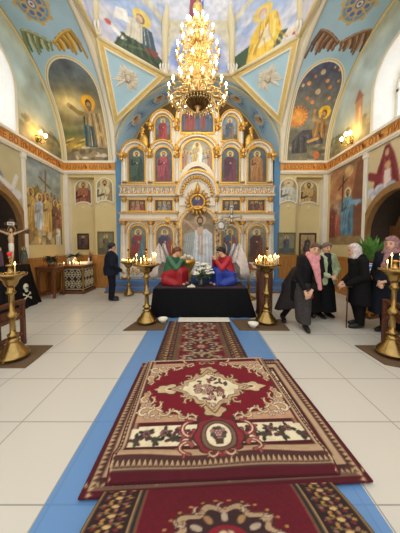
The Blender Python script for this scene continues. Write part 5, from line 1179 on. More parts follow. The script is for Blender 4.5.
ring_candles(1.335, 4.5, z, .22, 17, (.05, .18), 'thin lit candle on the brass stand right of the black bier', 'candles on the stand right of the bier')
z = stand('candle_stand', 'brass candle stand with a red glass lamp at the left edge of the picture', -2.55, 3.09, 1.17, .19, .19, 1.0, .1)
candle(-2.43, 3.02, z, .13, .008, 'single lit candle on the right side of the left edge stand', 'candles on the left edge stand'); candle(-2.68, 3.02, z, .05, .012, 'short lit candle at the far left of the left edge stand', 'candles on the left edge stand')
z = stand('candle_stand', 'brass candle stand with four small candles at the right edge of the picture', 2.72, 3.18, 1.22, .19, .19, 1.0, None)
for dx, hh, lb in ((-.155, .1, 'leftmost short candle on the right edge stand'), (-.10, .19, 'tall candle left of centre on the right edge stand'), (.02, .2, 'tall candle at the centre of the right edge stand'), (.1, .12, 'short candle right of centre on the right edge stand')):
    candle(2.72+dx, 3.12, z, hh, .0065, lb, 'candles on the right edge stand')
z = stand('candle_stand', 'small distant brass candle stand between the man in navy and the icon screen', -2.14, 6.95, 1.03, .24, .15, .9, .2)
ring_candles(-2.14, 6.95, z, .19, 8, (.03, .08), 'short lit candle on the distant stand before the icon screen', 'candles on the distant stand')
def bowl(x, y, label):
    m = MB(); m.lathe([(.05, 0), (.085, .05), (.1, .085), (.094, .085), (.08, .05), (.0, .012)], n=20); tag(m.build('bowl', waxw, loc=(x, y, .018)), label, 'bowl')
bowl(1.02, 4.25, 'small white bowl beside the base of the right brass stand'); bowl(-.72, 4.52, 'small white bowl near the base of the left brass stand')
m = MB(); m.box(-.42, .62, 4.5, 4.74, .032, .045, 0, .005); tag(m.build('folded_cloth', waxw), 'folded white cloth on the far end of the carpet runner', 'cloth')
# ---------------------------------------------------------------- black draped bier with its angels and flowers
black = mat('black_velvet', (5, 5, 8), .7, var=.25, scale=6, spec=.2)
plum = mat('plum_cloth', (58, 40, 48), .85, var=.2, scale=14)
t = thing('bier', 'long bier draped in black cloth, in front of the icon screen', 'bier', (0, 4.84, 0))
m = MB(); nx = 40; P = []
xb0, xb1, xt0, xt1 = -1.06, 1.25, -.98, 1.04
rim_b, rim_t = [], []
def rimpts(x0, x1, y0, y1, n=12):
    o = [(x0+(x1-x0)*i/nx, y0) for i in range(nx)]+[(x1, y0+(y1-y0)*i/n) for i in range(n)]+[(x1-(x1-x0)*i/nx, y1) for i in range(nx)]+[(x0, y1-(y1-y0)*i/n) for i in range(n)]
    return o
B_ = rimpts(xb0, xb1, 0, 1.0); T_ = rimpts(xt0, xt1, .03, .95); n = len(B_); rows = []
for k in range(7):
    f = k/6; rows.append([(b[0]+(tt[0]-b[0])*f+.012*(1-f)*math.sin(i*.9), b[1]+(tt[1]-b[1])*f+.014*(1-f)*math.sin(i*1.3), .004+.612*f) for i, (b, tt) in enumerate(zip(B_, T_))])
vs = [p for r_ in rows for p in r_]; fs = [(k*n+i, k*n+(i+1) % n, k*n+n+(i+1) % n, k*n+n+i) for k in range(6) for i in range(n)]; fs.append(tuple(6*n+i for i in range(n)))
m.add(vs, fs, 0, False); m.build('black_drape', black, t)
m = MB(); m.box(-.96, 1.02, .08, .93, .612, .632, 0, .01); m.build('plum_top_cloth', plum, t)
m = MB(); m.box(-.2, .25, .5, .9, .633, .80, 0, .03); tag(m.build('shroud_cushion', mat('navy_cloth', (40, 56, 92), .85, var=.15), loc=(0, 4.84, 0)), 'navy blue draped block on the bier behind the flowers', 'cushion')
m = MB(); m.prism([(-.26, .633), (-.08, .633), (-.1, .655), (-.16, .69), (-.2, .66), (-.25, .645)], .14, .26, 0); tag(m.build('white_cloth', waxw, loc=(0, 4.84, 0)), 'small folded white cloth on the bier beside the vase', 'cloth')
# vase of white flowers
leafm = mat('leaf_green', (54, 84, 44), .55, var=.3, scale=18); petal = mat('white_petal', (238, 236, 220), .6, var=.06); glassv = mat('dark_glass_vase', (48, 52, 48), .15, var=0, spec=.7)
def bouquet(x, y, z, label, n=26, rad=.24, h=.3):
    t = thing('flower_vase', label, 'flowers', (x, y, z)); m = MB(); m.lathe([(.06, 0), (.075, .05), (.06, .12), (.045, .16), (.06, .19)], n=16); m.build('vase', glassv, t)
    r = random.Random(4); st = MB(); lf = MB(); heads = []
    for i in range(n):
        a = r.uniform(0, 6.28); d = rad*r.random()**.5; zz = .19+h*(1-.75*(d/rad)**2)*r.uniform(.75, 1.); px, py = d*math.cos(a), d*math.sin(a)
        st.tube([(0, 0, .1), (px*.4, py*.4, zz*.65), (px, py, zz)], .004, 5)
        for k in range(3):
            b = r.uniform(0, 6.28); q = r.uniform(.03, .08); c = Vector((px*.8, py*.8, zz*r.uniform(.55, .95))); e = c+Vector((q*math.cos(b), q*math.sin(b), r.uniform(-.03, .05))); s = Vector((-math.sin(b), math.cos(b), 0))*.02; mid = (c+e)/2+Vector((0, 0, .012))
            lf.add([c, mid+s, e, mid-s, mid+Vector((0, 0, .006))], [(0, 1, 4), (1, 2, 4), (2, 3, 4), (3, 0, 4), (0, 3, 2, 1)])
        heads.append((px, py, zz))
    st.build('stems', leafm, t); lf.build('leaves', leafm, t)
    for (px, py, zz) in heads:
        f = MB()
        for k in range(6):
            b = 2*PI*k/6+px*30; f.ball((px+.03*math.cos(b), py+.03*math.sin(b), zz+.006), (.03, .021, .016), 6, 0, Matrix.Rotation(b, 3, 'Z') @ Matrix.Rotation(-.5, 3, 'Y'))
        f.ball((px, py, zz+.012), .01, 6, 1); f.build('blossom', [petal, mat('stamen', (206, 180, 70), .6, var=0)], t)
bouquet(.05, 5.12, .632, 'vase of white flowers with green leaves on the black bier', 38, .28, .36)
# ---------------------------------------------------------------- framed icons on the piers
def framed(x0, x1, yt, yb, Y, robe, cloak, bgc, fm, label, tilt=0.):
    (a, _, zt), (b, _, zb) = atY(x0, yt, Y), atY(x1, yb, Y); w, h = b-a, zt-zb; t = thing('framed_icon', label, 'icon', ((a+b)/2, Y, zb))
    cv = Cv(w*100, h*100, 34, bgc); cv.rect(0, w*100, 0, h*25, [v*.7 for v in bgc]); saint(cv, w*50, h*6, h*84, robe, cloak, (206, 180, 100)); cv.mottle(7, .2, int(x0))
    canvas_mesh(cv, lambda u, v: ((u-.5)*w*.86, 0*u-.018, h*(.07+.86*v)), 'painting', ICON, t)
    m = MB(); f = w*.09; m.box(-w/2, w/2, -.04, -.002, 0, f, 0, .008); m.box(-w/2, w/2, -.04, -.002, h-f, h, 0, .008); m.box(-w/2, -w/2+f, -.04, -.002, f, h-f, 0, .008); m.box(w/2-f, w/2, -.04, -.002, f, h-f, 0, .008); m.box(-w/2+f*.5, w/2-f*.5, -.016, -.002, f*.5, h-f*.5)
    m.build('frame', fm, t)
framed(77.5, 89.5, 233.5, 249.5, YP+.2-.002, (90, 60, 60), (60, 44, 50), (92, 74, 62), wood('frame_dark', (66, 40, 24), .4), 'small dark framed icon on the left recessed pier')
framed(97.5, 114.5, 231.5, 254.5, YP-.002, (84, 92, 84), (110, 96, 70), (120, 118, 92), wood('frame_grey', (116, 104, 70), .45), 'large grey green framed icon beside the man in navy')
framed(277.5, 295, 232.5, 254.5, YP-.002, (76, 92, 104), (84, 84, 96), (132, 130, 104), wood('frame_grey2', (126, 112, 72), .45), 'grey framed icon of a standing saint by the right blue pier edge')
framed(299, 315.5, 233, 256, YP+.2-.002, (96, 60, 52), (60, 66, 74), (170, 146, 110), wood('frame_dark2', (84, 48, 24), .4), 'brown framed icon on the right recessed pier behind the women')
# ---------------------------------------------------------------- plants
def leaf_blade(m, base, a, ln, w, droop, up, mi=0):
    d = Vector((math.cos(a), math.sin(a), 0)); s = Vector((-math.sin(a), math.cos(a), 0)); vs = []
    for i in range(6):
        t = i/5; p = Vector(base)+d*ln*t*(.5+.3*(1-up))+Vector((0, 0, ln*(up*t-droop*t*t))); ww = w*math.sin(PI*min(.97, .12+.88*t))
        vs += [p-s*ww, p+Vector((0, 0, .2*w)), p+s*ww]
    m.add(vs, [(3*i+k, 3*i+k+1, 3*i+4+k, 3*i+3+k) for i in range(5) for k in range(2)], mi)
def plant(name, label, x, y, z, n, ln, w, potr, poth, potm, seed, droop=.5, up=.9, spread=.02, gm=None):
    t = thing(name, label, 'plant', (x, y, z)); r = random.Random(seed)
    m = MB(); m.lathe([(potr*.7, 0), (potr, poth*.85), (potr*1.1, poth*.87), (potr*1.1, poth), (potr*.92, poth), (potr*.85, poth*.85), (.0, poth*.84)], n=18); m.build('pot', potm, t)
    m = MB()
    for i in range(n): a = r.uniform(0, 6.28); leaf_blade(m, (spread*math.cos(a), spread*math.sin(a), poth*.85), a, ln*r.uniform(.6, 1.), w*r.uniform(.7, 1.2), droop*r.uniform(.5, 1.3), up*r.uniform(.6, 1.2))
    m.build('leaves', gm or leafm, t); 
terra = mat('terracotta', (130, 78, 52), .7, var=.15); darkgreen = mat('dark_leaf', (40, 58, 36), .5, var=.3, scale=15); whitepot = mat('white_ceramic', (226, 220, 206), .25, var=.04)
# ---------------------------------------------------------------- left side: tables, candles, skull cloth, crucifix
def table(name, label, x0, x1, y0, y1, h, mw, lg=.06):
    t = thing(name, label, 'table', ((x0+x1)/2, (y0+y1)/2, 0)); a, b = (x1-x0)/2, (y1-y0)/2
    m = MB(); m.box(-a, a, -b, b, h-.045, h, 0, .012); m.build('tabletop', mw, t)
    m = MB(); m.box(-a+.04, a-.04, -b+.04, b-.04, h-.15, h-.045, 0, .005); m.build('apron', mw, t)
    for sx in (-1, 1):
        for sy in (-1, 1): m = MB(); m.box(sx*(a-.03)-(lg if sx > 0 else 0), sx*(a-.03)+(lg if sx < 0 else 0), sy*(b-.03)-(lg if sy > 0 else 0), sy*(b-.03)+(lg if sy < 0 else 0), 0, h-.045, 0, .008); m.build('leg', mw, t)
    m = MB()
    for sx in (-1, 1): m.box(sx*(a-.075)-.02, sx*(a-.075)+.02, -b+.05, b-.05, .12, .17)
    m.box(-a+.07, a-.07, -b+.05, -b+.09, .12, .17); m.build('stretcher', mw, t)
    return t
twood = wood('table_wood', (112, 66, 36), .4)
table('wooden_table', 'plain brown wooden table with plants against the left wall', -4.68, -4.12, 6.52, 7.1, .91, twood)
# carved table: dark panels with pale scrollwork
ct = thing('carved_table', 'dark carved table with pale scrollwork panels, by the left pier', 'table', (-3.98, 7.55, 0))
cw0, cw1, cd0, cd1, chh = -.34, .34, -.38, .36, .9
darkp = mat('dark_panel', (30, 24, 20), .5, var=.2); palec = mat('pale_carving', (206, 190, 150), .5, var=.15, scale=20)
m = MB(); m.box(cw0-.05, cw1+.05, cd0-.05, cd1+.05, 0, .09, 0, .01); m.build('plinth', twood, ct)
m = MB(); m.box(cw0, cw1, cd0, cd1, .09, chh-.06); bd = m.build('body', darkp, ct)
m = MB(); m.box(cw0-.05, cw1+.05, cd0-.05, cd1+.05, chh-.07, chh, 0, .012); m.build('tabletop', twood, ct)
for x in (cw0, cw1):
    for y in (cd0, cd1): m = MB(); m.lathe([(.035, .09), (.04, .13), (.022, .2), (.03, .45), (.022, .7), (.04, .78), (.035, chh-.07)], (x, y, 0), 10); m.build('corner_column', brassd, ct)
def lattice(T):
    m = MB(); pts = []
    for i in range(3):
        for j in range(2):
            cx, cz = .2*(i-1), .32+.3*j
            m.tube([T(cx+.085*math.cos(2*PI*k/14), cz+.13*math.sin(2*PI*k/14)) for k in range(14)], .009, 5, closed=True)
            for k in range(6): a = 2*PI*k/6; m.tube([T(cx+.02*math.cos(a), cz+.03*math.sin(a)), T(cx+.045*math.cos(a), cz+.07*math.sin(a)), T(cx+.07*math.cos(a), cz+.105*math.sin(a))], [.006, .016, .005], 6)
            m.ball(T(cx, cz), .022, 6)
    for z in (.15, .78): m.tube([T(-.3, z), T(.3, z)], .012, 6)
    return m
lattice(lambda u, z: (u, cd0-.006, z)).build('scrollwork_panel', palec, ct); lattice(lambda u, z: (cw1+.006, u, z)).build('scrollwork_panel', palec, ct)
for i, (dx, dy, hh) in enumerate([(-.3, -.3, .05), (-.12, -.28, .06), (-.02, -.26, .09), (.02, -.12, .05), (.07, -.3, .06), (.14, -.27, .04), (-.05, -.18, .11), (.18, -.2, .05)]):
    candle(-3.98+dx, 7.55+dy, .9, hh, .014, 'short lit candle on top of the dark carved table', 'candles on the carved table', m=waxw)
m = MB(); m.box(.08, .34, .02, .3, .9, .985, 0, .02); m.box(.14, .36, -.1, .1, .9, .955, 0, .015); tag(m.build('white_packet', waxw, loc=(-3.98, 7.55, 0)), 'white paper packet lying at the back of the carved table', 'packet')
candle(-3.66, 7.62, .985, .12, .022, 'unlit white pillar candle at the right end of the carved table', None, lit=False, m=waxw)
plant('potted_palm', 'dark green plant in a white pot on the carved table', -4.16, 7.66, .9, 60, .5, .026, .09, .24, whitepot, 3, .6, .75, gm=darkgreen)
plant('dried_flower_vase', 'thin vase of dried stems on the carved table below the small framed icon', -3.68, 7.78, .985, 26, .24, .006, .045, .16, glassv, 5, .1, 1.1, gm=mat('dried_stem', (120, 92, 62), .8, var=.3))
plant('potted_fern', 'bushy green fern in a dark pot at the left end of the wooden table', -4.36, 6.76, .912, 80, .4, .034, .11, .2, terra, 8, .7, .8, gm=darkgreen)
plant('leafy_plant', 'small pale leafy plant at the near corner of the wooden table', -4.25, 6.58, .91, 34, .12, .03, .07, .1, terra, 9, .6, .7, gm=mat('pale_leaf', (130, 150, 96), .5, var=.25))
for i, (x, y) in enumerate([(-4.2, 6.80), (-4.19, 6.92), (-4.27, 7.0), (-4.33, 7.05)]):
    m = MB(); m.lathe([(.03, 0), (.045, .05), (.048, .09), (.042, .09), (.036, .03), (0, .02)], n=14); o = m.build('glass_lamp', mat('amber_glass', (176, 140, 96), .2, var=.1), loc=(x, y, .91)); tag(o, 'small amber glass oil lamp on the plain wooden table', 'lamp', 'oil lamps on the wooden table')
# black cloth covered Golgotha stand with skull and crossed bones
g = thing('memorial_stand', 'low stand draped in black cloth with a white skull and crossbones', 'stand', (-4.62, 5.62, 0))
rows = []; B_ = [(-.3, -.55), (.26, -.62), (.42, -.35), (.38, .3), (.3, .66), (.0, .6), (-.3, .55)]; T_ = [(-.28, -.42), (.14, -.45), (.24, -.2), (.22, .16), (.16, .42), (0, .46), (-.28, .44)]
def dens(P, k=8):
    o = []
    for i in range(len(P)):
        a, b = P[i], P[(i+1) % len(P)]; o += [(a[0]+(b[0]-a[0])*t/k, a[1]+(b[1]-a[1])*t/k) for t in range(k)]
    return o
B_, T_ = dens(B_), dens(T_); n = len(B_); vs = []
for k in range(7):
    f = (k/6)**.8; vs += [(b[0]+(q[0]-b[0])*f+.02*(1-f)*math.sin(i*1.1), b[1]+(q[1]-b[1])*f+.02*(1-f)*math.cos(i*1.3), .004+1.05*k/6) for i, (b, q) in enumerate(zip(B_, T_))]
m = MB(); m.add(vs, [(k*n+i, k*n+(i+1) % n, k*n+n+(i+1) % n, k*n+n+i) for k in range(6) for i in range(n)]+[tuple(6*n+i for i in range(n))], 0, True); m.build('black_drape', black, g)
bone = mat('bone_white', (214, 206, 182), .6, var=.08); T = lambda u, z, o=0.: (.375+o*.9-.14*(z-.3), .0+u, z-.14)     # on the aisle side of the cloth
Q = lambda p: T(p[0], p[1], p[2] if len(p) > 2 else .03)
m = MB(); m.ball(Q((0, .66)), (.045, .07, .085), 12); m.ball(Q((0, .57)), (.035, .042, .045), 10); s0 = m.build('skull', bone, g)
m = MB(); [m.ball(Q((u, .645, .075)), .02, 7) for u in (-.028, .028)]; m.ball(Q((0, .605, .07)), .011, 6); m.build('skull_sockets', darkp, s0)
for s2 in (-1, 1):
    m = MB(); m.tube([Q((-.1, .43+.06*s2)), Q((.1, .43-.06*s2))], .013, 7)
    for e in (-1, 1): [m.ball(Q((e*.105, .43-.06*s2*e+.015*q)), .019, 7) for q in (-1, 1)]
    m.build('crossed_bone', bone, g)
# crucifix
cx0, cy0, czb = -4.56, 5.62, 1.053
cr = thing('crucifix', 'tall dark crucifix with a pale figure and a white title board, at the left wall', 'crucifix', (cx0, cy0, czb+.004), 0.)
m = MB(); m.box(-.06, .06, -.035, .035, 0, 1.25, 0, .01); m.box(-.5, .5, -.03, .03, .86, .98, 0, .01); m.box(-.2, .2, -.03, .03, 1.08, 1.16, 0, .008); m.box(-.2, .2, -.09, .09, 0, .05, 0, .01); m.build('cross', dwood, cr)
m = MB(); m.box(-.1, .1, -.045, -.031, 1.08, 1.17, 0, .004); pl = m.build('title_board', waxw, cr)
text_mesh('І Н Ц І', .06, mat('ink', (60, 44, 34), .6, var=0), pl, lambda x, y, z: (-.07+x, -.047-z, 1.105+y), .14)
J = dict(pelvis=(0, -.075, .52), chest=(0, -.085, .73), neck=(0, -.08, .865), shl=(-.1, -.08, .85), shr=(.1, -.08, .85), ell=(-.26, -.07, .91), elr=(.26, -.07, .91), hal=(-.40, -.06, .97), har=(.40, -.06, .97), hil=(-.035, -.075, .48), hir=(.035, -.075, .48), knl=(-.03, -.12, .27), knr=(.04, -.12, .27), anl=(-.015, -.075, .09), anr=(.015, -.085, .08), tol=(-.015, -.11, .03), tor=(.015, -.12, .02))
jj = {k: vv(*v) for k, v in J.items()}; hd = vv(.02, -.1, .94); s_ = .5
P = [('e', hd, (.05, .055, .066), .01), ('c', hd+vv(0, -.035, -.03), hd+vv(0, -.05, -.05), .02, .012, .01), ('c', hd, jj['neck'], .03, .032, .02), ('c', jj['neck'], jj['chest'], .04, .075, .03), ('c', jj['shl'], jj['shr'], .035, .035, .03), ('c', jj['chest'], jj['pelvis'], .075, .06, .03)]
for q, sd in (('l', -1), ('r', 1)):
    P += [('c', jj['sh'+q], jj['el'+q], .03, .023, .02), ('c', jj['el'+q], jj['ha'+q], .023, .015, .01)]+hand_prims(jj['ha'+q], jj['el'+q], .55, sd, .4, (0, -1, 0))
    P += [('c', jj['hi'+q], jj['kn'+q], .045, .033, .02), ('c', jj['kn'+q], jj['an'+q], .032, .02, .015), ('c', jj['an'+q], jj['to'+q], .02, .014, .01)]
fg = iso_obj('carved_figure', P, mat('carved_flesh', (214, 176, 130), .5, var=.06), cr, .007)
iso_obj('loincloth', [('c', jj['pelvis']+vv(0, -.01, .03), jj['pelvis']+vv(0, -.02, -.1), .078, .07, .02), ('c', jj['pelvis']+vv(.05, -.05, 0), jj['pelvis']+vv(.07, -.05, -.14), .03, .015, .02)], waxw, cr, .009)
m = MB(); m.ball(tuple(hd+vv(0, .012, .014)), (.058, .056, .066), 10); [m.tube([tuple(hd+vv(s*.045, 0, 0)), tuple(hd+vv(s*.055, -.01, -.09))], [.02, .01], 6) for s in (-1, 1)]; m.ball(tuple(hd+vv(0, -.045, -.055)), (.022, .02, .03), 7); m.build('hair', mat('dark_hair', (58, 38, 26), .7, var=.2), cr)
m = MB(); m.tube([tuple(hd+vv(.105*math.cos(2*PI*i/20), .045, .02+.105*math.sin(2*PI*i/20))) for i in range(20)], .008, 6, closed=True); m.build('halo', gold, cr)
cr.rotation_euler = (0, 0, math.radians(20)); cr.scale = (.72, .72, .9)
for nm, x, y, rb, ck, lb in (('attendant_panel', -4.66, 5.36, (104, 60, 76), (70, 70, 100), 'cut out painted panel of a haloed woman left of the crucifix'), ('attendant_panel', -4.52, 5.93, (110, 84, 54), (70, 96, 80), 'cut out painted panel of a haloed figure right of the crucifix')):
    t = thing(nm, lb, 'painted panel', (x, y, 1.053), math.radians(18)); t.scale = (.75, .75, .75); cv = Cv(26, 60, 26, (60, 44, 34)); saint(cv, 13, 1, 60, rb, ck, (226, 190, 110), wide=1.2)
    kp = lambda u, v: (abs(u-.5) < .26+.16*np.cos(v*2.2)) & (v < .95) | ((u-.5)**2*.19+(v-.9)**2 < .012)
    canvas_mesh(cv, lambda u, v: ((u-.5)*.26, 0*u-.012, .6*v), 'painted_face', ICON, t, keep=kp)
    pts = [(-.13*.84, 0), (.13*.84, 0), (.105, .3), (.07, .5), (.07, .57), (.03, .6), (-.03, .6), (-.07, .57), (-.07, .5), (-.105, .3)]
    m = MB(); m.prism(pts, -.01, .012); m.build('board', dwood, t)
# low wooden benches beside the edge stands
def bench(label, X, sd, y0, y1):
    t = thing('wooden_bench', label, 'bench', (X, (y0+y1)/2, 0)); b = (y1-y0)/2; wd = .4*sd
    for y in (-b+.03, b-.03):
        for x in (0, wd): m = MB(); m.box(x-.03, x+.03, y-.03, y+.03, 0, .70 if x == 0 else .47, 0, .006); m.build('leg', rwood, t)
    m = MB(); m.box(-.04, .04, -b, b, .66, .72, 0, .012); m.build('top_rail', rwood, t)
    m = MB(); n = 8; L = 2*b-.1
    pts = [(-b+.05, .6), (-b+.05, .52)]+[(-b+.05+L*(i+.5)/n*1., .50+.02*(i % 2)) for i in range(n)]+[(b-.05, .52), (b-.05, .6)]
    m.prism(pts, -.015, .015, T=lambda x, y, z: (y, x, z)); m.build('scalloped_rail', rwood, t)
    m = MB(); m.box(min(-.03, wd), max(.03, wd), -b, b, .43, .47, 0, .01); m.build('seat', rwood, t)
    m = MB(); m.box(-.02, .02, -b+.05, b-.05, .16, .22, 0, .006); m.build('stretcher', rwood, t)
bench('red brown wooden bench behind the stand at the left edge', -2.78, -1, 2.35, 3.6); bench('red brown wooden bench behind the stand at the right edge', 2.93, 1, 2.35, 3.6)
# ---------------------------------------------------------------- right of the bier: lectern, icon stand; fans by the gate
t = thing('lectern', 'narrow reddish brown wooden lectern behind the right brass stand', 'lectern', (1.45, 5.06, 0))
m = MB(); m.box(-.14, .14, -.15, .15, .05, 1.02, 0, .01); m.build('body', rwood, t); m = MB(); m.box(-.155, .155, -.17, .17, 0, .06, 0, .012); m.build('base', rwood, t)
m = MB(); m.box(-.17, .17, -.18, .2, 1.05, 1.09, 0, .01, Matrix.Rotation(math.radians(18), 3, 'X'), (0, 0, 1.05)); m.build('sloped_top', rwood, t)
m = MB(); m.box(-.11, .11, -.165, -.148, .18, .9, 0, .01); m.build('door_panel', rwood, t)
def icon_stand(x, y, label, ilabel, w=.5, bm=None, h=.95):
    t = thing('icon_stand', label, 'icon stand', (x, y, .0)); m = MB(); m.lathe([(.2, 0), (.2, .04), (.12, .08), (.05, .12), (.04, .4), (.07, .45), (.04, .5), (.05, h-.14), (.12, h-.08), (.2, h-.05)], n=16); m.build('pedestal', brassd, t)
    R = Matrix.Rotation(math.radians(28), 3, 'X'); m = MB(); m.box(-w/2-.03, w/2+.03, -.2, .2, h-.03, h, 0, .01, R, (0, 0, h)); m.build('sloped_board', bm or brassd, t)
    for s in (-1, 1): m = MB(); m.tube([(s*w*.45, .0, .03), (s*w*.4, 0, .4), (s*w*.45, 0, h-.1)], .018, 8); m.lathe([(.03, 0), (.03, .03)], (s*w*.45, 0, 0), 8); m.build('side_column', brassd, t)
    q = thing('framed_icon', ilabel, 'icon', (x, y, h+.004)); q.rotation_euler = (math.radians(28), 0, 0)
    cv = Cv(w*80, 34, 26, (196, 180, 150)); saint(cv, w*40, -12, 48, (150, 60, 50), (70, 60, 90), (220, 190, 120)); canvas_mesh(cv, lambda u, v: ((u-.5)*w*.8, -.17+.34*v, 0*u+.014), 'painting', ICON, q)
    m = MB(); a = w*.45; m.box(-a, a, -.2, -.165, 0, .025, 0, .005); m.box(-a, a, .165, .2, 0, .025, 0, .005); m.box(-a, -a+.04, -.165, .165, 0, .025, 0, .005); m.box(a-.04, a, -.165, .165, 0, .025, 0, .005); m.box(-a+.02, a-.02, -.18, .18, 0, .01); m.build('frame', dwood, q)
icon_stand(1.42, 6.5, 'gilded stand holding a sloping framed icon, right of the bier', 'framed icon lying on the gilded stand right of the bier')
# small gilded tetrapod left of the gate
t = thing('gilded_tetrapod', 'small ornate gilded pedestal with flowers left of the gate', 'pedestal', (-.35, 6.7, 0)); m = MB(); m.lathe([(.2, 0), (.2, .05), (.1, .1), (.07, .5), (.13, .6), (.07, .7), (.22, .95), (.25, 1.0), (.25, 1.1), (.22, 1.12)], n=16); m.build('pedestal', gold, t)
m = MB(); [m.ball((.16*math.cos(k), .16*math.sin(k), 1.16+.03*(k % 3)), .05, 7) for k in range(7)]; m.build('flower_heap', petal, t)
silver = mat('tarnished_silver', (176, 172, 160), .3, .85, var=.2, scale=20)
def fan(x, y, z, label, kind, name):
    t = thing(name, label, 'processional cross' if kind else 'processional fan', (x, y, 0)); m = MB(); m.tube([(0, 0, 0), (0, 0, z-.15)], .015, 8); m.ball((0, 0, z-.16), .035, 8); m.build('pole', brassd, t)
    m = MB(); m.lathe([(.13, 0), (.13, .03), (.04, .07), (.02, .1)], n=14); m.build('foot', brassd, t)
    m = MB()
    if kind:
        for a0, ln in ((0, .24), (PI/2, .26), (PI, .24), (-PI/2, .2)):
            c, s = math.cos(a0), math.sin(a0); m.tube([(0, 0, z), (ln*.7*c, 0, z+ln*.7*s), (ln*c, 0, z+ln*s)], [.035, .045, .03], 8, flat=.5)
            for e in (-.7, 0, .7): m.ball((ln*c+.05*math.cos(a0+e), 0, z+ln*s+.05*math.sin(a0+e)), (.034, .018, .034), 7)
        m.ball((0, -.01, z), (.07, .03, .07), 10)
        for k in range(8): a = PI/8+PI/4*k; m.tube([(.06*math.cos(a), 0, z+.06*math.sin(a)), (.15*math.cos(a), 0, z+.15*math.sin(a))], [.012, .004], 5)
    else:
        m.tube([(.15*math.cos(2*PI*i/20), 0, z+.15*math.sin(2*PI*i/20)) for i in range(20)], .02, 6, closed=True); m.ball((0, 0, z), (.12, .02, .12), 12)
        for k in range(12): a = 2*PI*k/12; m.ball((.19*math.cos(a), 0, z+.19*math.sin(a)), (.035, .016, .035), 7)
    m.build('cross_head' if kind else 'fan_head', silver, t)
fan(.98, 6.95, 2.38, 'silver eight rayed processional cross on a pole right of the gate', 1, 'processional_cross'); fan(.68, 7.05, 2.12, 'round silver processional fan beside the silver cross', 0, 'processional_fan')
# analog stand and plant by the right wall
t = thing('analogion', 'gilded openwork icon stand with a blue and white cloth, by the right wall', 'icon stand', (3.68, 4.95, 0), .35); t.scale = (.8, .8, 1.12); 
for sx in (-1, 1):
    for sy in (-1, 1): m = MB(); m.lathe([(.03, 0), (.045, .05), (.025, .1), (.035, .4), (.022, .7), (.04, .86), (.03, .9)], (sx*.16, sy*.15, 0), 10); m.build('column', brassd, t)
m = MB(); m.box(-.22, .22, -.21, .21, 0, .05, 0, .01); m.build('base', twood, t); m = MB(); m.box(-.1, .1, -.12, .12, .05, .88, 0, .02); m.build('openwork_core', gold, t)
m = MB(); m.box(-.23, .23, -.22, .22, .9, .94, 0, .01, Matrix.Rotation(math.radians(-18), 3, 'Y'), (0, 0, .9)); m.build('sloped_board', twood, t)
cv = Cv(48, 46, 24, (220, 224, 228)); [cv.rect(x, x+5, 0, 46, (64, 100, 170)) for x in (4, 38)]; cv.ell(24, 23, 8, 8, (90, 120, 180))
R_ = math.radians(-18)
canvas_mesh(cv, lambda u, v: ((u-.5)*.48*math.cos(R_)-.0*v, (v-.5)*.46, .955-(u-.5)*.48*math.sin(R_)), 'cloth_cover', paint('cloth_print', .85), t, back=lambda u, v: ((u-.5)*.48*math.cos(R_), (v-.5)*.46, .945-(u-.5)*.48*math.sin(R_)))
plant('potted_plant', 'bright green bushy plant in a tall gilded pot stand near the right doorway', 4.02, 5.35, 1.052, 150, .62, .04, .12, .16, terra, 12, .4, 1.15, spread=.06, gm=mat('fresh_leaf', (104, 156, 70), .5, var=.3, scale=14))
t = thing('plant_stand', 'slender gilded stand carrying the bright green plant', 'stand', (4.02, 5.35, 0)); m = MB(); m.lathe([(.2, 0), (.2, .04), (.08, .1), (.05, .5), (.09, .56), (.05, .62), (.06, .95), (.19, 1.02), (.19, 1.05)], n=16); m.build('column', brassd, t)
# ---------------------------------------------------------------- wall sconces
BULB = glow('lamp_bulb', (255, 214, 140), 30.)
def sconce(X, sd, y, z, label, n=3):
    t = thing('wall_sconce', label, 'wall lamp', (X-sd*.014, y, z)); m = MB(); m.lathe([(.07, 0), (.08, .02), (.03, .04)], n=12); m.ball((0, 0, 0), (.03, .09, .12), 8); m.build('backplate', brass, t)
    for k in range(n):
        dy = (k-(n-1)/2)*.2; dz = .06*(1 if k == 1 and n == 3 else 0); m = MB(); m.tube([(0, 0, -.04), (-sd*.1, dy*.5, -.12), (-sd*.18, dy*.9, -.08), (-sd*.19, dy, .02+dz)], .014, 7); m.lathe([(.014, 0), (.04, .015), (.035, .03)], (-sd*.19, dy, .02+dz), 10); a = m.build('arm', brass, t)
        m = MB(); m.lathe([(.015, 0), (.02, .02), (.042, .06), (.04, .1), (.01, .14)], (-sd*.19, dy, .05+dz), 10); m.build('bulb', BULB, a)
sconce(XL, -1, 6.92, 4.66, 'brass wall sconce with glowing bulbs above the left frieze', 2); sconce(XR, 1, 6.95, 4.62, 'brass wall sconce with three glowing bulbs above the right frieze', 3)
for x, y in ((XL+.45, 6.92), (XR-.45, 6.95)):
    l = bpy.data.lights.new('sconce_light', 'POINT'); l.energy = 6; l.color = (1, .75, .42); l.shadow_soft_size = .08; o = bpy.data.objects.new('sconce_light', l); COL.objects.link(o); o.location = (x, y, 4.85)
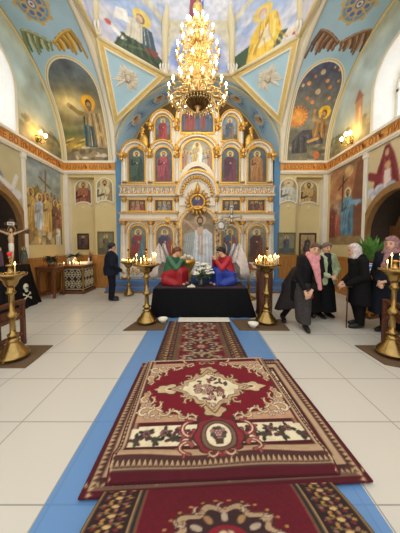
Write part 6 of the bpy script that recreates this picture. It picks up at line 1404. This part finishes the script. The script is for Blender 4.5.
# ---------------------------------------------------------------- the chandelier
CHX, CHY = -.03, 5.24
ch = thing('chandelier', 'great tiered gilt chandelier with candle bulbs hanging under the dome', 'chandelier', (CHX, CHY, 0))
chg = mat('chandelier_gilt', (206, 172, 108), .32, .7, var=.25, scale=18); crys = mat('crystal_drops', (240, 220, 168), .12, .35, var=.2, scale=30)
CB = glow('candle_bulb', (255, 236, 196), 44.)
def czy(px_y): return EYE+CHY*ray(198, px_y)[2]/ray(198, px_y)[1]
m = MB(); m.tube([(0, 0, 6.62), (0, 0, 9.8)], .018, 8)
for k in range(30): m.tube([(.03*math.cos(2*PI*i/8), 0 if k % 2 else .03*math.sin(2*PI*i/8), 6.7+.1*k+(.04*math.sin(2*PI*i/8) if k % 2 else 0)) for i in range(8)], .008, 5, closed=True)
m.build('chain', chg, ch)
m = MB(); m.lathe([(.02, 4.42), (.05, 4.48), (.03, 4.54), (.09, 4.6), (.2, 4.68), (.24, 4.76), (.18, 4.84), (.08, 4.92), (.06, 5.1), (.14, 5.2), (.06, 5.34), (.06, 5.6), (.12, 5.7), (.05, 5.82), (.05, 6.0), (.1, 6.1), (.05, 6.2), (.04, 6.4), (.09, 6.48), (.05, 6.56), (.07, 6.62), (.12, 6.64), (.1, 6.7), (.02, 6.72)], n=20); m.build('central_stem', chg, ch)
m = MB()
for k in range(16): a = 2*PI*k/16; m.tube([(.1*math.cos(a), .1*math.sin(a), 4.59), (.17*math.cos(a), .17*math.sin(a), 4.64), (.25*math.cos(a), .25*math.sin(a), 4.74), (.30*math.cos(a), .30*math.sin(a), 4.80)], [.03, .04, .03, .012], 6)
m.lathe([(.25, 4.72), (.28, 4.74), (.28, 4.77), (.25, 4.78)], n=24); m.build('lower_dish', mat('dark_gilt', (104, 76, 40), .4, .7, var=.35, scale=26), ch)
ARM0 = {}
def tier(zb, r, n, z0, a0):
    """arms from the stem at z0 out to bulbs at height zb; bulbs, sleeves and cups are sub-parts of each arm"""
    for k in range(n):
        a = a0+2*PI*k/n; c, s = math.cos(a), math.sin(a); q = lambda rr, zz: (rr*c, rr*s, zz)
        m = MB(); m.tube([q(.05, z0), q(r*.35, z0-.1), q(r*.7, z0-.12), q(r*.98, zb-.20), q(r*1.0, zb-.14)], [.016, .018, .016, .014, .016], 6)
        m.tube([q(r*.3, z0-.08), q(r*.45, z0+.03), q(r*.62, z0-.02), q(r*.55, z0-.1)], [.012, .014, .012, .006], 5); m.lathe([(.012, 0), (.045, .02), (.05, .035), (.02, .04)], q(r, zb-.14), 9)
        o = m.build('candle_arm', chg, ch)
        m = MB(); m.tube([q(r, zb-.135), q(r, zb-.015)], .016, 7); m.build('candle_sleeve', waxw, o)
        m = MB(); m.lathe([(.008, -.02), (.021, .01), (.02, .035), (.004, .07)], q(r, zb), 8); m.build('bulb', CB, o)
TI = [(czy(20), .17, 6, 6.28), (czy(31), .345, 10, 6.02), (czy(51), .455, 14, 5.62), (czy(67), .42, 8, 5.34), (czy(92), .64, 18, 4.95)]
for i, (zb, r, n, z0) in enumerate(TI): tier(zb, r, n, z0, .17+.13*i)
for zb, r, n, z0 in TI:
    m = MB(); m.tube([(r*.6*math.cos(2*PI*i/28), r*.6*math.sin(2*PI*i/28), zb-.2) for i in range(28)], .012, 6, closed=True); m.build('hoop', chg, ch)
m = MB()
for i in range(len(TI)):
    zb, r, n, z0 = TI[i]; r_top = r*.28; zt = z0+.18
    for k in range(n*2):
        a = 2*PI*k/(n*2); c, s = math.cos(a), math.sin(a)
        for j in range(9):
            t = j/8; rr_ = r_top+(r*.6-r_top)*t; zz = zt+(zb-.2-zt)*t-.10*math.sin(PI*t); m.add([(rr_*c+.014, rr_*s, zz), (rr_*c-.007, rr_*s+.012, zz), (rr_*c-.007, rr_*s-.012, zz), (rr_*c, rr_*s, zz+.02), (rr_*c, rr_*s, zz-.03)], [(0, 1, 3), (1, 2, 3), (2, 0, 3), (1, 0, 4), (2, 1, 4), (0, 2, 4)])
        if k % 1 == 0:
            for d in range(2): x, y, zz = r*.6*c, r*.6*s, zb-.25-.045*d; m.add([(x+.013, y, zz), (x, y+.013, zz), (x-.013, y, zz), (x, y-.013, zz), (x, y, zz+.016), (x, y, zz-.03)], [(0, 1, 4), (1, 2, 4), (2, 3, 4), (3, 0, 4), (1, 0, 5), (2, 1, 5), (3, 2, 5), (0, 3, 5)])
o = m.build('crystal_strands', crys, ch); o['kind'] = 'stuff'
m = MB()
for i, (zb, r, n, z0) in enumerate(TI):
    for k in range(n):
        a = .17+.13*i+2*PI*(k+.5)/n; c, s = math.cos(a), math.sin(a); q = lambda rr, zz: (rr*c, rr*s, zz)
        m.tube([q(r*.6, zb-.2), q(r*.8, zb-.27), q(r*.86, zb-.18), q(r*.74, zb-.11), q(r*.68, zb-.16)], [.012, .018, .018, .014, .006], 5); m.tube([q(r*.6, zb-.2), q(r*.46, zb-.12), q(r*.36, zb-.2), q(r*.46, zb-.27)], [.012, .016, .014, .005], 5)
o = m.build('gilt_scrolls', chg, ch); o['kind'] = 'stuff'
for zz, e in ((6.3, 18), (5.45, 40), (4.95, 45)):
    l = bpy.data.lights.new('chandelier_light', 'POINT'); l.energy = e; l.color = (1, .84, .6); l.shadow_soft_size = .45; o = bpy.data.objects.new('chandelier_light', l); COL.objects.link(o); o.location = (CHX, CHY, zz)
for x, y, z, e in ((-1.035, 4.5, 1.5, 5), (1.335, 4.5, 1.5, 6), (-3.95, 7.3, 1.1, 4), (-2.14, 6.95, 1.2, 2), (2.72, 3.1, 1.5, 1.5)):
    l = bpy.data.lights.new('candle_light', 'POINT'); l.energy = e; l.color = (1, .62, .28); l.shadow_soft_size = .12; o = bpy.data.objects.new('candle_light', l); COL.objects.link(o); o.location = (x, y, z)
# ---------------------------------------------------------------- people
def hair_prims(at, sc=1., long=False):
    P = [('c', at(0, -.03, .04), at(0, -.022, .055), .088*sc, .08*sc, .02), ('c', at(-.045, .035, .078), at(.045, .035, .078), .036*sc, .036*sc, .03), ('c', at(-.07, .02, .05), at(-.03, .05, .08), .026*sc, .026*sc, .02), ('c', at(.07, .02, .05), at(.03, .05, .08), .026*sc, .026*sc, .02), ('c', at(0, -.06, .02), at(0, -.05, -.05), .06*sc, .045*sc, .02)]
    for s in (-1, 1): P.append(('c', at(s*.068, -.012, .04), at(s*.066, -.02, -.02), .03*sc, .022*sc, .02))
    if long: P.append(('c', at(0, -.06, 0), at(0, -.07, -.14), .07*sc, .06*sc, .03))
    return P
def scarf_prims(at, sc=1.):
    P = [('c', at(0, -.028, .035), at(0, -.02, .06), .1*sc, .09*sc, .02), ('c', at(0, -.05, .0), at(0, -.045, -.12), .085*sc, .1*sc, .04), ('c', at(-.085, .0, .03), at(-.06, .03, -.09), .026*sc, .03*sc, .02), ('c', at(.085, .0, .03), at(.06, .03, -.09), .026*sc, .03*sc, .02),
         ('c', at(-.05, .045, .098), at(.05, .045, .098), .022*sc, .022*sc, .03), ('c', at(-.06, .03, -.11), at(.06, .03, -.11), .045*sc, .045*sc, .02)]
    return P
def cl(name, rgb, var=.18, scale=14, rough=.85): return mat(name, rgb, rough, var=var, scale=scale, bump=.12, bscale=45, spec=.25)
shoe_b = mat('black_shoe', (24, 22, 22), .45, var=.1)
# man in navy by the left pier
p = thing('person', 'man in a dark navy jacket and trousers standing before the left pier, facing right', 'person', (-2.44, 6.36, 0), math.radians(-68)); H = 1.60
J = walk_joints(H, hal=(-.06, .27, .80), har=(.07, .27, .82), ell=(-.27, .02, 1.0), elr=(.27, .02, 1.0))
j, at = figure(p, J, (0, .04, .925*H), (0, 1, -.1), sc=1.0)
navy = cl('navy_jacket_cloth', (22, 27, 42)); iso_obj('jacket', coat_prims(j, 1.08, 1.15, hem=.66, flare=.2), navy, p, .014, clip=above(.72))
tr = []; 
for q in 'lr': tr += [('c', j['hi'+q], j['kn'+q], .115, .088, .03), ('c', j['kn'+q], j['an'+q]-vv(0, 0, .0), .088, .078, .03)]
iso_obj('trousers', tr+[('c', j['hil'], j['hir'], .12, .12, .05)], cl('navy_trouser_cloth', (18, 21, 32)), p, .014, clip=above(.05)); shoes(p, j, 1, shoe_b)
iso_obj('hair', hair_prims(at), mat('dark_brown_hair', (30, 24, 21), .6, var=.25, scale=40), p, .009)
iso_obj('collar', [('c', at(-.05, -.02, -.13), at(.05, -.02, -.13), .05, .05, .03)], navy, p, .012)
# woman with the pink scarf, stepping towards us
p = thing('person', 'smiling woman in black jacket with a long pink scarf and grey skirt, stepping forward', 'person', (1.90, 4.28, 0), PI-.12)
J = dict(pelvis=(-.02, 0, .86), chest=(-.1, .05, 1.16), neck=(-.17, .08, 1.355), shl=(-.305, .06, 1.28), shr=(.0, .07, 1.30), ell=(-.30, .12, 1.0), elr=(.06, .1, 1.0), hal=(-.12, .27, .78), har=(.0, .26, .76),
         hil=(-.1, 0, .82), hir=(.07, 0, .82), knl=(-.09, .1, .46), knr=(.12, -.08, .46), anl=(-.07, .12, .075), anr=(.22, -.36, .10), tol=(-.07, .25, .045), tor=(.22, -.24, .045))
j, at = figure(p, J, (-.2, .12, 1.475), (.05, 1, -.12), up=(-.18, 0, 1), sc=1.0)
blk = cl('black_jacket_cloth', (15, 14, 17)); iso_obj('jacket', coat_prims(j, .95, 1.02, hem=.84, flare=.17, sleeves=False), blk, p, .013, clip=above(.87))
for q in 'lr': iso_obj('sleeve', [('c', j['sh'+q], j['el'+q], .072, .06, .04), ('c', j['el'+q], j['el'+q]*.1+j['ha'+q]*.9, .058, .044, .02)], blk, p, .012)
iso_obj('skirt', [('c', j['pelvis'], vv(-.06, .03, .4), .15, .11, .06), ('c', vv(-.08, .02, .8), vv(-.07, .12, .1), .11, .09, .06), ('c', vv(.02, .0, .8), vv(.0, .06, .2), .11, .09, .06)], cl('grey_skirt_cloth', (62, 58, 57), .25, 26), p, .014, clip=above(.11))
iso_obj('stockings', [('c', j['hir'], j['knr'], .105, .078, .03), ('c', j['knl'], j['anl'], .07, .05, .02), ('c', j['knr'], j['anr'], .07, .05, .02)], cl('black_trouser_cloth', (12, 11, 12)), p, .012)
iso_obj('coat_tail', [('c', vv(.06, -.08, 1.05), vv(.16, -.14, .75), .1, .14, .05), ('c', vv(.12, -.12, .8), vv(.27, -.22, .2), .13, .17, .06), ('c', vv(.02, -.1, .8), vv(.08, -.16, .2), .14, .18, .06)], cl('dark_coat_cloth', (38, 33, 32)), p, .015, clip=lambda x, y, z: np.maximum((.36-.28*(x-.1))-z, -9)+0*y)
pink = cl('pink_scarf_cloth', (206, 138, 142), .2, 20)
iso_obj('scarf', [('c', at(-.07, .03, -.13), at(.07, .03, -.13), .05, .05, .02), ('c', at(-.075, -.03, -.1), at(.075, -.03, -.1), .055, .055, .03), ('c', at(-.05, .06, -.16), vv(-.22, .24, 1.12), .045, .036, .02), ('c', vv(-.22, .24, 1.12), vv(-.25, .26, .80), .036, .036, .02), ('c', at(.05, .06, -.16), vv(-.16, .25, 1.15), .042, .034, .02), ('c', vv(-.16, .25, 1.15), vv(-.21, .27, .92), .034, .03, .02)], pink, p, .012)
iso_obj('hair', hair_prims(at), mat('brown_hair', (92, 66, 50), .6, var=.25, scale=40), p, .009); shoes(p, j, 1, shoe_b)
hb = thing('handbag', 'small dark red purse held by the woman with the pink scarf', 'purse', (1.93, 3.99, .68), 0); m = MB(); m.box(-.07, .07, -.025, .025, -.05, .05, 0, .015); m.build('purse_body', mat('dark_red_leather', (96, 26, 34), .4, var=.1), hb); m = MB(); m.tube([(-.05, 0, .05), (-.04, 0, .1), (.04, 0, .1), (.05, 0, .05)], .006, 6); m.build('handle', mat('dark_red_leather', (96, 26, 34)), hb)
# person behind, back turned
p = thing('person', 'person in a dark brown jacket and black skirt seen from behind, between two women', 'person', (2.34, 4.84, 0), -.15)
J = walk_joints(1.56); j, at = figure(p, J, (-.03, .07, .925*1.56), (.2, 1, -.3), sc=.97, h=.012)
br = cl('brown_jacket_cloth', (42, 30, 26)); iso_obj('jacket', coat_prims(j, 1.05, 1.15, hem=.6, flare=.22), br, p, .014, clip=above(.64))
iso_obj('skirt', [('c', vv(0, 0, .84), vv(0, 0, .1), .18, .24, .06)], cl('black_skirt_cloth', (12, 12, 13)), p, .015, clip=above(.17)); shoes(p, j, 1, shoe_b); iso_obj('hair', hair_prims(at, long=True), mat('dark_brown_hair', (30, 24, 21)), p, .01)
# woman in the pale green jacket
p = thing('person', 'woman in a pale green jacket over a long black dress, hands folded', 'person', (2.71, 4.95, 0), PI+.18); H = 1.6
J = walk_joints(H, ell=(-.3, .03, 1.02), elr=(.3, .03, 1.02), hal=(-.05, .25, .93), har=(.06, .26, .91), tol=(-.1, .14, .04), tor=(.1, .14, .04)); j, at = figure(p, J, (0, .05, .925*H), (.1, 1, -.1), sc=1.)
grn = cl('pale_green_cloth', (172, 186, 146), .14); iso_obj('jacket', coat_prims(j, 1.06, 1.12, hem=.68, flare=.22), grn, p, .013, clip=lambda x, y, z: np.maximum(.72-z, np.minimum(.055-abs(x), y-.06)+0*z))
iso_obj('dress', [('c', vv(0, .0, 1.32), vv(0, .01, 1.0), .09, .165, .05), ('c', vv(0, .0, 1.0), vv(0, 0, .75), .165, .17, .05), ('c', vv(0, 0, .8), vv(0, .02, .05), .19, .25, .06)], cl('black_dress_cloth', (12, 12, 15)), p, .014, clip=above(.15))
iso_obj('jacket_collar', [('c', at(-.08, .0, -.15), at(-.05, .09, -.2), .05, .04, .02), ('c', at(.08, .0, -.15), at(.05, .09, -.2), .05, .04, .02), ('c', at(-.07, -.05, -.13), at(.07, -.05, -.13), .045, .045, .02)], grn, p, .012)
iso_obj('neck_scarf', [('c', at(-.03, .05, -.13), at(.03, .05, -.13), .05, .05, .02), ('c', at(0, .07, -.15), at(0, .13, -.3), .06, .05, .02)], cl('dark_scarf_cloth', (34, 34, 42)), p, .012)
iso_obj('hair', hair_prims(at), mat('grey_brown_hair', (112, 92, 78), .6, var=.3, scale=40), p, .009); shoes(p, j, 1, shoe_b)
# woman in black with a cane
p = thing('person', 'elderly woman in a black coat and pale headscarf leaning on a cane', 'person', (3.06, 4.34, 0), PI/2-.12); H = 1.58
J = walk_joints(H, chest=(0, .03, .72*H), neck=(0, .06, .835*H), shl=(-.18, .05, .80*H), shr=(.18, .05, .80*H), ell=(-.25, .04, .98), elr=(.25, .02, .98), hal=(-.04, .27, .80), har=(.1, .26, .84), anl=(-.1, .03, .08), tol=(-.11, .16, .04), anr=(.1, -.07, .08), tor=(.11, .06, .04))
j, at = figure(p, J, (0, .13, .918*H), (0, 1, -.15), sc=1., pd=((0, -.3, -1), (0, 0, -1)))
iso_obj('coat', coat_prims(j, 1.02, 1.06, hem=.42, flare=.21), cl('black_coat_cloth', (11, 11, 13)), p, .014, clip=above(.44))
tr = []
for q in 'lr': tr += [('c', j['hi'+q], j['kn'+q], .1, .085, .03), ('c', j['kn'+q], j['an'+q], .085, .075, .03)]
iso_obj('trousers', tr, cl('black_trouser_cloth', (12, 11, 12)), p, .014, clip=above(.06)); shoes(p, j, 1.05, shoe_b)
iso_obj('hood', [('c', at(-.06, -.09, -.15), at(.06, -.09, -.15), .085, .085, .03), ('c', at(0, -.07, -.2), at(0, -.02, -.22), .12, .13, .03)], cl('black_coat_cloth', (11, 11, 13)), p, .014)
iso_obj('headscarf', scarf_prims(at), cl('pale_headscarf_cloth', (206, 194, 190), .3, 30), p, .01)
c = thing('walking_cane', 'brown wooden walking cane held by the woman in the black coat', 'cane', (2.79, 4.28, 0)); m = MB(); m.tube([(0, 0, 0), (0, 0, .74)], [.011, .013], 8); m.build('shaft', mat('cane_wood', (74, 44, 28), .4, var=.15), c)
m = MB(); m.tube([(0, 0, .74), (-.005, 0, .775), (.03, 0, .79), (.1, .0, .775)], [.014, .015, .016, .013], 8); m.build('handle', mat('cane_wood', (74, 44, 28)), c)
# woman at the right edge
p = thing('person', 'woman in a dark navy coat and mauve headscarf at the right edge, facing left', 'person', (3.40, 4.02, 0), PI/2+.35); H = 1.70
J = walk_joints(H, ell=(-.27, .02, 1.05), elr=(.27, .02, 1.05), hal=(-.06, .24, .95), har=(.06, .24, .93)); j, at = figure(p, J, (0, .06, .925*H), (-.1, 1, -.05), sc=1.04)
iso_obj('coat', coat_prims(j, 1.15, 1.3, hem=.3, flare=.26), cl('dark_blue_coat_cloth', (20, 25, 36)), p, .014, clip=above(.33))
tr = []
for q in 'lr': tr += [('c', j['kn'+q], j['an'+q], .075, .06, .03)]
iso_obj('stockings', tr, cl('black_trouser_cloth', (12, 11, 12)), p, .014, clip=above(.06)); shoes(p, j, 1., shoe_b)
mau = cl('mauve_scarf_cloth', (150, 112, 112), .3, 22); iso_obj('headscarf', scarf_prims(at, 1.05)+[('c', at(0, .06, -.14), at(.02, .13, -.34), .06, .07, .03), ('c', at(-.1, -.03, -.16), at(.1, -.03, -.16), .07, .07, .03)], mau, p, .011)
# ---------------------------------------------------------------- the two carved angels sitting on the bier
def angel(label, x, y, rz, top, skirt, side, hair):
    p = thing('angel_statue', label, 'statue', (x, y, .632), rz)
    J = dict(pelvis=(0, -.12, .2), chest=(0, -.04, .47), neck=(0, .03, .655), shl=(-.155, -.01, .60), shr=(.155, -.01, .60), ell=(-.2, .17, .40), elr=(.2, .17, .40), hal=(-.05, .25, .58), har=(.05, .26, .60),
             hil=(-.09, -.1, .18), hir=(.09, -.1, .18), knl=(-.12, .24, .30), knr=(.12, .24, .30), anl=(-.1, .2, .05), anr=(.1, .2, .05), tol=(-.1, .32, .035), tor=(.1, .32, .035))
    j, at = figure(p, J, (0, .10, .765), (0, 1, -.55), sc=.9, h=.0095, skin=mat('painted_flesh', (214, 168, 138), .45, var=.05), curl=.9)
    tm = mat('statue_%s_top' % ('green' if side < 0 else 'red'), top, .55, var=.12, scale=10, bump=.15, bscale=30); sm = mat('statue_%s_skirt' % ('red' if side < 0 else 'blue'), skirt, .55, var=.15, scale=8, bump=.2, bscale=26)
    iso_obj('tunic', coat_prims(j, .9, 1.0, hem=None)+[('c', j['chest'], vv(0, -.1, .2), .15, .17, .05)], tm, p, .011)
    P = [('c', vv(0, -.13, .16), vv(0, .05, .18), .17, .17, .05)]
    for s in (-1, 1): P += [('c', vv(s*.08, -.1, .22), vv(s*.10, .2, .31), .13, .11, .05), ('c', vv(s*.10, .2, .31), vv(s*.1, .18, .06), .11, .1, .05), ('c', vv(s*.15, -.12, .1), vv(s*.16, .1, .04), .11, .09, .05)]
    for k in range(6): a = -.16+.064*k; P.append(('c', vv(a, .29, .3), vv(a*1.15, .27, .02), .02, .026, .02))
    iso_obj('robe_skirt', P, sm, p, .012, clip=above(.004))
    iso_obj('hair', hair_prims(at, .9, True), mat('auburn_hair' if side < 0 else 'dark_brown_hair', hair, .6, var=.25, scale=40), p, .009)
    m = MB(); hc = at(0, -.08, .02); m.tube([(hc[0]+.15*math.cos(2*PI*i/24), hc[1]-.02, hc[2]+.15*math.sin(2*PI*i/24)) for i in range(24)], .008, 6, closed=True); m.build('halo', gold, p)
    wm = mat('wing_white', (204, 198, 192), .6, var=.14, scale=14, bump=.2, bscale=30)
    for s in (-1, 1):
        m = MB(); n = 9
        for i in range(n):
            t = i/(n-1); st = vv(s*.08, -.15, .62-.12*t); pk = vv(s*(.12+.03*t), -.24-.06*(1-t), .95-.42*t); en = vv(s*(.17+.02*t), -.62+.28*t, .05+.10*t)
            m.tube([st, (st+pk)/2+vv(0, -.03, .04), pk, pk*.62+en*.38+vv(0, -.05, .02), pk*.3+en*.7+vv(0, -.02, 0), en], [.03, .04, .045, .05, .042, .01], 7, flat=.4)
        m.build('wing', wm, p)
angel('painted angel statue in green tunic and red skirt, seated on the left of the bier', -.60, 5.36, -PI/2-.35, (52, 104, 74), (160, 22, 34), -1, (110, 62, 36))
angel('painted angel statue in red tunic and blue skirt, seated on the right of the bier', .60, 5.36, PI/2+.35, (166, 26, 44), (30, 56, 150), 1, (60, 38, 28))
# ---------------------------------------------------------------- light
w = bpy.data.worlds.new('daylight'); SC.world = w; w.use_nodes = True
bg = w.node_tree.nodes['Background']; bg.inputs[0].default_value = (.975, .985, 1, 1); bg.inputs[1].default_value = 1.2
for X, sd, y in ((XL, -1, 5.28), (XR, 1, 5.26)):      # daylight outside the two tall windows
    l = bpy.data.lights.new('window_daylight', 'AREA'); l.shape = 'RECTANGLE'; l.size = 1.7; l.size_y = 2.2; l.energy = 22; l.color = (.93, .97, 1)
    o = bpy.data.objects.new('window_daylight', l); COL.objects.link(o); o.location = (X+sd*1.1, y, 5.7); o.rotation_euler = (0, sd*PI/2, 0)
SC.view_settings.view_transform = 'Standard'; SC.view_settings.look = 'None'; SC.view_settings.gamma = 1; SC.view_settings.use_curve_mapping = False
SC.view_settings.exposure = .35
SC.cycles.max_bounces = 8; SC.cycles.use_denoising = True
